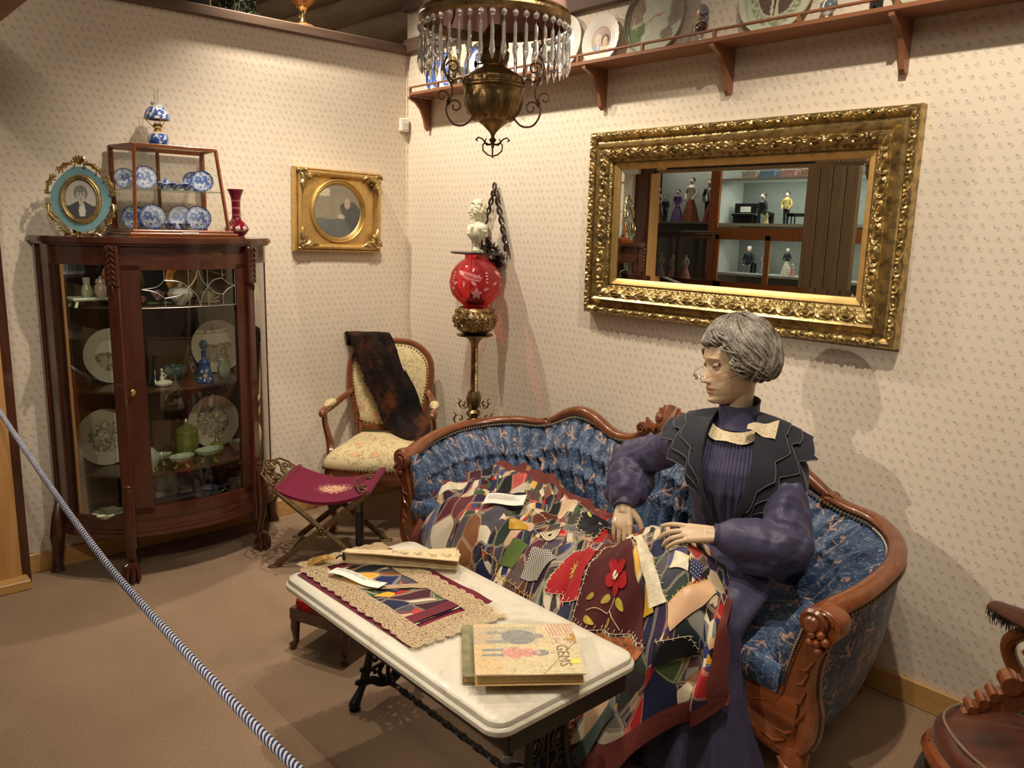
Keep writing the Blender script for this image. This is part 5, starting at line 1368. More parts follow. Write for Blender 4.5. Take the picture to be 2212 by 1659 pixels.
for s in (-1, 1):
    xx = -.415 if s < 0 else .36
    mb = MB(); P_ = lambda y, z: (xx, y+.076, z)
    t_ = lambda pts, r: mb.tube([P_(p[0], p[1]) for p in spline([(a, b, 0) for a, b in pts], 4)], r, 8, flat=(1, 1.1))
    for q in (-1, 1):
        t_([(q*.085, .44), (q*.07, .34), (q*.066, .24), (q*.074, .17), (q*.09, .115), (q*.108, .065), (q*.13, .028)], [.012, .010, .011, .013, .014, .012, .017])
        mb.ball(P_(q*.132, .022), (.019, .021, .02), 10, 8); mb.lathe([(.001, 0), (.018, 0), (.02, .006), (.001, .008)], 12, T(*P_(q*.132, 0)))
        t_([(q*.10, .085), (q*.065, .085), (q*.03, .062), (0, .058)], [.011, .013, .014, .016])
        t_([(q*.015, .07), (q*.035, .105), (q*.012, .145), (q*.038, .185), (q*.018, .23), (q*.03, .28), (0, .33)], .0075)
        t_([(q*.075, .17), (q*.05, .185), (q*.038, .165), (q*.05, .15), (q*.06, .16)], .006)
        t_([(q*.066, .24), (q*.045, .255), (q*.03, .235), (q*.045, .215)], .006)
        t_([(q*.09, .115), (q*.062, .125), (q*.05, .105)], .007); mb.ball(P_(q*.10, .135), (.010, .012, .010), 8, 6); mb.ball(P_(q*.118, .095), (.010, .013, .010), 8, 6)
        t_([(q*.07, .34), (q*.04, .36), (q*.02, .335), (q*.04, .31)], .007)
    t_([(0, .06), (0, .2), (0, .44)], .007); t_([(-.10, .437), (0, .43), (.10, .437)], .014)
    for zz in (.125, .20, .285): t_([(-.068, zz), (0, zz+.008), (.068, zz)], .006)
    mb.ball(P_(0, .062), (.022, .026, .022), 12, 8)
    mb.obj('leg_frame', M['black'], tb)
rings = []
for i in range(150):
    x = -.41+.77*i/149; rings.append([(x, .076+.0115*(.8 if j % 2 else 1)*cos(j*pi/4+i*.21)*(1 if j % 4 == 0 else .8), 0.06+.0115*(.8 if j % 2 else 1)*sin(j*pi/4+i*.21)*(1 if j % 4 == 0 else .8)) for j in range(8)])
MB().loft(rings).obj('twisted_stretcher', M['black'], tb)

# ---------- on the table ----------
TT = .5
def patch_palette(dark=1):
    P = [(.04, .005, .008), (.42, .012, .012), (.012, .018, .09), (.62, .48, .30), (.008, .008, .010), (.05, .05, .06), (.10, .02, .012), (.11, .015, .03), (.66, .57, .42), (.012, .01, .016),
         (.03, .015, .05), (.015, .03, .022), (.16, .03, .03), (.56, .36, .22), (.01, .01, .016), (.20, .08, .03), (.010, .014, .05), (.66, .36, .03), (.20, .19, .17), (.07, .006, .012), (.60, .52, .38), (.012, .012, .012), (.05, .09, .03), (.02, .03, .15), (.40, .02, .02), (.34, .22, .13), (.02, .008, .02)]
    return P
def quilt_mat(name, sc, border=None, seed=0, stitch=(.72, .60, .38)):
    m = Mat(name, rough=.75, sheen=.3)
    src = m.mapp(m.uv, (1, 1, 1), (0, 0, .3), (seed*3.7, seed*1.3, 0))
    wob = m.nt.nodes.new('ShaderNodeVectorMath'); wob.operation = 'ADD'
    nz = m.nt.nodes.new('ShaderNodeTexNoise'); m.nt.links.new(src, nz.inputs[0]); nz.inputs['Scale'].default_value = sc*.35
    sub = m.nt.nodes.new('ShaderNodeVectorMath'); sub.operation = 'MULTIPLY_ADD'; m.nt.links.new(nz.outputs['Color'], sub.inputs[0]); sub.inputs[1].default_value = (.8/sc, .8/sc, 0); m.nt.links.new(src, sub.inputs[2])
    st_ = m.mapp(sub.outputs[0], (1.0, .62, 1), (0, 0, .5))
    vf = m.vor(sc, st_, out='Distance'); col = m.lastvor.outputs['Color']
    ve = m.vor(sc, st_, 'DISTANCE_TO_EDGE')
    r, g, b = m.xyz(col)
    P = patch_palette(); n = len(P)
    base = m.ramp((r*7.13+g*3.7).fract(), [(i/n, c) for i, c in enumerate(P)], True)
    vf2 = m.vor(sc*2.3, st_, out='Distance'); col2 = m.lastvor.outputs['Color']; r2, g2, b2_ = m.xyz(col2)
    base = m.mix(b.gt(.52)*b.lt(.9), base, m.ramp((r2*5.3+g2*2.9).fract(), [(i/n, c) for i, c in enumerate(P[::-1])], True))
    x, y, z = m.xyz(m.uv); an = g*6.28; u = (x*an.cos()+y*an.sin())*(sc*14.0); v = (y*an.cos()-x*an.sin())*(sc*14.0)
    stripe = (u.fract()).lt(.35)*(b.gt(.70)); plaid = ((u.fract()).lt(.3)).max((v.fract()).lt(.3))*(b.lt(.14)); 
    dx = u.fract()-.5; dy = v.fract()-.5; dots = ((dx*dx+dy*dy).lt(.035))*(b.gt(.30))*(b.lt(.38))
    base = m.mix(stripe*.32, base, m.mix(r, (.6, .5, .38), (.02, .02, .03))); base = m.mix(plaid*.5, base, (.02, .02, .05)); base = m.mix(dots, base, (.7, .66, .58))
    # embroidery sprigs in some patches
    spr = ((m.noise(sc*5.5, 3, .6, m.uv)-.5).abs().lt(.018))*(vf.lt(.28))*(b.gt(.45))*(b.lt(.68)); base = m.mix(spr*.8, base, m.ramp(g, [(0, (.7, .45, .12)), (.5, (.6, .55, .35)), (.8, (.65, .25, .2))], True))
    # feather stitching along the seams
    tick = ((x*1.0+y*.6)*(sc*44)).fract().lt(.42)
    seam = ve.lt(.055)*(ve.gt(.014))*tick; seam = seam.max(ve.lt(.010)*.12)
    base = m.mix(seam*.75*(r.gt(.25)), base, stitch)
    if border: base = border(m, base, x, y)
    m.color(base); m.bump(ve.min(.12), .5, .01); m.bump(m.noise(300, 2, .6, m.uv), .15, .002)
    return m.m
def lacemat(name='cream_lace', sc=60, cov=.42):
    m = Mat(name, (.60, .46, .27), .9)
    x, y, z = m.xyz(m.uv)
    v = m.vor(sc, m.uv, rand=.25); v2 = m.vor(sc*.4, m.uv, rand=.3); nn = m.noise(sc*1.6, 2, .5, m.uv)
    hole = v.lt(.27)*(nn.lt(.60)); hole = hole.max((v2-.30).abs().lt(.04)*(nn.lt(.52)))
    m.color(m.mix(v2, (.60, .46, .28), (.36, .25, .13))); m.bump(v, .4, .003)
    t = m.nt.nodes.new('ShaderNodeBsdfTransparent'); mx = m.nt.nodes.new('ShaderNodeMixShader'); m.link(hole, mx.inputs[0])
    m.nt.links.new(m.b.outputs[0], mx.inputs[1]); m.nt.links.new(t.outputs[0], mx.inputs[2]); m.nt.links.new(mx.outputs[0], m.nt.nodes['Material Output'].inputs[0])
    return m.m
M['lace'] = lacemat('cream_lace', 3.2)
M['maroonsat'] = plain('maroon_satin', (.13, .006, .025), .35, var=.3, scale=12, sheen=.3)
rn = thing('table_runner', 'crazy-patch table runner with wide cream lace borders on the marble top', 'table runner', (2.08, -1.487, TT))
def wav(x, y, k=.0015): return k*(1+sin(x*31+y*17)+.6*sin(x*57-y*43))
def patchsurf(mb, quad, nu, nv, z, edge=None):
    a, b, c, d = [Vector((*p, 0)) for p in quad]
    def f(u, v):
        p = (a*(1-u)+b*u)*(1-v)+(d*(1-u)+c*u)*v
        if edge: p = p+Vector((*edge(u, v), 0))
        return (p.x, p.y, z+wav(p.x, p.y))
    mb.grid(f, nu, nv); return mb
def uvscale(mb, s=1.0, ox=0, oy=0):
    for k, f in enumerate(mb.f):
        mb.uv[k] = [((mb.v[i][0]+ox)*s, (mb.v[i][1]+oy)*s) for i in f]
    return mb
mb = MB(); patchsurf(mb, [(-.29, -.178), (.31, -.165), (.24, .185), (-.31, .17)], 60, 36, .001); mb.obj('satin_ground', M['maroonsat'], rn)
mb = uvscale(patchsurf(MB(), [(-.24, -.10), (.22, -.10), (.22, .09), (-.24, .09)], 40, 24, .004)); mb.obj('patchwork_centre', quilt_mat('runner_patchwork', 14, seed=2), rn)
def scal(w, n): return lambda u, v: (0, (-abs(sin(u*n*pi))*w if v < .5 else 0)*(1-2*v if v < .5 else 0))
M['lace2'] = lacemat('cream_lace_fine', 130)
for nm, q, e in (('lace_border', [(-.31, -.155), (.29, -.155), (.29, -.085), (-.31, -.085)], lambda u, v: (0, -(1-v)*.010*abs(sin(u*14*pi)))),
                 ('lace_border', [(-.31, .075), (.29, .075), (.29, .145), (-.31, .145)], lambda u, v: (0, v*.010*abs(sin(u*14*pi)))),
                 ('lace_flounce', [(.245, -.165), (.325, -.17), (.345, .15), (.25, .12)], lambda u, v: (u*.012*abs(sin(v*9*pi)), 0)),
                 ('lace_flounce', [(-.35, -.15), (-.27, -.14), (-.27, .16), (-.34, .17)], lambda u, v: (-(1-u)*.012*abs(sin(v*8*pi)), 0))):
    mb = uvscale(patchsurf(MB(), q, 90, 30, .0075 if 'border' in nm else .0085, e)); mb.obj(nm, M['lace2'], rn)
mb = uvscale(patchsurf(MB(), [(.17, -.085), (.215, -.085), (.215, .075), (.17, .075)], 8, 20, .008)); mb.obj('satin_band', M['maroonsat'], rn)
mb = uvscale(patchsurf(MB(), [(-.10, -.085), (-.06, -.085), (.06, .075), (.02, .075)], 8, 20, .0085)); mb.obj('lace_strip', M['lace2'], rn)
# books
M['paper'] = plain('yellowed_pages', (.50, .33, .13), .9, var=.2, scale=200)
def book(name, label, loc, rz, w, d, h, cover, spine_c):
    t = thing(name, label, 'book', loc, rz)
    MB().box((0, 0, h/2), (w-.010, d-.010, h-.006), b=.002).obj('pages', M['paper'], t)
    return t
M['greenbook'] = plain('faded_green_cloth', (.20, .18, .09), .7, var=.3, scale=30, bump=.2)
b1 = book('book', 'faded green cloth book lying under the picture book', (2.603, -1.462, TT), radians(52), .285, .26, .024, None, None)
mb = MB(); mb.box((0, 0, .0015), (.285, .26, .003), b=.001); mb.box((0, 0, .0225), (.285, .26, .003), b=.001); mb.obj('cover', M['greenbook'], b1)
MB().box((0, .130, .012), (.285, .004, .024), b=.001).obj('spine', M['greenbook'], b1)
b2 = book('book', 'worn old picture book with two drawn figures, on top of the green book', (2.655, -1.478, TT+.0245), radians(52), .265, .25, .028, None, None)
def cover(v):
    x, y = v[0]/.1325, v[1]/.125; n = fbm(x*7, y*7, 8); n2 = fbm(x*22, y*22, 3); c = lerp((.60, .50, .28), (.68, .56, .36), n)
    if x < -.72+.25*n or (x < -.5 and y < -.45): c = lerp((.66, .44, .20), (.66, .50, .30), n2)
    if x < .25 and y > .15 and n2 > .3 and abs(y-.5) < .38: c = lerp(c, (.30, .31, .28), .45)
    if el(x, y, -.12, .45, .34, .30): c = lerp((.17, .18, .18), (.36, .35, .30), n2)
    if el(x, y, .28, .48, .10, .10): c = lerp((.42, .30, .25), (.25, .25, .25), n2)
    if -.75 < x < -.35 and (abs(y-.25) < .06 or abs(y-.62) < .05): c = lerp((.24, .25, .24), c, n2*.6)
    if -.5 < x < .12 and abs(y+.18) < .20+.06*sin(x*20) and abs(y+.18) < .12+.2*(.3-x): c = lerp((.60, .24, .19), (.66, .38, .30), n2)
    if el(x, y, .26, -.20, .16, .12): c = lerp((.22, .21, .20), (.36, .33, .28), n2)
    if el(x, y, .20, -.18, .06, .07): c = (.62, .36, .27)
    if -.85 < x < -.45 and (abs(y+.08) < .045 or abs(y+.28) < .045): c = lerp((.2, .22, .22), (.34, .34, .3), n2)
    if x > .45 and y > .45 and abs(sin((x+y*.15)*46)) > .75: c = (.55, .28, .22)
    if x > .5 and .12 < y < .42 and n2 > .55: c = (.45, .25, .2)
    if abs((x-.62)*.9-(y+.4)*.55+.04*n) < .010 and y < .45: c = (.24, .18, .11)
    if x > .82 and .25 < y < .55 and n > .4: c = (.45, .27, .08)
    if abs(fbm(x*13, y*13, 31)-.5) < .035: c = tuple(q*.72 for q in c)
    if vn(x*60, y*60, 5) > .82: c = tuple(q*.8 for q in c)
    return c
mb = MB(); mb.box((0, 0, .0015), (.265, .25, .003), b=.001); mb.obj('back_cover', M['paper'], b2)
mb = MB(); mb.grid(lambda u, v: ((u-.5)*.265, (v-.5)*.25, .0300+.0006*sin(u*9)), 180, 170); mb.box((0, 0, .0275), (.265, .25, .003), b=.001); mb.col = cover; mb.obj('front_cover', M['matte_paint'], b2)
def text(body, size, mat, parent, M4, name='lettering', ext=.0002, align='LEFT', space=1.0):
    cu = D.curves.new(name, 'FONT'); cu.body = body; cu.size = size; cu.extrude = ext; cu.align_x = align; cu.space_line = space; cu.resolution_u = 2
    o = D.objects.new(name, cu); link(o); dg = bpy.context.evaluated_depsgraph_get(); me = D.meshes.new_from_object(o.evaluated_get(dg)); D.objects.remove(o)
    o = D.objects.new(name, me); link(o); me.materials.clear(); me.materials.append(mat); o.parent = parent; o.matrix_local = M4; return o
M['brownink'] = plain('brown_ink', (.20, .13, .07), .8)
text('GEMS', .042, M['brownink'], b2, T(.076, .012, .0308) @ RZ(-pi/2))
MB().box((.115, -.070, .0312), (.022, .022, .0008)).obj('sticker', plain('yellow_sticker', (.75, .60, .10), .6), b2)
# caption cards
M['card'] = plain('white_card', (.80, .77, .68), .8, var=.02)
def card(label, loc, rz, w, h, lines, size, bend=.006, tilt=(0, 0), sp_=1.0):
    t = thing('caption_card', label, 'card', loc, rz, rot=(tilt[0], tilt[1], rz))
    f = lambda u: bend*sin(pi*2*u)*.5+bend*.5
    mb = MB(); mb.grid(lambda u, v: ((u-.5)*w, (v-.5)*h, f(u)), 24, 2); mb.grid(lambda u, v: ((.5-u)*w, (v-.5)*h, f(1-u)-.0006), 24, 2); mb.obj('paper', M['card'], t)
    o = text(lines, size, M['ink'], t, T(-w*.44, h*.30, .0007), 'printed_text', 0, 'LEFT', sp_)
    for v in o.data.vertices: v.co.z = f((v.co.x-w*.44)/w+.5)+.0006
    return t
card('narrow white typed card lying on the patchwork runner', (1.962, -1.551, TT+.016), radians(18), .205, .045, 'A handcrafted crazy patch runner belonged to Mrs.\nfrom the collection of the museum', .0085, .010)

# fan
fn_ = thing('folding_fan', 'folded cream fan with a gold tassel across the table\'s far left corner', 'fan', (1.83, -1.515, TT+.018), radians(49.5))
M['fan'] = plain('old_ivory', (.66, .52, .30), .5, var=.12, scale=30); M['fan2'] = plain('green_fan_leaf', (.30, .28, .12), .7, var=.25, scale=60)
nst = 0
def stick(mb, a, z0, L=.385, w0=.012, w1=.032, th=.0016, up=0):
    Mx = T(0, 0, z0) @ RZ(a) @ RY(-up); vs = []
    prof_ = [(0, w0), (.02, w0*1.3), (.10, w0*1.1), (.25, w0*.5+w1*.5), (L, w1)]
    mb.loft([[(x, -w, 0), (x, w, 0), (x, w, th), (x, -w, th)] for x, w in prof_], True, (1, 1), Mx)
mb = MB()
for k in range(9): stick(mb, -.09+.016*k, .002+.0035*k, .37, .010, .020)
mb.obj('ribs', M['fan'], fn_)
mb = MB(); stick(mb, -.10, .038, .375, .013, .030, .003, -.01); mb.obj('guard_stick', M['fan'], fn_)
mb = MB(); stick(mb, .03, .034, .36, .011, .026, .003, -.0); mb.obj('guard_stick', M['fan'], fn_)
mb = MB()
for k in range(9):
    a = .10+.015*k; Mx = T(0, 0, .005+.0015*k) @ RZ(a)
    mb.add([(.12, -.004, 0), (.37, -.010, 0), (.37, .0, .007), (.12, 0, .004), (.37, .010, 0), (.12, .004, 0)], [(0, 1, 2, 3), (3, 2, 4, 5)], Mx)
mb.obj('green_leaf', M['fan2'], fn_)
mb = MB()
for k in range(5):
    a0 = .16+.045*k; mb.tube([T(0, 0, .0425) @ RZ(-.10) @ Vector((x, y, 0)) for x, y in spiral((a0, .004*(-1)**k), .011, .002, k, k+5)], .0008, 4)
    mb.tube([T(0, 0, .0425) @ RZ(-.10) @ Vector((a0+.02+.02*i/6, .008*sin(i), 0)) for i in range(7)], .0008, 4)
mb.obj('drawn_scrolls', M['brownink'], fn_)
mb = MB(); mb.ball((.0, 0, .02), (.010, .012, .018), 10, 8); mb.tube([(-.008, 0, .022), (-.02, .004, .02), (-.03, .0, .012)], .003, 6); mb.obj('pivot', plain('purple_cord', (.03, .012, .03), .7), fn_)
mb = MB(); R = random.Random(4)
for k in range(110):
    a = pi+R.gauss(-.12, .17); L = R.uniform(.055, .10)
    mb.tube([(-.025, R.uniform(-.004, .004), .010), (-.025+L*.5*cos(a), L*.5*sin(a), .012+R.uniform(-.003, .006)), (-.025+L*cos(a+.1), L*sin(a+.1), -.008+R.uniform(0, .012))], [.0012, .0012, .0005], 4)
mb.obj('tassel', plain('gold_silk', (.50, .28, .04), .5, var=.3, scale=80), fn_)

# ---------- tufted sofa ----------
def brocade(name, dark=1, useuv=True, sc=11.0):
    m = Mat(name, rough=.42, sheen=.35)
    src = m.uv if useuv else m.obj
    if useuv: x, y, z = m.xyz(src)
    else:
        a, b, c_ = m.xyz(src); x = a+b; y = c_
    n1 = m.noise(26, 3, .6, m.comb(x, y, 0.0)); line = (n1-.5).abs().lt(.012)
    n3 = m.noise(9, 2, .5, m.comb(x, y, 3.0))
    base = m.ramp(n3*.6+(m.noise(60, 3, .6))*.4, [(.35, (.018, .032, .075)), (.5, (.035, .065, .135)), (.66, (.075, .125, .225))])
    net = ((x*260.0).sin()*(y*260.0).sin()).gt(.35); base = m.mix(net*.25*(n3.gt(.48)), base, (.12, .18, .29))
    c = m.mix(line*.55, base, (.34, .37, .38))
    # peach sprigs: a forked stem with buds, one to a cell
    u = x*sc; v = y*sc+u*.5; cu = u.floor(); cv = v.floor(); r1 = m.wn(cu, cv, 1.0); r2 = m.wn(cu, cv, 5.0)
    qx = u.fract()-.5; qy = v.fract()-.5; an = (r1-.5)*2.4; ca = an.cos(); sa = an.sin(); px = qx*ca-qy*sa; py = qx*sa+qy*ca
    wob = m.noise(120, 2, .6, m.comb(x, y, 9.0)); w = (wob-.5)*.22
    stem = ((px+w).abs().lt(.035))*((py).abs().lt(.36)); br = ((px.abs()-(py+.22)*.75+w*.8).abs().lt(.04))*(py.gt(-.22))*(py.lt(.18))
    bud = (px*px+(py-.30)*(py-.30)).lt(.009)
    sprig = stem.max(br).max(bud)*(r2.gt(.38))*(wob.gt(.40))
    c = m.mix(sprig*.9, c, m.ramp(wob, [(.4, (.40, .22, .16)), (.6, (.58, .36, .26))]))
    m.color(c); m.bump(m.noise(500, 2), .12, .001); m.bump(sprig, .15, .002)
    return m.m
M['broc'] = brocade('blue_brocade'); 
SO = Vector((2.07, -.45, 0))
sofa = thing('tufted_sofa', 'curved Victorian sofa in deep buttoned blue brocade with carved wood frame', 'sofa', tuple(SO))
def so(mb, name, mat, parent=None, **k):
    mb.v = [(x-SO.x, y-SO.y, z) for x, y, z in mb.v]
    return mb.obj(name, mat, parent or sofa, **k)
def sym(P): return [(2.07-x, y, z) for x, y, z in P[::-1]]+[(2.07+x, y, z) for x, y, z in P if x > 0]
rail_h = [(0, -.13, .80), (.10, -.125, .765), (.26, -.125, .725), (.40, -.125, .765), (.52, -.13, .775), (.66, -.135, .715), (.76, -.145, .690), (.88, -.175, .682), (.985, -.27, .668), (1.045, -.42, .648), (1.045, -.58, .617), (1.01, -.70, .585), (.99, -.765, .565)]
railc = spline(sym(rail_h), 12)
NR = len(railc)
seat_h = [(0, -.27, .40), (.3, -.27, .40), (.6, -.28, .40), (.76, -.34, .40), (.84, -.44, .40), (.87, -.56, .395), (.87, -.68, .385), (.865, -.74, .38)]
def polylen(P):
    L = [0]
    for a, b in zip(P, P[1:]): L.append(L[-1]+math.dist(a, b))
    return L
def even(P, n):
    L = polylen(P); out = []; j = 0
    for i in range(n):
        t = L[-1]*i/(n-1)
        while j < len(P)-2 and L[j+1] < t: j += 1
        f = (t-L[j])/max(1e-9, L[j+1]-L[j]); f = min(1, max(0, f)); out.append(Vector([P[j][k]*(1-f)+P[j+1][k]*f for k in range(3)]))
    return out
# wooden rails: side rails and the raised crest
def seg(lo, hi): return [p for p in railc if lo <= p[0]-2.07 <= hi]
left = [p for p in railc[:NR//2] if p[0] < 2.07-.70]; right = [p for p in railc[NR//2:] if p[0] > 2.07+.70]
for P in (left, right):
    Q = even(P, 60); e = 0 if P is left else 1
    rr = [.020+.012*((1-i/59 if e == 0 else i/59)**3) for i in range(60)]
    mb = MB().tube(Q, rr, 12, flat=(1.35, .85), up=(0, 0, 1)); end = Q[0] if e == 0 else Q[-1]
    mb.tube([(end.x, end.y+.03, end.z-.006), (end.x, end.y-.012, end.z-.010), (end.x, end.y-.022, end.z-.011)], [.036, .042, .036], 16)
    mb.tube([(end.x, end.y-.024, end.z-.011), (end.x, end.y-.032, end.z-.011)], [.024, .018], 14)
    so(mb, 'arm_rail', M['walnut'])
crest_pts = spline([(2.07-.70, -.128, .700), (2.07-.66, -.128, .722), (2.07-.58, -.128, .765), (2.07-.50, -.128, .785), (2.07-.42, -.128, .770), (2.07-.33, -.128, .728), (2.07-.26, -.128, .716), (2.07-.18, -.128, .732), (2.07-.115, -.128, .782)], 8)
for s in (-1, 1):
    P = crest_pts if s < 0 else [(4.14-p[0], p[1], p[2]) for p in crest_pts]
    mb = MB().tube(P, [.016+.008*sin(pi*i/(len(P)-1)) for i in range(len(P))], 12, flat=(1.1, 1.25), up=(0, 1, 0))
    e0 = P[0]; e1 = P[-1]
    mb.tube([(e0[0]-s*-.0, e0[1]+.02, e0[2]-.006), (e0[0], e0[1]-.032, e0[2]-.006)], [.027, .027], 16); mb.tube([(e0[0], e0[1]-.033, e0[2]-.006), (e0[0], e0[1]-.038, e0[2]-.006)], [.016, .012], 12)
    mb.tube([(e1[0]+s*.012, e1[1]+.02, e1[2]+.004), (e1[0]+s*.012, e1[1]-.034, e1[2]+.004)], [.028, .028], 16)
    mb.tube([(x, -.168, z) for x, z in spiral((e1[0]+s*.012, e1[2]+.004), .024, .006, 0, 9, 24)], .004, 6)
    so(mb, 'crest_rail', M['walnut'])
mb = MB()   # leaf-carved centre of the crest
for k in range(11):
    a = pi*(k/10); L = .048+.022*sin(a); 
    mb.tube([(2.07, -.13, .80), (2.07+.6*L*cos(a), -.15, .80+.6*L*sin(a)), (2.07+1.25*L*cos(a), -.13, .81+1.3*L*sin(a)), (2.07+1.35*L*cos(a), -.115, .81+1.25*L*sin(a))], [.018, .024, .016, .005], 8)
mb.ball((2.07, -.15, .815), (.045, .03, .04), 16, 10); mb.ball((2.07, -.13, .775), (.10, .022, .03), 16, 8)
for s in (-1, 1): mb.ball((2.07+s*.035, -.165, .85), (.02, .015, .02)); mb.tube([(2.07+s*.06, -.14, .79), (2.07+s*.11, -.13, .80), (2.07+s*.13, -.128, .83)], [.02, .018, .005], 8)
so(mb, 'carved_crest', M['walnut'])
# inner upholstery
A_ = even(railc, 420); B_ = even(sym(seat_h), 420)
Lr = polylen([tuple(p) for p in A_])
CEN = Vector((2.07, -.62, 0))
def hfun(p): return p
NT = 46
def inner(i, t):
    a = A_[i].copy(); b = B_[i]; a.z -= .012
    p = b.lerp(a, t); inw = (CEN-Vector((p.x, p.y, 0))); 
    j = min(418, max(1, i)); tan = (A_[j+1]-A_[j-1]); tan.z = 0; tan.normalize(); n = Vector((tan.y, -tan.x, 0)) if True else inw
    if n.dot(inw) < 0: n = -n
    H = (a-b).length; s = Lr[i]; d = abs(a.x-2.07)
    bulge = .040*sin(pi*min(1, t*1.05))**.7+.012*(t > .5)*sin(pi*(t-.5)*2)
    mid = max(0, min(1, (.70-d)/.12))
    rows = [.56] if mid <= 0 else [.40, .66]
    per = .083; k = sum(1 for r in rows if t > r)
    if mid <= 0 and t > .56: k = 2
    ph = .5*(k % 2) if True else 0
    w = abs(sin(pi*(s/per+ph)))
    tuft = w**.45
    near = min(abs(t-r) for r in rows)
    # at a row, blend both phases, with a deep dimple at every button
    if near < .09:
        w2 = abs(sin(pi*(s/per+ph+.5)))**.45; f = near/.09; tuft = tuft*(.5+.5*f)+min(w2, tuft)*(.5-.5*f)
        tuft -= .55*(1-f)*(1-abs(sin(pi*(s/per+ph+.5*0)))**1.0)*0-.42*(1-f)
    edge = min(1, (1-t)/.08)*min(1, t/.05+.3)
    end = min(1, min(i, 419-i)/14)
    return p+n*(bulge+.040*(tuft-.75)*edge*(.3+.7*end))+Vector((0, 0, 0))
mb = MB(); vs = []; uvs = []
for jt in range(NT+1):
    for i in range(420):
        t = jt/NT; q = inner(i, t); vs.append(tuple(q)); uvs.append((Lr[i], t*(A_[i]-B_[i]).length))
mb.add(vs, [(j*420+i, j*420+i+1, (j+1)*420+i+1, (j+1)*420+i) for j in range(NT) for i in range(419)], None, uvs)
so(mb, 'back_upholstery', M['broc'], sharp=80)
btn = None
Lt = Lr[-1]
def add_button(q, first):
    if first is None: o = MB().ball((0, 0, 0), .010, 10, 8).obj('button', M['broc'], sofa)
    else: o = first.copy(); link(o); o.parent = sofa
    o.location = q-SO; return first or o
for i in range(6, 414):
    d = abs(A_[i].x-2.07); mid = d < .66
    for r, ph in (((.56, 0.0),) if not mid else ((.40, .5), (.66, 0.0))):
        a = Lr[i-1]/.083+ph; b_ = Lr[i]/.083+ph
        if math.floor(a) != math.floor(b_): q = inner(i, r); btn = add_button(q, btn)
# nail trim along the rail
nl = MB()
Pn = even([tuple(p) for p in A_], 230)
for i, p in enumerate(Pn):
    j = min(228, max(1, i)); tan = Pn[j+1]-Pn[j-1]; tan.z = 0; tan.normalize(); n = Vector((tan.y, -tan.x, 0)); inw = CEN-Vector((p.x, p.y, 0))
    if n.dot(inw) < 0: n = -n
    nl.ball(tuple(p+n*.027+Vector((0, 0, -.016))), .0062, 6, 4)
    if abs(p.x-2.07) > .75: nl.ball(tuple(p-n*.024+Vector((0, 0, -.026))), .0062, 6, 4)
so(nl, 'nail_trim', plain('silver_nails', (.42, .36, .26), .35, .8))['kind'] = 'stuff'
# outside cover
ob_h = [(0, -.07, .14), (.5, -.07, .14), (.72, -.085, .14), (.86, -.16, .14), (.945, -.32, .14), (.955, -.52, .13), (.93, -.70, .13)]
OA = even(railc, 200); OB = even(sym(ob_h), 200); mb = MB(); vs = []; uvs = []
L2 = polylen([tuple(p) for p in OA])
for jt in range(25):
    t = jt/24
    for i in range(200):
        a = OA[i].copy(); j = min(198, max(1, i)); tan = OA[j+1]-OA[j-1]; tan.z = 0; tan.normalize(); n = Vector((tan.y, -tan.x, 0)); inw = CEN-Vector((a.x, a.y, 0))
        if n.dot(inw) > 0: n = -n
        a += n*.016; a.z -= .018; p = OB[i].lerp(a, t); p += n*(.022*sin(pi*t)-.015*(1-t)*t); vs.append(tuple(p)); uvs.append((L2[i], p.z))
mb.add(vs, [(j*200+i, j*200+i+1, (j+1)*200+i+1, (j+1)*200+i) for j in range(24) for i in range(199)], None, uvs)
so(mb, 'outside_cover', M['broc'], sharp=80)
# seat
sb = even(sym([(x*1.03, y+.03, z) for x, y, z in seat_h]), 60)
def seatfront(x): d = abs(x-2.07); return -.80-.03*cos(d*4.2)
mb = MB()
def seatp(u, v):
    bk = sb[int(u*59)]; fx = 2.07+(u-.5)*2*.91; fr = Vector((fx, seatfront(fx), .385))
    if v < .8: t = v/.8; p = bk.lerp(fr, t); p.z = .385+.035*sin(pi*min(1, t*.55+.35))*min(1, 8*min(u, 1-u)+.3)
    else: t = (v-.8)/.2; p = fr+Vector((0, -.012*sin(pi*t), -.085*t)); p.z += .035*sin(pi*.9)*min(1, 8*min(u, 1-u)+.3)*(1-t)
    return tuple(p)
mb.grid(seatp, 59, 40); 
for k in mb.uv: mb.uv[k] = [(a*1.8, b*.6) for a, b in mb.uv[k]]
so(mb, 'seat', M['broc'], sharp=80)
mb = MB(); pts = [(2.07+x, seatfront(2.07+x)+.025, .235+.012*cos(abs(x)*7)) for x in [-.97+1.94*i/40 for i in range(41)]]
mb.tube(pts, .05, 10, flat=(.55, 1.5), up=(0, 0, 1)); so(mb, 'front_rail', M['mahogred'])
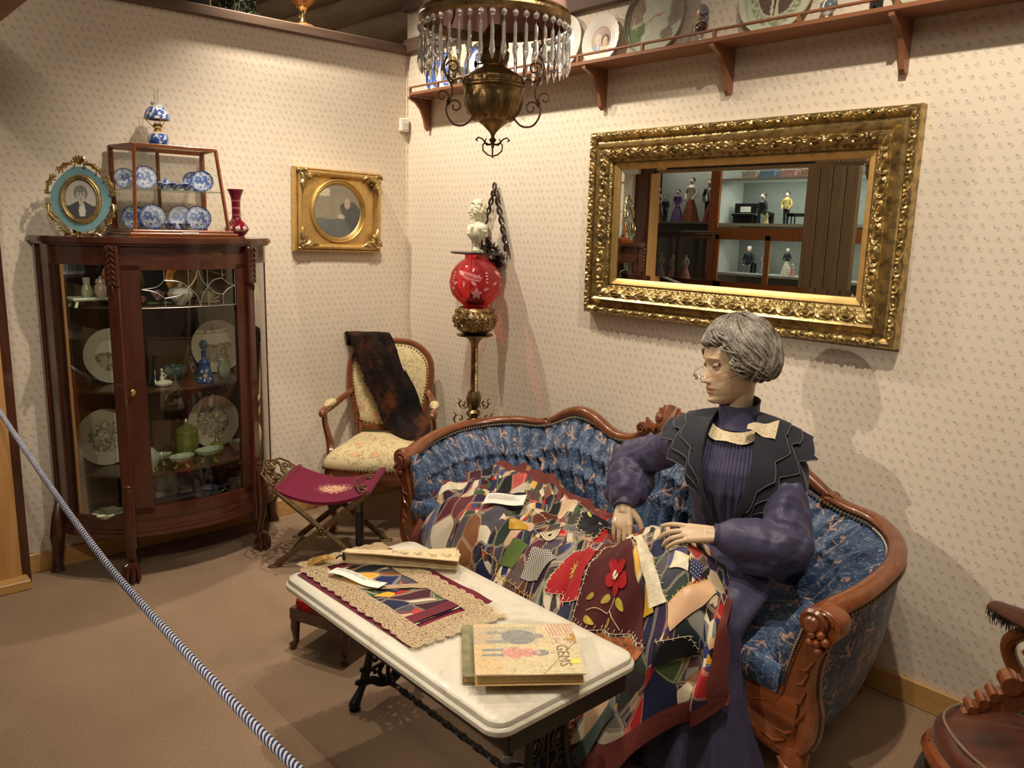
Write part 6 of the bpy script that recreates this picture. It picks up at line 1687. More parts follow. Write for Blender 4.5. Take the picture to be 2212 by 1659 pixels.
for s in (-1, 1):
    out = spline([(1.03, .60, 0), (1.065, .575, 0), (1.06, .53, 0), (1.025, .48, 0), (1.005, .41, 0), (1.005, .33, 0), (1.02, .27, 0), (1.015, .19, 0), (.965, .115, 0), (.86, .12, 0), (.80, .17, 0), (.815, .235, 0), (.885, .26, 0), (.912, .30, 0), (.925, .36, 0), (.94, .43, 0), (.96, .50, 0), (.975, .56, 0), (.99, .60, 0)], 4, True)
    poly = [(2.07+s*x, z) for x, z, _ in out]
    if s < 0: poly = poly[::-1]
    cx = sum(p[0] for p in poly)/len(poly); cz = sum(p[1] for p in poly)/len(poly)
    Q = lambda k, y: [(cx+(x-cx)*k, y, cz+(z-cz)*k) for x, z in poly]
    mb = MB().loft([Q(1, -.715), Q(1, -.765), Q(.975, -.774), Q(.90, -.776), Q(.86, -.770)], True)
    post = so(mb, 'arm_post', M['mahogred'])
    mb = MB()
    for dx, dz in ((0, 0), (.022, .010), (.008, .026), (-.016, .020), (.004, -.022), (-.020, -.004)): mb.ball((2.07+s*(1.01+dx), -.786, .505+dz), .0125, 10, 8)
    for k, (x0, z0, x1, z1) in enumerate(((1.0, .44, .955, .40), (.99, .40, .95, .35), (.985, .34, .955, .29), (.99, .28, .93, .22), (.97, .22, .90, .19), (.94, .17, .86, .16))):
        mb.tube([(2.07+s*x0, -.774, z0), (2.07+s*(x0*.6+x1*.4), -.777, (z0+z1)/2-.012), (2.07+s*x1, -.773, z1)], [.003, .0055, .001], 8)
    mb.tube([(2.07+s*x, -.776, z) for x, z in spline([(1.035, .57, 0), (1.04, .545, 0), (1.02, .53, 0), (1.0, .55, 0), (1.012, .575, 0)], 4) for x, z in [(x, z)]] if False else [(2.07+s*a, -.778, b) for a, b in spiral((1.015, .565), .030, .006, 0, s*9.0, 26)], .0045, 6)
    so(mb, 'carving', M['mahogred'], post)
    mb = MB().tube([(2.07+s*.955, -.74, .13), (2.07+s*.965, -.765, .09), (2.07+s*.955, -.775, .05), (2.07+s*.98, -.785, .02), (2.07+s*1.0, -.78, .006)], [.045, .040, .030, .026, .022], 12)
    for k in range(5): mb.tube([(2.07+s*(.93+.012*k), -.79, .12-.018*k), (2.07+s*(.96+.01*k), -.805, .105-.018*k), (2.07+s*(.99+.008*k), -.785, .10-.018*k)], [.004, .008, .003], 6)
    so(mb, 'foot', M['mahogred'])
    so(MB().tube([(2.07+s*.80, -.12, .15), (2.07+s*.84, -.075, 0)], [.03, .02], 8), 'rear_leg', M['mahogred'])
    nb = MB()
    for a, b in zip(out, out[1:]+out[:1]):
        m_ = ((a[0]+b[0])/2, (a[1]+b[1])/2)
        for q in (a[:2], m_):
            if q[0] < .975 and .24 < q[1] < .58: nb.ball((2.07+s*(q[0]-.012), -.757, q[1]+.004), .0062, 6, 4)
            if q[0] > 1.0 and q[1] < .46: nb.ball((2.07+s*(q[0]+.004), -.735, q[1]), .0062, 6, 4)
    so(nb, 'nail_trim', plain('silver_nails_b', (.42, .36, .26), .35, .8), post)['kind'] = 'stuff'
    # padded front roll between post and back cushion
    so(MB().tube(spline([(2.07+s*.965, -.735, .575), (2.07+s*.925, -.735, .50), (2.07+s*.90, -.735, .42), (2.07+s*.885, -.735, .34), (2.07+s*.86, -.735, .29)], 6), [.026, .032, .036, .036, .03], 14), 'arm_roll', brocade('blue_brocade_roll', useuv=False))

# ---------- seated mannequin ----------
MO = Vector((2.60, -.45, 0))
mq = thing('mannequin', 'seated grey haired mannequin in a purple dress and dark cape, sewing the quilt', 'mannequin', tuple(MO))
def mo(mb, name, mat, parent=None, **k):
    mb.v = [(x-MO.x, y-MO.y, z) for x, y, z in mb.v]
    return mb.obj(name, mat, parent or mq, **k)
HC = Vector((2.583, -.515, 1.188)); hyaw = atan2(-.87, -.50)
HM = T(*HC) @ RZ(hyaw) @ RY(.10) @ RX(.05) @ SC(1.04, 1.04, 1.08)
def interp(x, T_):
    for (a, b), (c, d) in zip(T_, T_[1:]):
        if a <= x <= c or a >= x >= c: t = (x-a)/(c-a); t = t*t*(3-2*t) if False else t; return b+(d-b)*t
    return T_[0][1] if abs(x-T_[0][0]) < abs(x-T_[-1][0]) else T_[-1][1]
Fz = [(.115, .0), (.112, .03), (.10, .058), (.085, .072), (.06, .084), (.04, .089), (.024, .092), (.008, .086), (-.02, .086), (-.05, .0885), (-.066, .0915), (-.08, .0895), (-.09, .086), (-.103, .0895), (-.113, .082), (-.120, .055), (-.125, .02)]
Wz = [(.115, .0), (.112, .028), (.10, .05), (.085, .062), (.06, .071), (.03, .0745), (0, .073), (-.03, .069), (-.055, .062), (-.08, .050), (-.10, .037), (-.115, .024), (-.125, .008)]
Bz = [(.115, .0), (.112, .035), (.10, .06), (.08, .08), (.05, .094), (.01, .098), (-.03, .088), (-.06, .070), (-.09, .045), (-.125, .02)]
g = lambda x, s: exp(-(x/s)**2)
def headpt(a, z):
    f, w, b = interp(z, Fz), interp(z, Wz), interp(z, Bz)
    c, s_ = cos(a), sin(a)
    x = (f if c > 0 else b)*(abs(c)**.86)*(1 if c > 0 else -1); y = w*(abs(s_)**.92)*(1 if s_ > 0 else -1)
    if c > 0:
        ay = abs(y); k = 1
        nz_ = max(0, min(1, (.012-z)/.052)); nz_ = nz_*(1 if z > -.047 else max(0, 1-(-.047-z)/.007))
        x += .025*nz_**1.15*g(y, .0085+.003*nz_)+.008*g(ay-.0115, .0055)*g(z+.045, .0065)
        x += .004*g(y, .008)*g(z-.012, .014)
        x -= .0135*g(ay-.0305, .0165)*g(z-.003, .0105)
        x += .0035*g(ay-.03, .018)*g(z-.0235, .006)+.004*g(ay-.046, .014)*g(z+.022, .014)
        x += .0055*g(y, .0185)*g(z+.0655, .0042)+.0065*g(y, .016)*g(z+.0785, .0048)-.0035*g(y, .022)*g(z+.0722, .0022)
        x -= .002*g(y, .003)*g(z+.059, .005)
        x += .005*g(y, .017)*g(z+.103, .011)-.003*g(y, .02)*g(z+.0905, .005)
        x -= .003*g(ay-.026, .006)*g(z+.075, .01)
    return (x, y, z)
zs = [.115-.24*i/130 for i in range(131)]
head = MB().loft([[HM @ Vector(headpt(2*pi*k/150, z)) for k in range(150)] for z in zs])
parts = [head.obj('t', M['black'])]
def pt(*a): o = MB(); return o
def addp(mb): parts.append(mb.obj('t', M['black']))
neck0 = HM @ Vector((-.018, 0, -.06)); neck1 = Vector((2.590, -.487, 1.0)); neck2 = Vector((2.592, -.485, .94))
addp(MB().tube([neck0, neck0.lerp(neck1, .5), neck1, neck2], [.050, .047, .051, .07], 20))
for s in (-1, 1): addp(MB().ball((0, 0, 0), (.018, .006, .028), 10, 8, HM @ T(-.008, s*.076, -.012)))
# plain torso, arms and thighs under the clothes
addp(MB().tube([(2.592, -.485, .94), (2.59, -.47, .86), (2.595, -.45, .75), (2.60, -.44, .62), (2.60, -.43, .50)], [.085, .10, .085, .08, .11], 16))
addp(MB().tube([(2.60, -.45, .50), (2.56, -.70, .515), (2.54, -.88, .50), (2.56, -.90, .25), (2.58, -.88, .06)], [.075, .062, .05, .042, .03], 12))
addp(MB().tube([(2.64, -.45, .50), (2.68, -.70, .51), (2.70, -.86, .49), (2.71, -.88, .25), (2.72, -.86, .06)], [.075, .062, .05, .042, .03], 12))
RS, RE, RW = Vector((2.435, -.525, .895)), Vector((2.185, -.51, .76)), Vector((2.272, -.652, .648))
LS, LE, LW = Vector((2.745, -.43, .893)), Vector((2.865, -.60, .665)), Vector((2.712, -.742, .694))
for a, b, c in ((RS, RE, RW), (LS, LE, LW)):
    addp(MB().tube([Vector((2.592, -.485, .94)), a, a.lerp(b, .5), b, b.lerp(c, .5), c], [.05, .045, .038, .034, .03, .0235], 12))
def hand(wr, d, n, t, curls, thumb, Lh=1.0, spread=.0):
    d = d.normalized(); n = (n-d*n.dot(d)).normalized(); t = t-d*t.dot(d)-n*t.dot(n); t.normalize()
    for i in range(4):
        off = .030-.0195*i; base = wr+d*(.082-.004*abs(i-1))*Lh+t*off-n*.002
        addp(MB().tube([wr-d*.02+t*off*.35, wr+d*.03+t*off*.7, base], [.0165, .0135, .0108], 10))
        L = (.040, .045, .042, .033)[i]*Lh; r = (.0086, .0088, .0084, .0074)[i]; ang = 0; p = base; P = [p]; a_s = curls[i]
        for j, kk in enumerate((1, .62, .52)):
            ang += a_s[j]; dv = (d*cos(ang)-n*sin(ang)+t*spread*(1.5-i)); p = p+dv.normalized()*L*kk; P.append(p)
        addp(MB().tube(spline([tuple(q) for q in P], 4), [r*1.08, r*1.04, r, r*.95, r*.98, r*.9, r*.88, r*.86, r*.84, r*.8, r*.76, r*.68, r*.4], 10))
    Mp = Matrix([(*[d[k], t[k], n[k]], 0) for k in range(3)]+[(0, 0, 0, 1)]); Mp.translation = wr+d*.048*Lh-n*.002
    addp(MB().ball((0, 0, 0), (.048*Lh, .036, .0155), 20, 12, Mp)); addp(MB().tube([wr-d*.05, wr, wr+d*.03], [.0235, .021, .02], 14))
    a0, a1, a2 = thumb
    b0_ = wr+d*.018*Lh+t*.022-n*.008
    P = [b0_, b0_+(d*.7+t*.75-n*a0).normalized()*.042]; P.append(P[-1]+(d*.85+t*.35-n*a1).normalized()*.034); P.append(P[-1]+(d*.95+t*.05-n*a2).normalized()*.026)
    addp(MB().tube(spline([tuple(q) for q in P], 4), [.0165, .0155, .014, .013, .012, .0115, .011, .0108, .0104, .010, .0095, .0088, .005], 10))
hand(LW, Vector((-.86, -.48, -.06)), Vector((.10, -.40, .90)), Vector((-.35, .85, .35)), ((.05, .25, .2), (.25, .40, .3), (.32, .38, .3), (.28, .3, .25)), (.5, .5, .5), 1.12, .09)
hand(RW, Vector((.30, -.48, -.82)), Vector((.35, -.85, .45)), Vector((.9, .3, .1)), ((.3, .5, .4), (.35, .5, .4), (.4, .5, .4), (.45, .5, .4)), (.4, .5, .5), .95, .03)
HI = HM.inverted()
body = fuse(parts, 'body', M['matte_paint'], .0024, 2)
skinm = colmat('mannequin_skin', .42, .15, .05); body.data.materials.clear(); body.data.materials.append(skinm)
L = []
SK = (.56, .40, .25)
for v in body.data.vertices:
    c = SK; h = HI @ v.co
    if v.co.z > 1.04 and h.x > .05:
        ay = abs(h.y)
        if ay < .0225 and -.0705-.002*(ay/.02)**2 > h.z > -.0845+.004*(ay/.02)**2 or ay < .024 and -.0725 < h.z < -.0615-.0035*(ay/.022)**2+(.0015 if ay > .003 else 0): c = (.42, .20, .13)
        elif .013 < ay < .050 and abs(h.z-(.0235+.004*sin((ay-.013)/.037*pi)-.0045*((ay-.013)/.037))) < .0017: c = (.30, .20, .13)
        elif el(ay, h.z, .031, .005, .019, .010): c = lerp(SK, (.38, .22, .20), .55)
        elif el(ay, h.z, .045, -.03, .018, .016): c = lerp(SK, (.60, .34, .22), .3)
    L += [*c, 1]
body.data.color_attributes.new('Col', 'FLOAT_COLOR', 'POINT').data.foreach_set('color', L)
for v in body.data.vertices: v.co -= MO
body.parent = mq
em = Mat('painted_eye', (.7, .66, .58), .08, coat=1)
def eyecol(v):
    # ball faces +x
    r = hypot(v[1], v[2]); 
    return (.01, .008, .006) if r < .003 else (.06, .05, .035) if r < .0064 else (.36, .32, .26)
for s in (-1, 1):
    mb = MB()
    mb.loft([[(.0118*cos(pi*j/40)+0, .0118*sin(pi*j/40)*cos(2*pi*k/32), .0118*sin(pi*j/40)*sin(2*pi*k/32)) for k in range(32)] for j in range(1, 22)]); mb.col = eyecol
    e = mb.obj('eye', M['ware'], mq); e.matrix_local = T(*(-MO)) @ HM @ T(.0718, s*.0305, .002) @ RZ(s*.12-.08)
    mb = MB()
    for lo, hi, sg in ((.12, 1.5, 1), (-1.4, -.30, -1)):
        mb.grid(lambda u, v: (.0132*cos(lo+(hi-lo)*v)*cos((u-.5)*2.6), .0150*sin((u-.5)*2.6), .0132*sin((lo+(hi-lo)*v)*(.35+.65*cos((u-.5)*2.6)) if sg > 0 else (lo+(hi-lo)*v)*(.3+.7*cos((u-.5)*2.6)))), 20, 8)
    mb.col = lambda v: (.44, .29, .2)
    q = mb.obj('eyelid', skinm, mq); q.matrix_local = T(*(-MO)) @ HM @ T(.0718, s*.0305, .002)
    mb = MB().tube([(.0136*cos(.12)*cos((u-.5)*2.5), .0152*sin((u-.5)*2.5), .0134*sin(.12*(.35+.65*cos((u-.5)*2.5)))) for u in [i/14 for i in range(15)]], .0009, 5); q = mb.obj('lashes', M['ink'], mq); q.matrix_local = T(*(-MO)) @ HM @ T(.0718, s*.0305, .002)
# spectacles low on the nose
gm = plain('gilt_wire', (.60, .36, .22), .25, 1)
gl_ = MB()
for s in (-1, 1):
    gl_.tube([(.119-.10*abs(y)*.6, s*abs(y), z) for y, z in [(.027+.019*cos(a), -.030+.0115*sin(a)*(1 if sin(a) < 0 else .45)) for a in [2*pi*k/28 for k in range(28)]]], .0009, 5, True)
    gl_.tube([(.114, s*.046, -.027), (.10, s*.068, -.02), (.05, s*.082, -.008), (.0, s*.084, .004)], .0009, 5)
gl_.tube([(.118, -.009, -.030), (.124, 0, -.024), (.118, .009, -.030)], .0009, 5)
o = gl_.obj('eyeglasses', gm, mq); o.matrix_local = T(*(-MO)) @ HM
mb = MB()
for s in (-1, 1):
    P = [(.119-.10*abs(y)*.6, s*abs(y), z) for y, z in [(.027+.0185*cos(a), -.030+.011*sin(a)*(1 if sin(a) < 0 else .45)) for a in [2*pi*k/28 for k in range(28)]]]; mb.add(P, [tuple(range(28))])
q = mb.obj('lenses', M['clearglass'], o)
# hair
hm = Mat('grey_hair', rough=.42, sheen=.2); hm.color(hm.ramp(hm.noise(220, 3, .7)*.5+hm.noise(28, 3)*.5, [(.33, (.055, .045, .035)), (.48, (.17, .145, .115)), (.60, (.34, .31, .26)), (.72, (.52, .49, .44))])); M['hair'] = hm.m
hb = MB(); R = random.Random(21)
def hsurf(a, e, k=1.0):
    """a: azimuth from the face, e: elevation; puffed bob shape"""
    c, s_ = cos(e), sin(e); rx, ry, rz = .118, .108, .122
    fl = 1+.10*max(0, -s_)*(1 if abs(a) > .9 else 0)+.05*sin(a*3+1)*c*.5
    x = -.022+rx*c*cos(a)*k*fl; y = ry*c*sin(a)*k*fl; z = .022+(rz*s_ if s_ > 0 else .108*s_)*k
    return Vector((x, y, z))
def elow(a):
    aa = abs(a)
    if aa < .62: return .42-.10*cos(a*3)
    if aa < 1.15: return .42-(aa-.62)/.53*1.0
    return -.62-.22*min(1, (aa-1.15)/.9)
hb.loft([[HM @ hsurf(a, elow(a if a < pi else a-2*pi)+(1.5-elow(a if a < pi else a-2*pi))*t, .95) for a in [2*pi*k/90 for k in range(90)]] for t in [i/24 for i in range(25)]], True, (1, 1))
for k in range(800):
    a = R.uniform(-pi, pi); lo = elow(a); st_ = R.uniform(.75, 1.5) if R.random() < .6 else R.uniform(lo+.3, 1.3); n = 15; P = []
    ph = R.uniform(0, 6); am = R.uniform(.08, .20); kk = R.uniform(.985, 1.06); drift = R.uniform(.0, .5)*(1 if a > 0 else -1)*(.6 if abs(a) < 1.6 else .25)
    ln = R.uniform(.6, 1.05)
    for i in range(n):
        t = i/(n-1)*ln; e = st_+(lo-.03-st_)*t; aa = a+drift*(t-.2)+am*sin(t*7+a*2.0+.3*ph)
        aa = max(-pi-1, min(pi+1, aa)); kq = kk+.02*sin(t*9+a*3+ph*.3)-(.10*max(0, t-.82)*5 if ln > .9 else 0)
        P.append(HM @ hsurf(aa, max(e, elow(((aa+pi) % (2*pi))-pi)-.05), kq))
    hb.tube(P, [.0052*(.35+.8*sin(pi*min(1, .12+i/(n-1)*.88))) for i in range(n)], 5, flat=(1, .6))
mo(hb, 'hair', M['hair'], sharp=180)

# clothes
def cloth(name, c1, c2, rough=.6, sheen=.5, bump=.1):
    m = Mat(name, c1, rough, sheen=sheen); m.color(m.mix(m.noise(9, 3), c1, c2)); m.bump(m.noise(600, 2), bump, .001)
    if 'purple' in name: m.bump(m.noise(7, 2, .45, m.mapp(scale=(1.5, 1.5, .6)), .8), .5, .03)
    return m
M['purple'] = cloth('purple_satin', (.040, .035, .074), (.064, .058, .110), .48, .5).m
M['piping'] = plain('pale_grey_edge', (.11, .105, .12), .8)  # lighter grey for lines added to set off the cape's layer edges
M['velvet'] = cloth('charcoal_velvet', (.016, .016, .024), (.032, .032, .042), .85, .5).m
BF = Vector((.36, -.933, 0)); BL_ = Vector((.933, .36, 0)); BO = Vector((2.594, -.478, 0))
def bw_(l, f, z): return BO+BL_*l+BF*f+Vector((0, 0, z))
def fold(co, no, fr, am, st=(1, 1, .35), seed=0):
    x, y, z = co[:, 0]*st[0]*fr, co[:, 1]*st[1]*fr, co[:, 2]*st[2]*fr
    h = np.sin(x+1.3*np.sin(y*.7+seed)+.8*np.sin(z*1.3))+.6*np.sin(1.7*y-.8*x+1.1*np.sin(z*1.9+seed))
    return no*(h*am)[:, None]
# bodice
ring = lambda cx, cf, z, rl, rf, n=48: [bw_(cx+rl*cos(2*pi*k/n), cf+rf*sin(2*pi*k/n), z) for k in range(n)]
bd = MB().loft([ring(0, -.01, .50, .165, .14), ring(0, 0, .56, .15, .125), ring(0, .005, .625, .122, .098), ring(0, .01, .70, .135, .108), ring(0, .02, .78, .155, .122), ring(0, .02, .85, .165, .122), ring(0, .005, .91, .180, .10), ring(0, -.005, .955, .165, .082), ring(0, -.01, .985, .11, .066), ring(0, -.008, 1.005, .07, .058)])
P_ = [bd.obj('t', M['black'])]
def sleeve(a, b, c, rs, cuff):
    m1 = a.lerp(b, .35); m2 = a.lerp(b, .7); n1 = b.lerp(c, .45); n2 = b.lerp(c, .8)
    c0 = Vector((2.592, -.478, .93)); pts = [c0.lerp(a, .45), a, m1, m2, b, n1, n2, c]
    return MB().tube(spline([tuple(p) for p in pts], 4), rs, 22)
P_.append(sleeve(RS, RE, RW, [.05, .064, .060, .068, .078, .080, .066, .036], 0).obj('t', M['black']))
P_.append(sleeve(LS, LE, LW, [.05, .066, .062, .068, .078, .074, .060, .034], 0).obj('t', M['black']))
# drooping fullness of the bishop sleeves over the cuffs
P_.append(MB().ball((2.215, -.585, .66), (.070, .075, .058), 20, 14).obj('t', M['black']))
P_.append(MB().ball((2.235, -.55, .70), (.075, .07, .06), 20, 14).obj('t', M['black']))
P_.append(MB().ball((2.80, -.66, .625), (.075, .06, .05), 20, 14).obj('t', M['black']))
P_.append(MB().ball((2.845, -.60, .63), (.07, .07, .06), 20, 14).obj('t', M['black']))
def dsp(co, no):
    d1 = fold(co, no, 60, .0045, (1, 1, .42), 1)+fold(co, no, 120, .0018, (1, .8, .6), 3)
    arm = np.clip((np.abs((co-np.array(BO))@np.array(BL_))-.13)/.05, .15, 1)
    return d1*arm[:, None]
def shift(o):
    for v in o.data.vertices: v.co -= MO
    o.parent = mq; return o
shift(fuse(P_, 'bodice', M['purple'], .005, 5, None, dsp))
for a, c, r in ((RE, RW, .040), (LE, LW, .038)):
    d = (c-a).normalized(); mo(MB().tube([c-d*.055, c-d*.03, c, c+d*.012], [r*1.0, r*1.02, r*.92, r*.88], 20, caps=(0, 0)).tube([c-d*.02, c+d*.010], [r*.86, r*.84], 20), 'cuff', M['purple'])
# pleated front
mb = MB()
def pf2(u, v):
    z = .965-.335*v; l = (u-.5)*(.165+.035*sin(pi*min(1, v*1.1))-.04*v)
    fr = interp(z, [(1.0, .058), (.955, .092), (.90, .118), (.85, .143), (.78, .146), (.70, .124), (.62, .108)]); fr -= .35*l*l/.1
    k = 1-max(0, min(1, (v-.42)/.2)); pl_ = .0034*k*abs(sin(pi*u*15))**.7+(1-k)*.0065*sin(pi*u*11+1.5*sin(u*9))+(1-k)*.004*sin(pi*u*5+v*3)
    return tuple(bw_(l, fr+pl_+.004, z))
mb.grid(pf2, 150, 40); mo(mb, 'pleated_front', M['purple'], sharp=180)
# standing collar and lace
def colr(k, z, r0, r1=None):
    a = 2*pi*k/48; return neck1.lerp(neck0, (z-1.0)/.11) if False else None
nc = [(.975, .082, .078), (.990, .073, .072), (1.01, .067, .068), (1.04, .065, .067), (1.052, .067, .069)]
mb = MB().loft([[bw_(rl*cos(a), rf*sin(a)+.006, z+.010*(-sin(a))*0+(.022*(1-sin(a))/2 if z > 1.03 else 0)) for a in [2*pi*k/48 for k in range(48)]] for z, rl, rf in nc+[(1.050, .063, .065), (1.01, .062, .063)]], True, (0, 0))
mo(mb, 'collar', M['purple'])

mb = MB()
def lacef(u, v):
    a = pi*.5+(u-.45)*pi*1.55; w = .017*(1+.14*abs(sin(u*60))*v)
    r = 1+.0; rl, rf = .086+w*v*.95, .090+w*v*.75
    return tuple(bw_(rl*cos(a), rf*sin(a)+.006+.012*v, 1.004-.030*v-.030*max(0, sin(a))+.004*sin(u*30)*v))
mb.grid(lacef, 110, 8)
mb.grid(lambda u, v: tuple(bw_(.05+.085*u, .118-.045*u+.040*(v-.5)*(.4+1.2*u), 1.004-.012*u-.030*(v-.5)*(.4+1.2*u)+.004*sin(u*8))), 20, 8)
for k, f in enumerate(mb.f): mb.uv[k] = [(mb.v[i][0]*1.0+mb.v[i][2]*.5, mb.v[i][1]+mb.v[i][2]) for i in f]
mo(mb, 'lace_trim', plain('cream_lace_trim', (.66, .54, .34), .8, var=.25, scale=160, bump=.6, bs=500))
# layered cape with stepped points
rowsC = [[(.05, -.085, .965), (.13, -.10, .945), (.205, -.085, .90)], [(.062, -.03, 1.008), (.14, -.03, .992), (.235, -.02, .945)], [(.066, .035, 1.0), (.145, .045, .972), (.245, .045, .915)], [(.075, .098, .962), (.145, .115, .915), (.232, .095, .845)], [(.078, .138, .885), (.130, .145, .845), (.190, .130, .79)], [(.066, .152, .79), (.085, .155, .765), (.125, .140, .73)], [(.035, .142, .70), (.050, .138, .69), (.07, .13, .68)], [(.015, .122, .635), (.025, .122, .632), (.035, .12, .63)]]
def capept(s, u, v, lift):
    k = v*(len(rowsC)-1); i = min(len(rowsC)-2, int(k)); f = k-i; f = f*f*(3-2*f) if False else f
    def row(r):
        r = max(0, min(len(rowsC)-1, r))
        a, b, c = [Vector(p) for p in rowsC[r]]; return a*(1-u)*(1-u)+b*2*u*(1-u)+c*u*u if u <= 1 else c+(c-b)*(u-1)*2
    p0, p1, p2, p3 = row(i-1), row(i), row(i+1), row(i+2); p = .5*((2*p1)+(p2-p0)*f+(2*p0-5*p1+4*p2-p3)*f*f+(3*p1-p0-3*p2+p3)*f**3); p.z += .018*u*(1-v)
    sx = s*p.x*(1 if s > 0 else 1-.22*max(0, min(1, (v-.25)/.3))*(u > .3)); return bw_(sx, p.y+lift*.8, p.z+lift+(.0 if s > 0 else .05*max(0, min(1, (v-.3)/.2))*max(0, u-.3)*(v < .8)))
for s in (-1, 1):
    for k, (um, lift) in enumerate(((1.0, .006), (.80, .013), (.60, .020))):
        mb = MB()
        def zig(v):
            w = (v*5.2+.25*k) % 1; return 1+.16*(1-abs(2*w-1)*2)*(1 if .30 < v < .80 else .15)
        f1 = lambda u, v: tuple(capept(s, u*um*zig(v)*(1 if v < .8 else 1), v, lift+.004*sin(v*20+k)*u))
        mb.grid(f1, 14, 90)
        mb.grid(lambda u, v: tuple(Vector(f1(1-u, v))-BF*.003-Vector((0, 0, .003))), 14, 90)
        mb.grid(lambda u, v: tuple(Vector(f1(1, v))-(BF*.003+Vector((0, 0, .003)))*u), 1, 90)
        cl_ = mo(mb, 'cape_layer', M['velvet'], sharp=50)
        mo(MB().tube([Vector(f1(1, i/120))+BF*.001 for i in range(96)], .0016, 5), 'edge_line', M['piping'], cl_)
mo(MB().loft([ring(0, .004, z, rl, rf) for z, rl, rf in ((.610, .128, .106), (.615, .131, .109), (.64, .129, .107), (.645, .125, .104))]), 'belt', M['velvet'])
# skirt: over the thighs and down to the carpet
sk = []
def srow(c, rx, ry, ax, n=72, fd=.0, ph=0):
    """ring in the plane spanned by x and ax"""
    return [Vector(c)+Vector((1, 0, 0))*rx*cos(a)*(1+fd*sin(9*a+ph))+Vector(ax)*ry*sin(a)*(1+fd*sin(11*a+ph*2)) for a in [2*pi*k/n for k in range(n)]]
Y1 = (0, 0, 1)
rings = [srow((2.60, -.43, .66), .118, .10, (0, 1, 0)), srow((2.605, -.45, .60), .16, .14, (0, .95, .3), fd=.01), srow((2.61, -.52, .54), .20, .13, (0, .7, .7), fd=.02), srow((2.63, -.64, .51), .215, .10, (0, .25, .95), fd=.02), srow((2.655, -.73, .49), .205, .09, (0, 0, 1), fd=.02),
         srow((2.67, -.80, .44), .185, .095, (0, -.6, .8), fd=.03), srow((2.68, -.80, .34), .185, .095, (0, -.97, .2), fd=.05), srow((2.70, -.82, .22), .19, .11, (0, -1, 0), fd=.07), srow((2.72, -.83, .10), .215, .14, (0, -1, 0), fd=.08), srow((2.73, -.84, .012), .235, .16, (0, -1, 0), fd=.09)]
def lr(A, B, f): return [a.lerp(b, f) for a, b in zip(A, B)]
rr = []
for i in range(len(rings)-1):
    for j in range(5): rr.append(lr(rings[i], rings[i+1], j/5))
rr.append(rings[-1])
mo(MB().loft(rr), 'skirt', M['purple'], sharp=80)
# needle and thread hint in the left hand

# ---------- crazy quilt ----------
QC = [ # columns left to right; each from the back edge over the seat, down to the hem
 [(1.175, -.42, .455), (1.165, -.50, .45), (1.17, -.60, .44), (1.19, -.70, .41), (1.22, -.78, .30), (1.25, -.82, .18), (1.28, -.86, .05)],
 [(1.28, -.33, .50), (1.31, -.44, .475), (1.33, -.56, .45), (1.35, -.72, .43), (1.37, -.84, .32), (1.40, -.90, .18), (1.42, -.95, .04)],
 [(1.46, -.31, .52), (1.50, -.43, .465), (1.53, -.58, .445), (1.55, -.74, .44), (1.57, -.88, .33), (1.60, -.95, .18), (1.62, -1.0, .04)],
 [(1.68, -.32, .50), (1.72, -.45, .455), (1.75, -.60, .445), (1.77, -.77, .445), (1.79, -.90, .33), (1.81, -.98, .18), (1.83, -1.04, .03)],
 [(1.90, -.34, .47), (1.93, -.47, .455), (1.96, -.62, .455), (1.98, -.79, .455), (2.0, -.93, .34), (2.02, -1.02, .18), (2.04, -1.09, .03)],
 [(2.10, -.40, .455), (2.14, -.52, .465), (2.17, -.67, .48), (2.19, -.84, .475), (2.21, -.97, .35), (2.26, -1.14, .18), (2.30, -1.24, .02)],
 [(2.27, -.56, .50), (2.31, -.64, .53), (2.34, -.76, .545), (2.35, -.90, .53), (2.37, -1.04, .37), (2.41, -1.20, .19), (2.44, -1.31, .02)],
 [(2.41, -.62, .60), (2.45, -.70, .625), (2.48, -.80, .625), (2.50, -.93, .585), (2.515, -1.06, .39), (2.54, -1.21, .19), (2.56, -1.33, .025)],
 [(2.53, -.65, .635), (2.58, -.73, .645), (2.61, -.82, .63), (2.63, -.93, .585), (2.645, -1.04, .42), (2.66, -1.15, .23), (2.68, -1.24, .06)],
 [(2.65, -.67, .61), (2.70, -.74, .615), (2.735, -.82, .60), (2.76, -.91, .55), (2.77, -.98, .43), (2.78, -1.01, .30), (2.78, -1.03, .18)],
 [(2.73, -.68, .56), (2.78, -.74, .55), (2.82, -.80, .53), (2.85, -.87, .48), (2.87, -.91, .40), (2.88, -.93, .33), (2.88, -.94, .26)]]
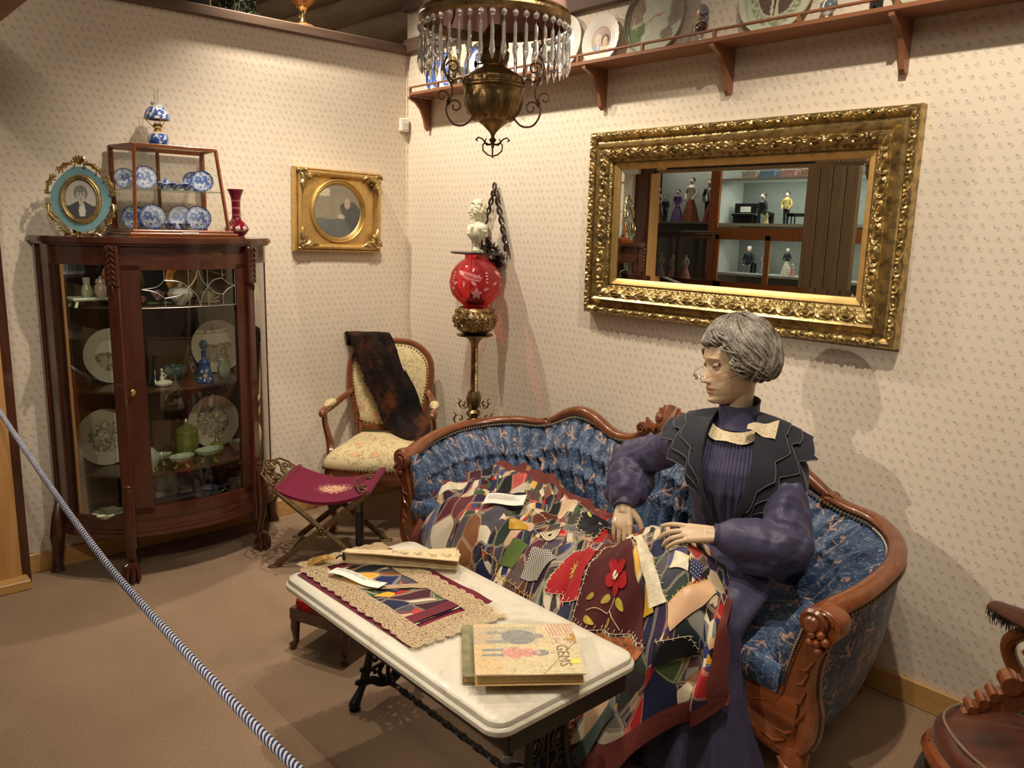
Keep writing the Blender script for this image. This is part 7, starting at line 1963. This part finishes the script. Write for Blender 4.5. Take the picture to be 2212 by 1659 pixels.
def qsurf(u, v):
    nc = len(QC); k = u*(nc-1); i = min(nc-2, int(k)); f = k-i
    def colp(c, v):
        P = QC[max(0, min(nc-1, c))]; n = len(P); q = v*(n-1); j = min(n-2, int(q)); t = q-j
        g_ = lambda m: np.array(P[max(0, min(n-1, m))])
        p0, p1, p2, p3 = g_(j-1), g_(j), g_(j+1), g_(j+2)
        return .5*((2*p1)+(-p0+p2)*t+(2*p0-5*p1+4*p2-p3)*t*t+(-p0+3*p1-3*p2+p3)*t**3)
    p0, p1, p2, p3 = colp(i-1, v), colp(i, v), colp(i+1, v), colp(i+2, v); t = f
    p = .5*((2*p1)+(-p0+p2)*t+(2*p0-5*p1+4*p2-p3)*t*t+(-p0+3*p1-3*p2+p3)*t**3)
    x, y, z = p
    hang = max(0, min(1, (v-.48)/.25))
    # hanging folds run with the drop, lying part has soft rumples
    fo = .034*hang*sin(u*40+2.6*sin(u*13)+1.6*v)+.020*hang*sin(u*83+3*v+1)+.012*hang*sin(v*19+u*31)
    ru = (1-hang)*(.010*sin(x*33+2*sin(y*21))+.008*sin(y*39+x*17)+.004*sin(x*71-y*50))
    back = max(0, 1-v/.12)
    return (x+.010*hang*cos(u*46), y-fo*1.0, max(.006, z+ru+.012*sin(u*14)*back*(u < .7)+.004*sin(x*60)*back*(u < .7)))
def velvet_border(m, base, x, y):
    # velvet binding round the quilt, patched with other cloth
    w = .075
    e = (x.lt(.085)).max((x.gt(3.10-.085))).max((y.gt(1.16-.125))*(x.gt(2.22)))
    e = e.max(y.lt(.085)*(x.lt(1.7)))
    c = m.mix(m.noise(6, 3), (.11, .018, .014), (.19, .045, .035))
    seg_ = ((x*3.1+.2).fract().gt(.90)).max((y*2.3).fract().gt(2.0)); c = m.mix(seg_*y.lt(.05), c, (.30, .17, .06))
    return m.mix(e, base, c)
QM = quilt_mat('crazy_quilt', 10.5, velvet_border, 0)
ql = thing('crazy_quilt', 'big crazy-patch quilt of many cloths spread over the sofa and the lap', 'quilt', (2.1, -.75, 0))
mb = MB(); NU, NV = 330, 150
mb.grid(lambda u, v: qsurf(u, v), NU, NV)
for k in mb.uv: mb.uv[k] = [(a*3.10, b*1.16) for a, b in mb.uv[k]]
nb0 = len(mb.v)
QO = Vector((2.1, -.75, 0))
def qo(mb, name, mat, **k):
    mb.v = [(x-QO.x, y-QO.y, z-QO.z) for x, y, z in mb.v]; return mb.obj(name, mat, ql, **k)
o = qo(mb, 'patchwork', QM, sharp=180)
sm = o.modifiers.new('thick', 'SOLIDIFY'); sm.thickness = .006; sm.offset = 1
def qn(u, v, h=.004):
    e = .004; p = Vector(qsurf(u, v)); a = Vector(qsurf(min(1, u+e), v))-Vector(qsurf(max(0, u-e), v)); b = Vector(qsurf(u, min(1, v+e)))-Vector(qsurf(u, max(0, v-e)))
    n = b.cross(a) if True else a.cross(b); n.normalize()
    if n.z < 0 and v < .5 or n.y > 0 and v >= .5: n = -n
    return p+n*h
# applique pieces laid on the quilt: polygons in (u, v)
def applique(name, poly, mat, h=.004, nu=26, label=None):
    """poly: 4 corners in quilt uv"""
    mb = MB(); a, b, c, d = [Vector((*p, 0)) for p in poly]
    def f(s, t):
        q = (a*(1-s)+b*s)*(1-t)+(d*(1-s)+c*s)*t; return tuple(qn(q.x, q.y, h))
    mb.grid(f, nu, nu); mb.obj
    return qo(mb, name, mat, sharp=180, label=label)
def feather(name, pts, mat, r=.0011, h=.006, step=.012, arm=.010):
    mb = MB(); P = []
    for (a, b) in zip(pts, pts[1:]):
        n = max(2, int(hypot((a[0]-b[0])*1.9, (a[1]-b[1])*.95)/step))
        for i in range(n): P.append((a[0]+(b[0]-a[0])*i/n, a[1]+(b[1]-a[1])*i/n, b[0]-a[0], b[1]-a[1]))
    for i, (u, v, du, dv) in enumerate(P):
        L = hypot(du*1.9, dv*.95) or 1; nx, ny = -dv*.95/L/1.9, du*1.9/L/.95; s = 1 if i % 2 else -1
        u2, v2 = u+s*nx*arm+du/L*arm*.5, v+s*ny*arm+dv/L*arm*.5
        mb.tube([qn(u, v, h), qn(min(1, max(0, u2)), min(1, max(0, v2)), h)], r, 4)
    mb.tube([qn(p[0], p[1], h) for p in P], r, 4)
    return qo(mb, name, mat, sharp=180)
M['winered'] = cloth('wine_velvet', (.055, .006, .008), (.09, .014, .012), .8, .5).m
M['redcl'] = cloth('scarlet_cloth', (.38, .008, .012), (.30, .006, .010), .6, .3).m
M['creamrib'] = plain('cream_ribbon', (.62, .54, .38), .7, var=.2, scale=40, bump=.5, bs=120)
M['goldth'] = plain('gold_thread', (.70, .46, .10), .5); M['creamth'] = plain('cream_thread', (.74, .64, .42), .6)
M['peach'] = cloth('peach_silk', (.68, .42, .25), (.60, .36, .2), .35, .3).m
M['checkc'] = None
applique('wine_velvet_patch', [(.598, .35), (.655, .35), (.835, .665), (.622, .665)], M['winered'], .004)
applique('scarlet_patch', [(.492, .45), (.588, .44), (.618, .62), (.50, .635)], M['redcl'], .004)
applique('cream_ribbon', [(.600, .255), (.632, .245), (.848, .555), (.815, .585)], M['creamrib'], .008)
applique('peach_silk_patch', [(.852, .56), (.912, .345), (.942, .40), (.885, .62)], M['peach'], .006)
applique('cream_patch', [(.812, .345), (.848, .33), (.862, .41), (.822, .435)], M['creamrib'], .005)
must = cloth('mustard_silk', (.52, .30, .02), (.42, .22, .015), .4, .3).m; blks = cloth('black_satin', (.006, .006, .009), (.012, .012, .016), .4, .3).m
rustm = plain('rust_brocade', (.30, .09, .02), .5, var=.7, scale=45)
def dotmat(name, base, spot_, sc, thr, check=False):
    m = Mat(name, base, .7); x, y, z = m.xyz(m.uv); a = (x*sc).fract()-.5; b = (y*sc).fract()-.5
    f = (a.gt(0)*b.gt(0)).max(a.lt(0)*b.lt(0)) if check else (a*a+b*b).lt(thr)
    m.color(m.mix(f, base, spot_)); return m.m
applique('mustard_strip', [(.785, .545), (.802, .535), (.828, .59), (.808, .61)], must, .0075)
applique('rust_brocade_patch', [(.655, .672), (.838, .672), (.815, .735), (.70, .765)], rustm, .005)
applique('navy_dotted_patch', [(.853, .325), (.888, .322), (.892, .40), (.866, .41)], dotmat('navy_dots', (.010, .014, .07), (.7, .68, .6), 5, .02), .005)
applique('black_satin_patch', [(.382, .12), (.472, .10), (.478, .295), (.405, .265)], blks, .005)
applique('green_silk_patch', [(.350, .535), (.390, .53), (.388, .625), (.355, .63)], cloth('green_silk', (.10, .14, .02), (.06, .10, .02), .4, .3).m, .005)
applique('checked_patch', [(.402, .53), (.474, .525), (.462, .625), (.412, .645)], dotmat('black_cream_check', (.02, .02, .025), (.55, .50, .40), 11, 0, True), .005)
applique('mustard_strip', [(.305, .47), (.340, .435), (.347, .465), (.315, .50)], must, .005)
applique('striped_patch', [(.70, .80), (.735, .79), (.745, .90), (.715, .91)], dotmat('red_white_stripe', (.22, .01, .015), (.5, .42, .36), 8, .05), .005)
applique('teal_strip', [(.735, .93), (.80, .80), (.815, .82), (.76, .95)], cloth('dull_teal', (.09, .12, .10), (.07, .10, .085), .7, .3).m, .006)
for k in range(3):
    applique('dark_patch', [[(.885, .43), (.925, .42), (.93, .50), (.89, .52)], [(.86, .66), (.91, .63), (.925, .70), (.87, .73)], [(.62, .70), (.66, .69), (.67, .78), (.625, .79)]][k], blks, .005)
# satin flower with leaves on the wine patch
def qframe(u, v):
    e = .003; p = Vector(qsurf(u, v)); a = (Vector(qsurf(u+e, v))-Vector(qsurf(u-e, v)))/(2*e); b = (Vector(qsurf(u, v+e))-Vector(qsurf(u, v-e)))/(2*e)
    return a.length, b.length, a.normalized().dot(b.normalized())
def qoff(cu, cv, dx, dy, h):
    la, lb, c = FR
    # dx along u, dy square to it on the cloth
    y = dy/sqrt(max(.2, 1-c*c)); x = dx-y*c
    return qn(cu+x/la, cv+y/lb, h)
def petals(name, cu, cv, R_, n, mat, h=.008, w=.5):
    global FR
    FR = qframe(cu, cv); mb = MB()
    for k in range(n):
        a = 2*pi*k/n+.3; cx, cy = R_*.62*cos(a), R_*.62*sin(a)
        rg = [qoff(cu, cv, cx+R_*w*cos(t)*cos(a)-R_*w*.8*sin(t)*sin(a), cy+R_*w*cos(t)*sin(a)+R_*w*.8*sin(t)*cos(a), h+.0012*k) for t in [2*pi*q/16 for q in range(16)]]
        mb.add([qoff(cu, cv, cx, cy, h+.003)]+rg, [(0, q+1, (q+1) % 16+1) for q in range(16)])
    return qo(mb, name, mat, smooth=True, sharp=180)
petals('red_flower', .706, .535, .050, 5, M['redcl'], .009, .52)
petals('flower_centre', .706, .535, .013, 6, M['creamth'], .017, .6)
mb = MB(); ST = [(.716, .565), (.722, .60), (.705, .628), (.675, .615), (.655, .625)]; mb.tube([qn(*p, .008) for p in [(a, b) for a, b, _ in spline([(x, y, 0) for x, y in ST], 6)]], .0012, 5); mb.tube([qn(.712, .62, .008), qn(.735, .632, .008), qn(.755, .655, .008)], .0012, 5)
qo(mb, 'flower_stem', M['creamth'])
ly = plain('ochre_leaf', (.42, .30, .03), .6, var=.3)
mb = MB()
for cu, cv, a in ((.742, .60, 1.2), (.690, .595, 2.6), (.668, .645, .5), (.722, .650, 1.5), (.650, .60, 2.2)):
    FR = qframe(cu, cv); rg = [qoff(cu, cv, .020*cos(t)*cos(a)-.011*sin(t)*sin(a)*(1-.4*cos(t)), .020*cos(t)*sin(a)+.011*sin(t)*cos(a)*(1-.4*cos(t)), .007) for t in [2*pi*j/14 for j in range(14)]]
    mb.add([qn(cu, cv, .010)]+rg, [(0, j+1, (j+1) % 14+1) for j in range(14)])
qo(mb, 'embroidered_leaves', ly, sharp=180)
mb = MB()
for cu, cv, a in ((.405, .155, .4), (.440, .150, 2.8), (.462, .135, .6)):
    rg = [(cu+(.016*cos(t)*cos(a)-.009*sin(t)*sin(a))/1.9, cv+(.016*cos(t)*sin(a)+.009*sin(t)*cos(a))/.95) for t in [2*pi*j/12 for j in range(12)]]
    mb.add([qn(cu, cv, .009)]+[qn(*p, .007) for p in rg], [(0, j+1, (j+1) % 12+1) for j in range(12)])
qo(mb, 'pale_leaves', plain('pale_leaf', (.58, .55, .16), .6), sharp=180)
mb = MB(); FR = qframe(.403, .43); rg = [qoff(.403, .43, .042*cos(t), .042*sin(t), .006) for t in [2*pi*j/24 for j in range(24)]]; mb.add([qn(.403, .43, .006)]+rg, [(0, j+1, (j+1) % 24+1) for j in range(24)]); qo(mb, 'cream_round_patch', M['creamrib'], sharp=180)
mb = MB()
for r_ in (.010, .019, .028): mb.tube([qoff(.403, .43, r_*1.2*cos(t), r_*1.2*sin(t), .0085) for t in [2*pi*j/22 for j in range(22)]], .0009, 4, True)
qo(mb, 'brown_rings', M['brownink'])
mb = MB(); R = random.Random(9)
for k in range(30):
    a = R.uniform(0, 2*pi); u, v = .552, .535; L = R.uniform(.010, .032); u2, v2 = u+L*cos(a)/1.9, v+L*sin(a)*1.2/.95
    mb.tube([qn(u, v, .006), qn(u2, v2, .006)], .0008, 4); mb.ball(tuple(qn(u2, v2, .007)), .0024, 6, 4)
qo(mb, 'gold_spray', M['goldth'])
for P_, m_, ar in (([(.598, .35), (.622, .665), (.835, .665)], 'creamth', .010), ([(.588, .44), (.492, .45), (.50, .635), (.618, .62)], 'creamth', .010), ([(.852, .56), (.912, .345)], 'goldth', .010), ([(.632, .245), (.848, .555)], 'creamth', .014),
                  ([(.382, .12), (.405, .265), (.478, .295), (.472, .10)], 'creamth', .012), ([(.20, .10), (.26, .30), (.36, .34)], 'creamth', .010), ([(.28, .62), (.36, .66), (.44, .68), (.49, .66)], 'goldth', .010), ([(.86, .66), (.91, .63), (.925, .70)], 'creamth', .008), ([(.62, .84), (.70, .88), (.76, .80)], 'creamth', .010)):
    feather('feather_stitch', P_, M[m_], arm=ar)
# caption card on the quilt
tc = Vector(qsurf(.205, .20))
p0 = Vector((1.60, -.615, .475))
card('white typed card lying on the quilt at the sofa\'s left end', tuple(p0), radians(38), .17, .105, 'This crazy quilt was made by Mrs. Roberts\nwith velvets & silks. It had five yards of\nfabric and ribbon. The quilt was used by\nMrs. Hamilton as a gift of appreciation\nwhen she and her family generously donated\ntheir home. Donations without due promises of\nsuch work, they and her received.', .0072, .008, (.10, -.05))

# ---------- chair at the right edge ----------
M['copper'] = plain('copper_velvet', (.060, .015, .005), .5, var=.6, scale=9, sheen=.9, bump=.25, bs=12)
rc = thing('parlor_chair', 'copper velvet parlor chair with scrolled arm, cut by the right edge', 'chair', (3.62, -.62, 0))
RO = Vector((3.62, -.62, 0))
def ro(mb, name, mat, **k):
    mb.v = [(x-RO.x, y-RO.y, z) for x, y, z in mb.v]; return mb.obj(name, mat, rc, **k)
sc_ = [(3.385, -.755), (3.60, -.92), (3.90, -.80), (3.92, -.50), (3.62, -.42), (3.44, -.56)]
mb = MB(); cs = spline([(x, y, 0) for x, y in sc_], 8, True)
cx, cy_ = 3.64, -.66
mb.loft([[(cx+(x-cx)*k, cy_+(y-cy_)*k, z+.012*sin(9*atan2(y-cy_, x-cx))*(k < .95)*k) for x, y, _ in cs] for k, z in ((.97, .355), (1.0, .37), (1.01, .39), (.99, .41), (.9, .428), (.6, .445), (.2, .455), (.02, .456))])
ro(mb, 'seat', M['copper'], sharp=80)
mb = MB().tube([(cx+(x-cx)*.985, cy_+(y-cy_)*.985, .345) for x, y, _ in cs], .028, 8, True); ro(mb, 'seat_rail', M['walnut'])
mb = MB().tube([(cx+(x-cx)*.93, cy_+(y-cy_)*.93, .428) for x, y, _ in cs], .0035, 6, True); ro(mb, 'piping', M['brownink'])
for x, y, dx, dy in ((3.47, -.765, -.05, -.0), (3.70, -.86, .0, -.05), (3.86, -.56, .06, .02), (3.56, -.50, -.03, .05)):
    ro(MB().tube([(x, y, .37), (x+dx*.6, y+dy*.6, .25), (x+dx*.2, y+dy*.2, .12), (x+dx, y+dy, 0)], [.034, .030, .020, .018], 10), 'leg', M['walnut'])
arm_ = spline([(3.47, -.56, .70), (3.56, -.60, .705), (3.68, -.64, .70), (3.80, -.66, .70)], 6)
arm_ = [(x-.045, y-.0, z-.02) for x, y, z in arm_]
ro(MB().tube(arm_, [.020, .034, .036, .034], 12, flat=(1.2, .6)), 'arm_pad', M['copper'])
mb = MB(); R = random.Random(6)
for k in range(420):
    i = R.randrange(len(arm_)); p = arm_[i]; s = R.choice((-1, 1)); q = (p[0]+.012*s+R.uniform(-.008, .008), p[1]-.02*s+R.uniform(-.02, .02), p[2]-.012)
    mb.tube([q, (q[0]+R.uniform(-.004, .004), q[1]+R.uniform(-.004, .004), q[2]-R.uniform(.012, .028))], [.0014, .0008], 4)
ro(mb, 'fringe', plain('dark_fringe', (.03, .025, .015), .8, var=.5))
# scrolled arm support as a flat sawn plank with rounded lobes
ro(MB().tube(spline([(3.52, -.52, .47), (3.47, -.515, .53), (3.462, -.52, .58), (3.49, -.53, .62), (3.53, -.56, .665)], 5), .019, 10), 'arm_scroll', M['walnut'])
pts = [(0, .02), (.035, .035), (.05, .06), (.075, .075), (.085, .10), (.11, .115), (.12, .14), (.15, .155), (.16, .20), (.20, .225), (.25, .21), (.27, .235), (.24, .30), (.20, .33), (.215, .36), (.25, .38), (.30, .36), (.34, .30), (.335, .23), (.30, .17), (.22, .09), (.14, .02), (.05, -.02)]
mb = MB(); Mx = T(3.405, -.655, .415) @ RZ(.55) @ RX(pi/2); mb.prism([(x*.6, y*.55) for x, y in pts], .04, Mx)
for x, y, r in ((.035, .045, .012), (.072, .088, .012), (.108, .128, .012), (.165, .195, .024), (.245, .225, .02)): mb.tube([Mx @ Vector((x*.6, y*.55, -.006)), Mx @ Vector((x*.6, y*.55, .046))], r, 14)
ro(mb, 'arm_support', M['walnut'])
mb = MB().tube([(3.66, -.50, .45), (3.72, -.44, .70), (3.76, -.40, 1.0)], [.025, .022, .02], 10).tube([(3.90, -.52, .45), (3.96, -.47, .7), (4.0, -.44, 1.0)], [.025, .022, .02], 10).tube([(3.75, -.40, 1.0), (3.88, -.40, 1.06), (4.0, -.43, 1.0)], .024, 10)
ro(mb, 'back_frame', M['walnut'])
mb = MB().grid(lambda u, v: (3.68+.24*u+.05*v, -.49-.03*u+.07*v, .50+.48*v), 6, 6); mb.grid(lambda u, v: (3.92-.24*u+.05*v, -.51+.03*u+.08*v, .50+.48*v), 6, 6); ro(mb, 'back_panel', M['copper'])
ts = thing('tassel', 'long dark silk tassel hanging from the copper chair\'s front corner', 'tassel', (3.385, -.785, .37))
MB().tube([(0, .01, 0), (0, 0, -.02), (0, 0, -.045)], .003, 6).obj('cord', M['ink'], ts)
tm_ = plain('tassel_silk', (.045, .032, .025), .55, var=.5, scale=120, sheen=.5)
MB().tube([(0, 0, -.03), (0, 0, -.045), (0, 0, -.075), (0, 0, -.095)], [.008, .014, .022, .026], 14).obj('head', tm_, ts)
MB().lathe([(.001, -.26), (.036, -.26), (.033, -.17), (.027, -.095), (.02, -.09), (.001, -.09)], 60, None, lambda a, i, z: 1+.06*(1 if int(a*30/pi) % 2 else -1)).obj('skirt', tm_, ts)

# ---------- the hall seen in the mirror ----------
struct('wall_front', MB().box((2, -5.35, 1.7), (12, .1, 3.4)), wood('dark_panelling', (.05, .028, .015), (.10, .06, .035), 'Z', 3, .6, 0))
struct('wall_far', MB().box((-4.0, -3.2, 1.7), (.1, 4.4, 3.4)), M['paperY'])
M['orangewood'] = wood('orange_varnished_frame', (.42, .12, .03), (.55, .20, .06), 'Z', 4, .35, .3)
M['whitepaint'] = plain('white_case_paint', (.62, .64, .60), .5, var=.04)
M['greyback'] = plain('grey_case_lining', (.27, .28, .25), .8, var=.08)
vc = thing('showcase', 'large built-in showcase with orange frames and white shelves, seen in the mirror', 'showcase', (0, -4.5, 0))
x0, x1, xm = -1.95, 2.1, -.93
mb = MB().box(((x0+x1)/2, -.43, 1.5), (x1-x0, .02, 2.6)); mb.obj('back_panel', M['greyback'], vc)
for z in (.75, 1.19, 1.69, 2.13, 2.62): MB().box(((xm+x1)/2, -.215, z), (x1-xm, .41, .024)).obj('shelf', M['whitepaint'], vc)
MB().box(((x0+xm)/2, -.215, 1.70), (xm-x0, .41, .02)).obj('shelf', M['greyback'], vc)
for x in (-.885, x1): MB().box((x, -.215, 1.6), (.02, .41, 2.3)).obj('side_panel', M['whitepaint'], vc)
mb = MB()
for x, w, a, b in ((xm, .11, .3, 2.8), (x0, .07, .3, 2.8), (x1, .07, .3, 2.8), (.55, .06, .3, 2.8)): mb.box((x, 0, (a+b)/2), (w, .03, b-a))
mb.box(((xm+x1)/2, 0, 1.62), (x1-xm, .032, .075)); mb.box(((xm+x1)/2, 0, 2.78), (x1-xm, .032, .1)); mb.box((-.28, .012, 1.0), (.055, .02, 1.17)); mb.box((-.86, .012, 1.0), (.045, .02, 1.17)); mb.box(((xm+x1)/2, .012, 1.56), (x1-xm, .02, .045)); mb.box((1.2, .012, 1.0), (.055, .02, 1.17))
mb.obj('frame', M['orangewood'], vc)
mb = MB().box(((x0+x1)/2, 0, .25), (x1-x0, .03, .5)); mb.obj('plinth', M['orangewood'], vc)
def case_light(x, z, p, sx, col):
    l = D.lights.new('showcase_lamp', 'AREA'); l.shape = 'RECTANGLE'; l.size = sx; l.size_y = .05; l.energy = p; l.color = col
    o = D.objects.new('showcase_lamp', l); C.objects.link(o); o.location = (x, -4.56, z); o.rotation_euler = (-.35, 0, 0)
case_light(.5, 2.09, 8, 2.4, (.92, 1, .92)); case_light(.5, 2.58, 5, 2.4, (.95, 1, .92)); case_light(.5, 1.53, 4, 2.4, (.92, 1, .92)); case_light(-1.45, 2.5, 3.5, .8, (1, .95, .85))
SKN = plain('doll_skin', (.55, .38, .28), .5, var=.05); DH = plain('doll_dark_hair', (.03, .02, .015), .6)
def doll(label, loc, H, dress, top=None, male=False, hair=None, rz=0, seated=False, cat='doll', group=None):
    t = thing('doll', label, cat, loc, rz, group); k = H/.45
    dm = dress; tm = top or dress
    if male:
        mb = MB()
        for s in (-1, 1):
            pts = [(s*.022*k, 0, 0), (s*.024*k, 0, .11*k), (s*.022*k, 0, .22*k)] if not seated else [(s*.022*k, -.12*k, 0), (s*.024*k, -.12*k, .10*k), (s*.022*k, 0, .12*k)]
            mb.tube(pts, [.016*k, .018*k, .025*k], 8)
        mb.obj('trousers', dm, t); b = .20 if not seated else .10
    else:
        MB().lathe([(.001, 0), (.095*k, 0), (.085*k, .04*k), (.06*k, .14*k), (.035*k, .22*k), (.03*k, .25*k), (.001, .25*k)], 24, None, lambda a, i, z: 1+.06*sin(a*9)*(i < 4)).obj('skirt', dm, t); b = .235
    if seated and not male: b = .2
    mb = MB().tube([(0, 0, b*k), (0, 0, (b+.05)*k), (0, 0, (b+.12)*k), (0, 0, (b+.15)*k)], [.032*k, .034*k, .045*k, .02*k], 12)
    for s in (-1, 1): mb.tube([(s*.042*k, 0, (b+.125)*k), (s*.07*k, .0, (b+.06)*k), (s*.045*k, .035*k, (b-.0)*k)], [.018*k, .015*k, .011*k], 8)
    mb.obj('bodice' if not male else 'jacket', tm, t)
    mb = MB().ball((0, 0, (b+.185)*k), (.026*k, .027*k, .033*k), 14, 10).tube([(0, 0, (b+.14)*k), (0, 0, (b+.17)*k)], .012*k, 8).ball((0, .028*k, (b+.182)*k), (.005*k, .006*k, .007*k), 6, 4)
    for s in (-1, 1): mb.ball((s*.045*k, .038*k, (b-.005)*k), .011*k, 8, 6)
    mb.obj('head_and_hands', SKN, t)
    mb = MB().ball((0, -.008*k, (b+.198)*k), (.030*k, .029*k, .030*k), 12, 8)
    if not male: mb.ball((0, -.025*k, (b+.20)*k), .02*k, 8, 6)
    mb.obj('hair', hair or DH, t); return t
cl = lambda n, c: plain(n, c, .6, var=.35, scale=40)
rust, purp, blk, red_, crm, gry, gld, pnk, whi = cl('rust_silk', (.20, .05, .015)), cl('violet_print', (.10, .05, .16)), cl('black_cloth', (.012, .012, .015)), cl('crimson_lace', (.25, .03, .04)), cl('cream_lace_doll', (.55, .48, .38)), cl('grey_cloth', (.22, .2, .18)), cl('gold_jacket', (.6, .42, .12)), cl('pink_cloth', (.5, .2, .16)), plain('white_hair', (.6, .58, .54), .7)
DZ = 1.7105; dg_ = 'costume dolls in the dim left bay'
doll('tall doll in rust silk skirt with cream bodice, seen in the mirror', (-1.36, -4.68, DZ), .46, rust, crm)
doll('tall gentleman doll in a black suit, seen in the mirror', (-1.17, -4.74, DZ), .48, blk, blk, True)
doll('lady doll in crimson lace at the bay\'s right end, seen in the mirror', (-1.05, -4.62, DZ), .42, red_, crm)
doll('doll in a violet print dress between boy and rust skirt, seen in the mirror', (-1.52, -4.66, DZ), .34, purp, purp)
doll('small boy doll in dark jacket, seen in the mirror', (-1.65, -4.62, DZ), .30, blk, blk, True)
doll('white haired doll at the bay\'s left end, seen in the mirror', (-1.78, -4.64, DZ), .36, rust, gry, False, whi)
WZ = 1.7025
pn = thing('toy_piano', 'black toy upright piano with white music sheet, seen in the mirror', 'toy piano', (-.66, -4.66, WZ))
MB().box((0, -.03, .10), (.26, .08, .20), b=.004).box((0, .03, .085), (.25, .07, .02)).tube([(-.11, .05, .08), (-.11, .05, 0)], .008, 6).tube([(.11, .05, .08), (.11, .05, 0)], .008, 6).obj('case', M['black'], pn)
MB().box((0, .035, .098), (.22, .045, .005)).obj('keyboard', M['whitepaint'], pn); MB().box((.0, .013, .14), (.12, .003, .055)).obj('music_sheet', M['card'], pn)
doll('seated pianist doll in black beside the toy piano, seen in the mirror', (-.45, -4.62, WZ), .42, blk, blk, True, None, .4, True)
doll('singer doll in a gold jacket and black trousers, seen in the mirror', (-.21, -4.66, WZ), .33, blk, gld, True)
gp_ = thing('toy_grand_piano', 'tiny black grand piano at the right of the gold-jacketed doll', 'toy piano', (-.04, -4.62, WZ))
MB().prism([(-.09, -.05), (.09, -.05), (.09, .02), (.03, .05), (-.02, .09), (-.09, .09)], .03, T(0, 0, .07)).obj('case', M['black'], gp_)
for x, y in ((-.07, -.03), (.07, -.03), (-.05, .07)): MB().tube([(x, y, .07), (x, y, 0)], .006, 6).obj('leg', M['black'], gp_)
doll('tiny doll in yellow on the shelf floor, seen in the mirror', (-.36, -4.56, WZ), .11, gld, gld)
BZ = 1.2025
doll('seated old doll in a dark coat on the lower shelf, seen in the mirror', (-.60, -4.68, BZ), .38, blk, blk, True, whi, 0, True)
doll('grey robed doll on the lower shelf, seen in the mirror', (-.42, -4.70, BZ), .26, gry, gry, False, whi)
doll('white capped doll in the right lower pane, seen in the mirror', (-.17, -4.68, BZ), .26, crm, blk, False, whi)
doll('little pink doll in the right lower pane, seen in the mirror', (-.06, -4.60, BZ), .14, pnk, crm)
for x, c in ((-.62, (.55, .45, .36)), (-.42, (.2, .3, .4)), (-.2, (.6, .34, .28)), (.02, (.5, .3, .2))):
    mb = MB().box((0, 0, .04), (.17, .2, .08), b=.01); tag(mb.obj('fabric_box', cl('box_print', c), None, (x, -4.7, 2.1425)), {-.62: 'cream patterned box on the top shelf, seen in the mirror', -.42: 'blue patterned box on the top shelf, seen in the mirror', -.2: 'salmon patterned box on the top shelf, seen in the mirror', .02: 'rust patterned box on the top shelf, seen in the mirror'}[x], 'box')
# free-standing vitrine
vt = thing('vitrine', 'dark mahogany glass vitrine with an overhanging flat top, seen in the mirror', 'vitrine', (-1.28, -4.02, 0))
MB().box((0, 0, 1.60), (1.05, .60, .03), b=.006).obj('top', M['mahogh'], vt); MB().box((0, 0, 1.565), (.98, .54, .05)).obj('cornice', M['mahogh'], vt)
MB().box((0, 0, .35), (.94, .5, .7)).obj('base', M['mahogh'], vt); MB().box((0, 0, 1.12), (.92, .48, .015)).obj('shelf', M['whitepaint'], vt)
for x in (-.45, 0, .45):
    for y in (-.23, .23): MB().box((x, y, 1.12), (.04, .04, .85)).obj('post', M['mahog'], vt)
for y in (-.235, .235): MB().box((0, y, 1.12), (.9, .004, .85)).obj('glass_pane', M['clearglass'], vt)
for i, (w_, hc) in enumerate((('leftmost', DH), ('second from the left', whi), ('third from the left', DH), ('third from the right', whi), ('second from the right', DH), ('rightmost', DH))):
    doll('pink dressed doll in the mirrored vitrine, %s of its row' % w_, (-1.66+.155*i, -4.0, 1.1285), .26, pnk, crm, hair=hc, group='pink dolls in the vitrine')
mb = MB()
for i in range(4): mb.box((.70+.055+i*.105, -3.34, 1.7), (.10, .03, 3.4), b=.004)
mb.box((.91, -3.39, 1.7), (.40, .06, 3.4))
struct('column_2', mb, wood('grey_brown_planks', (.24, .16, .085), (.42, .29, .17), 'Z', 3, .65, 0, 8))
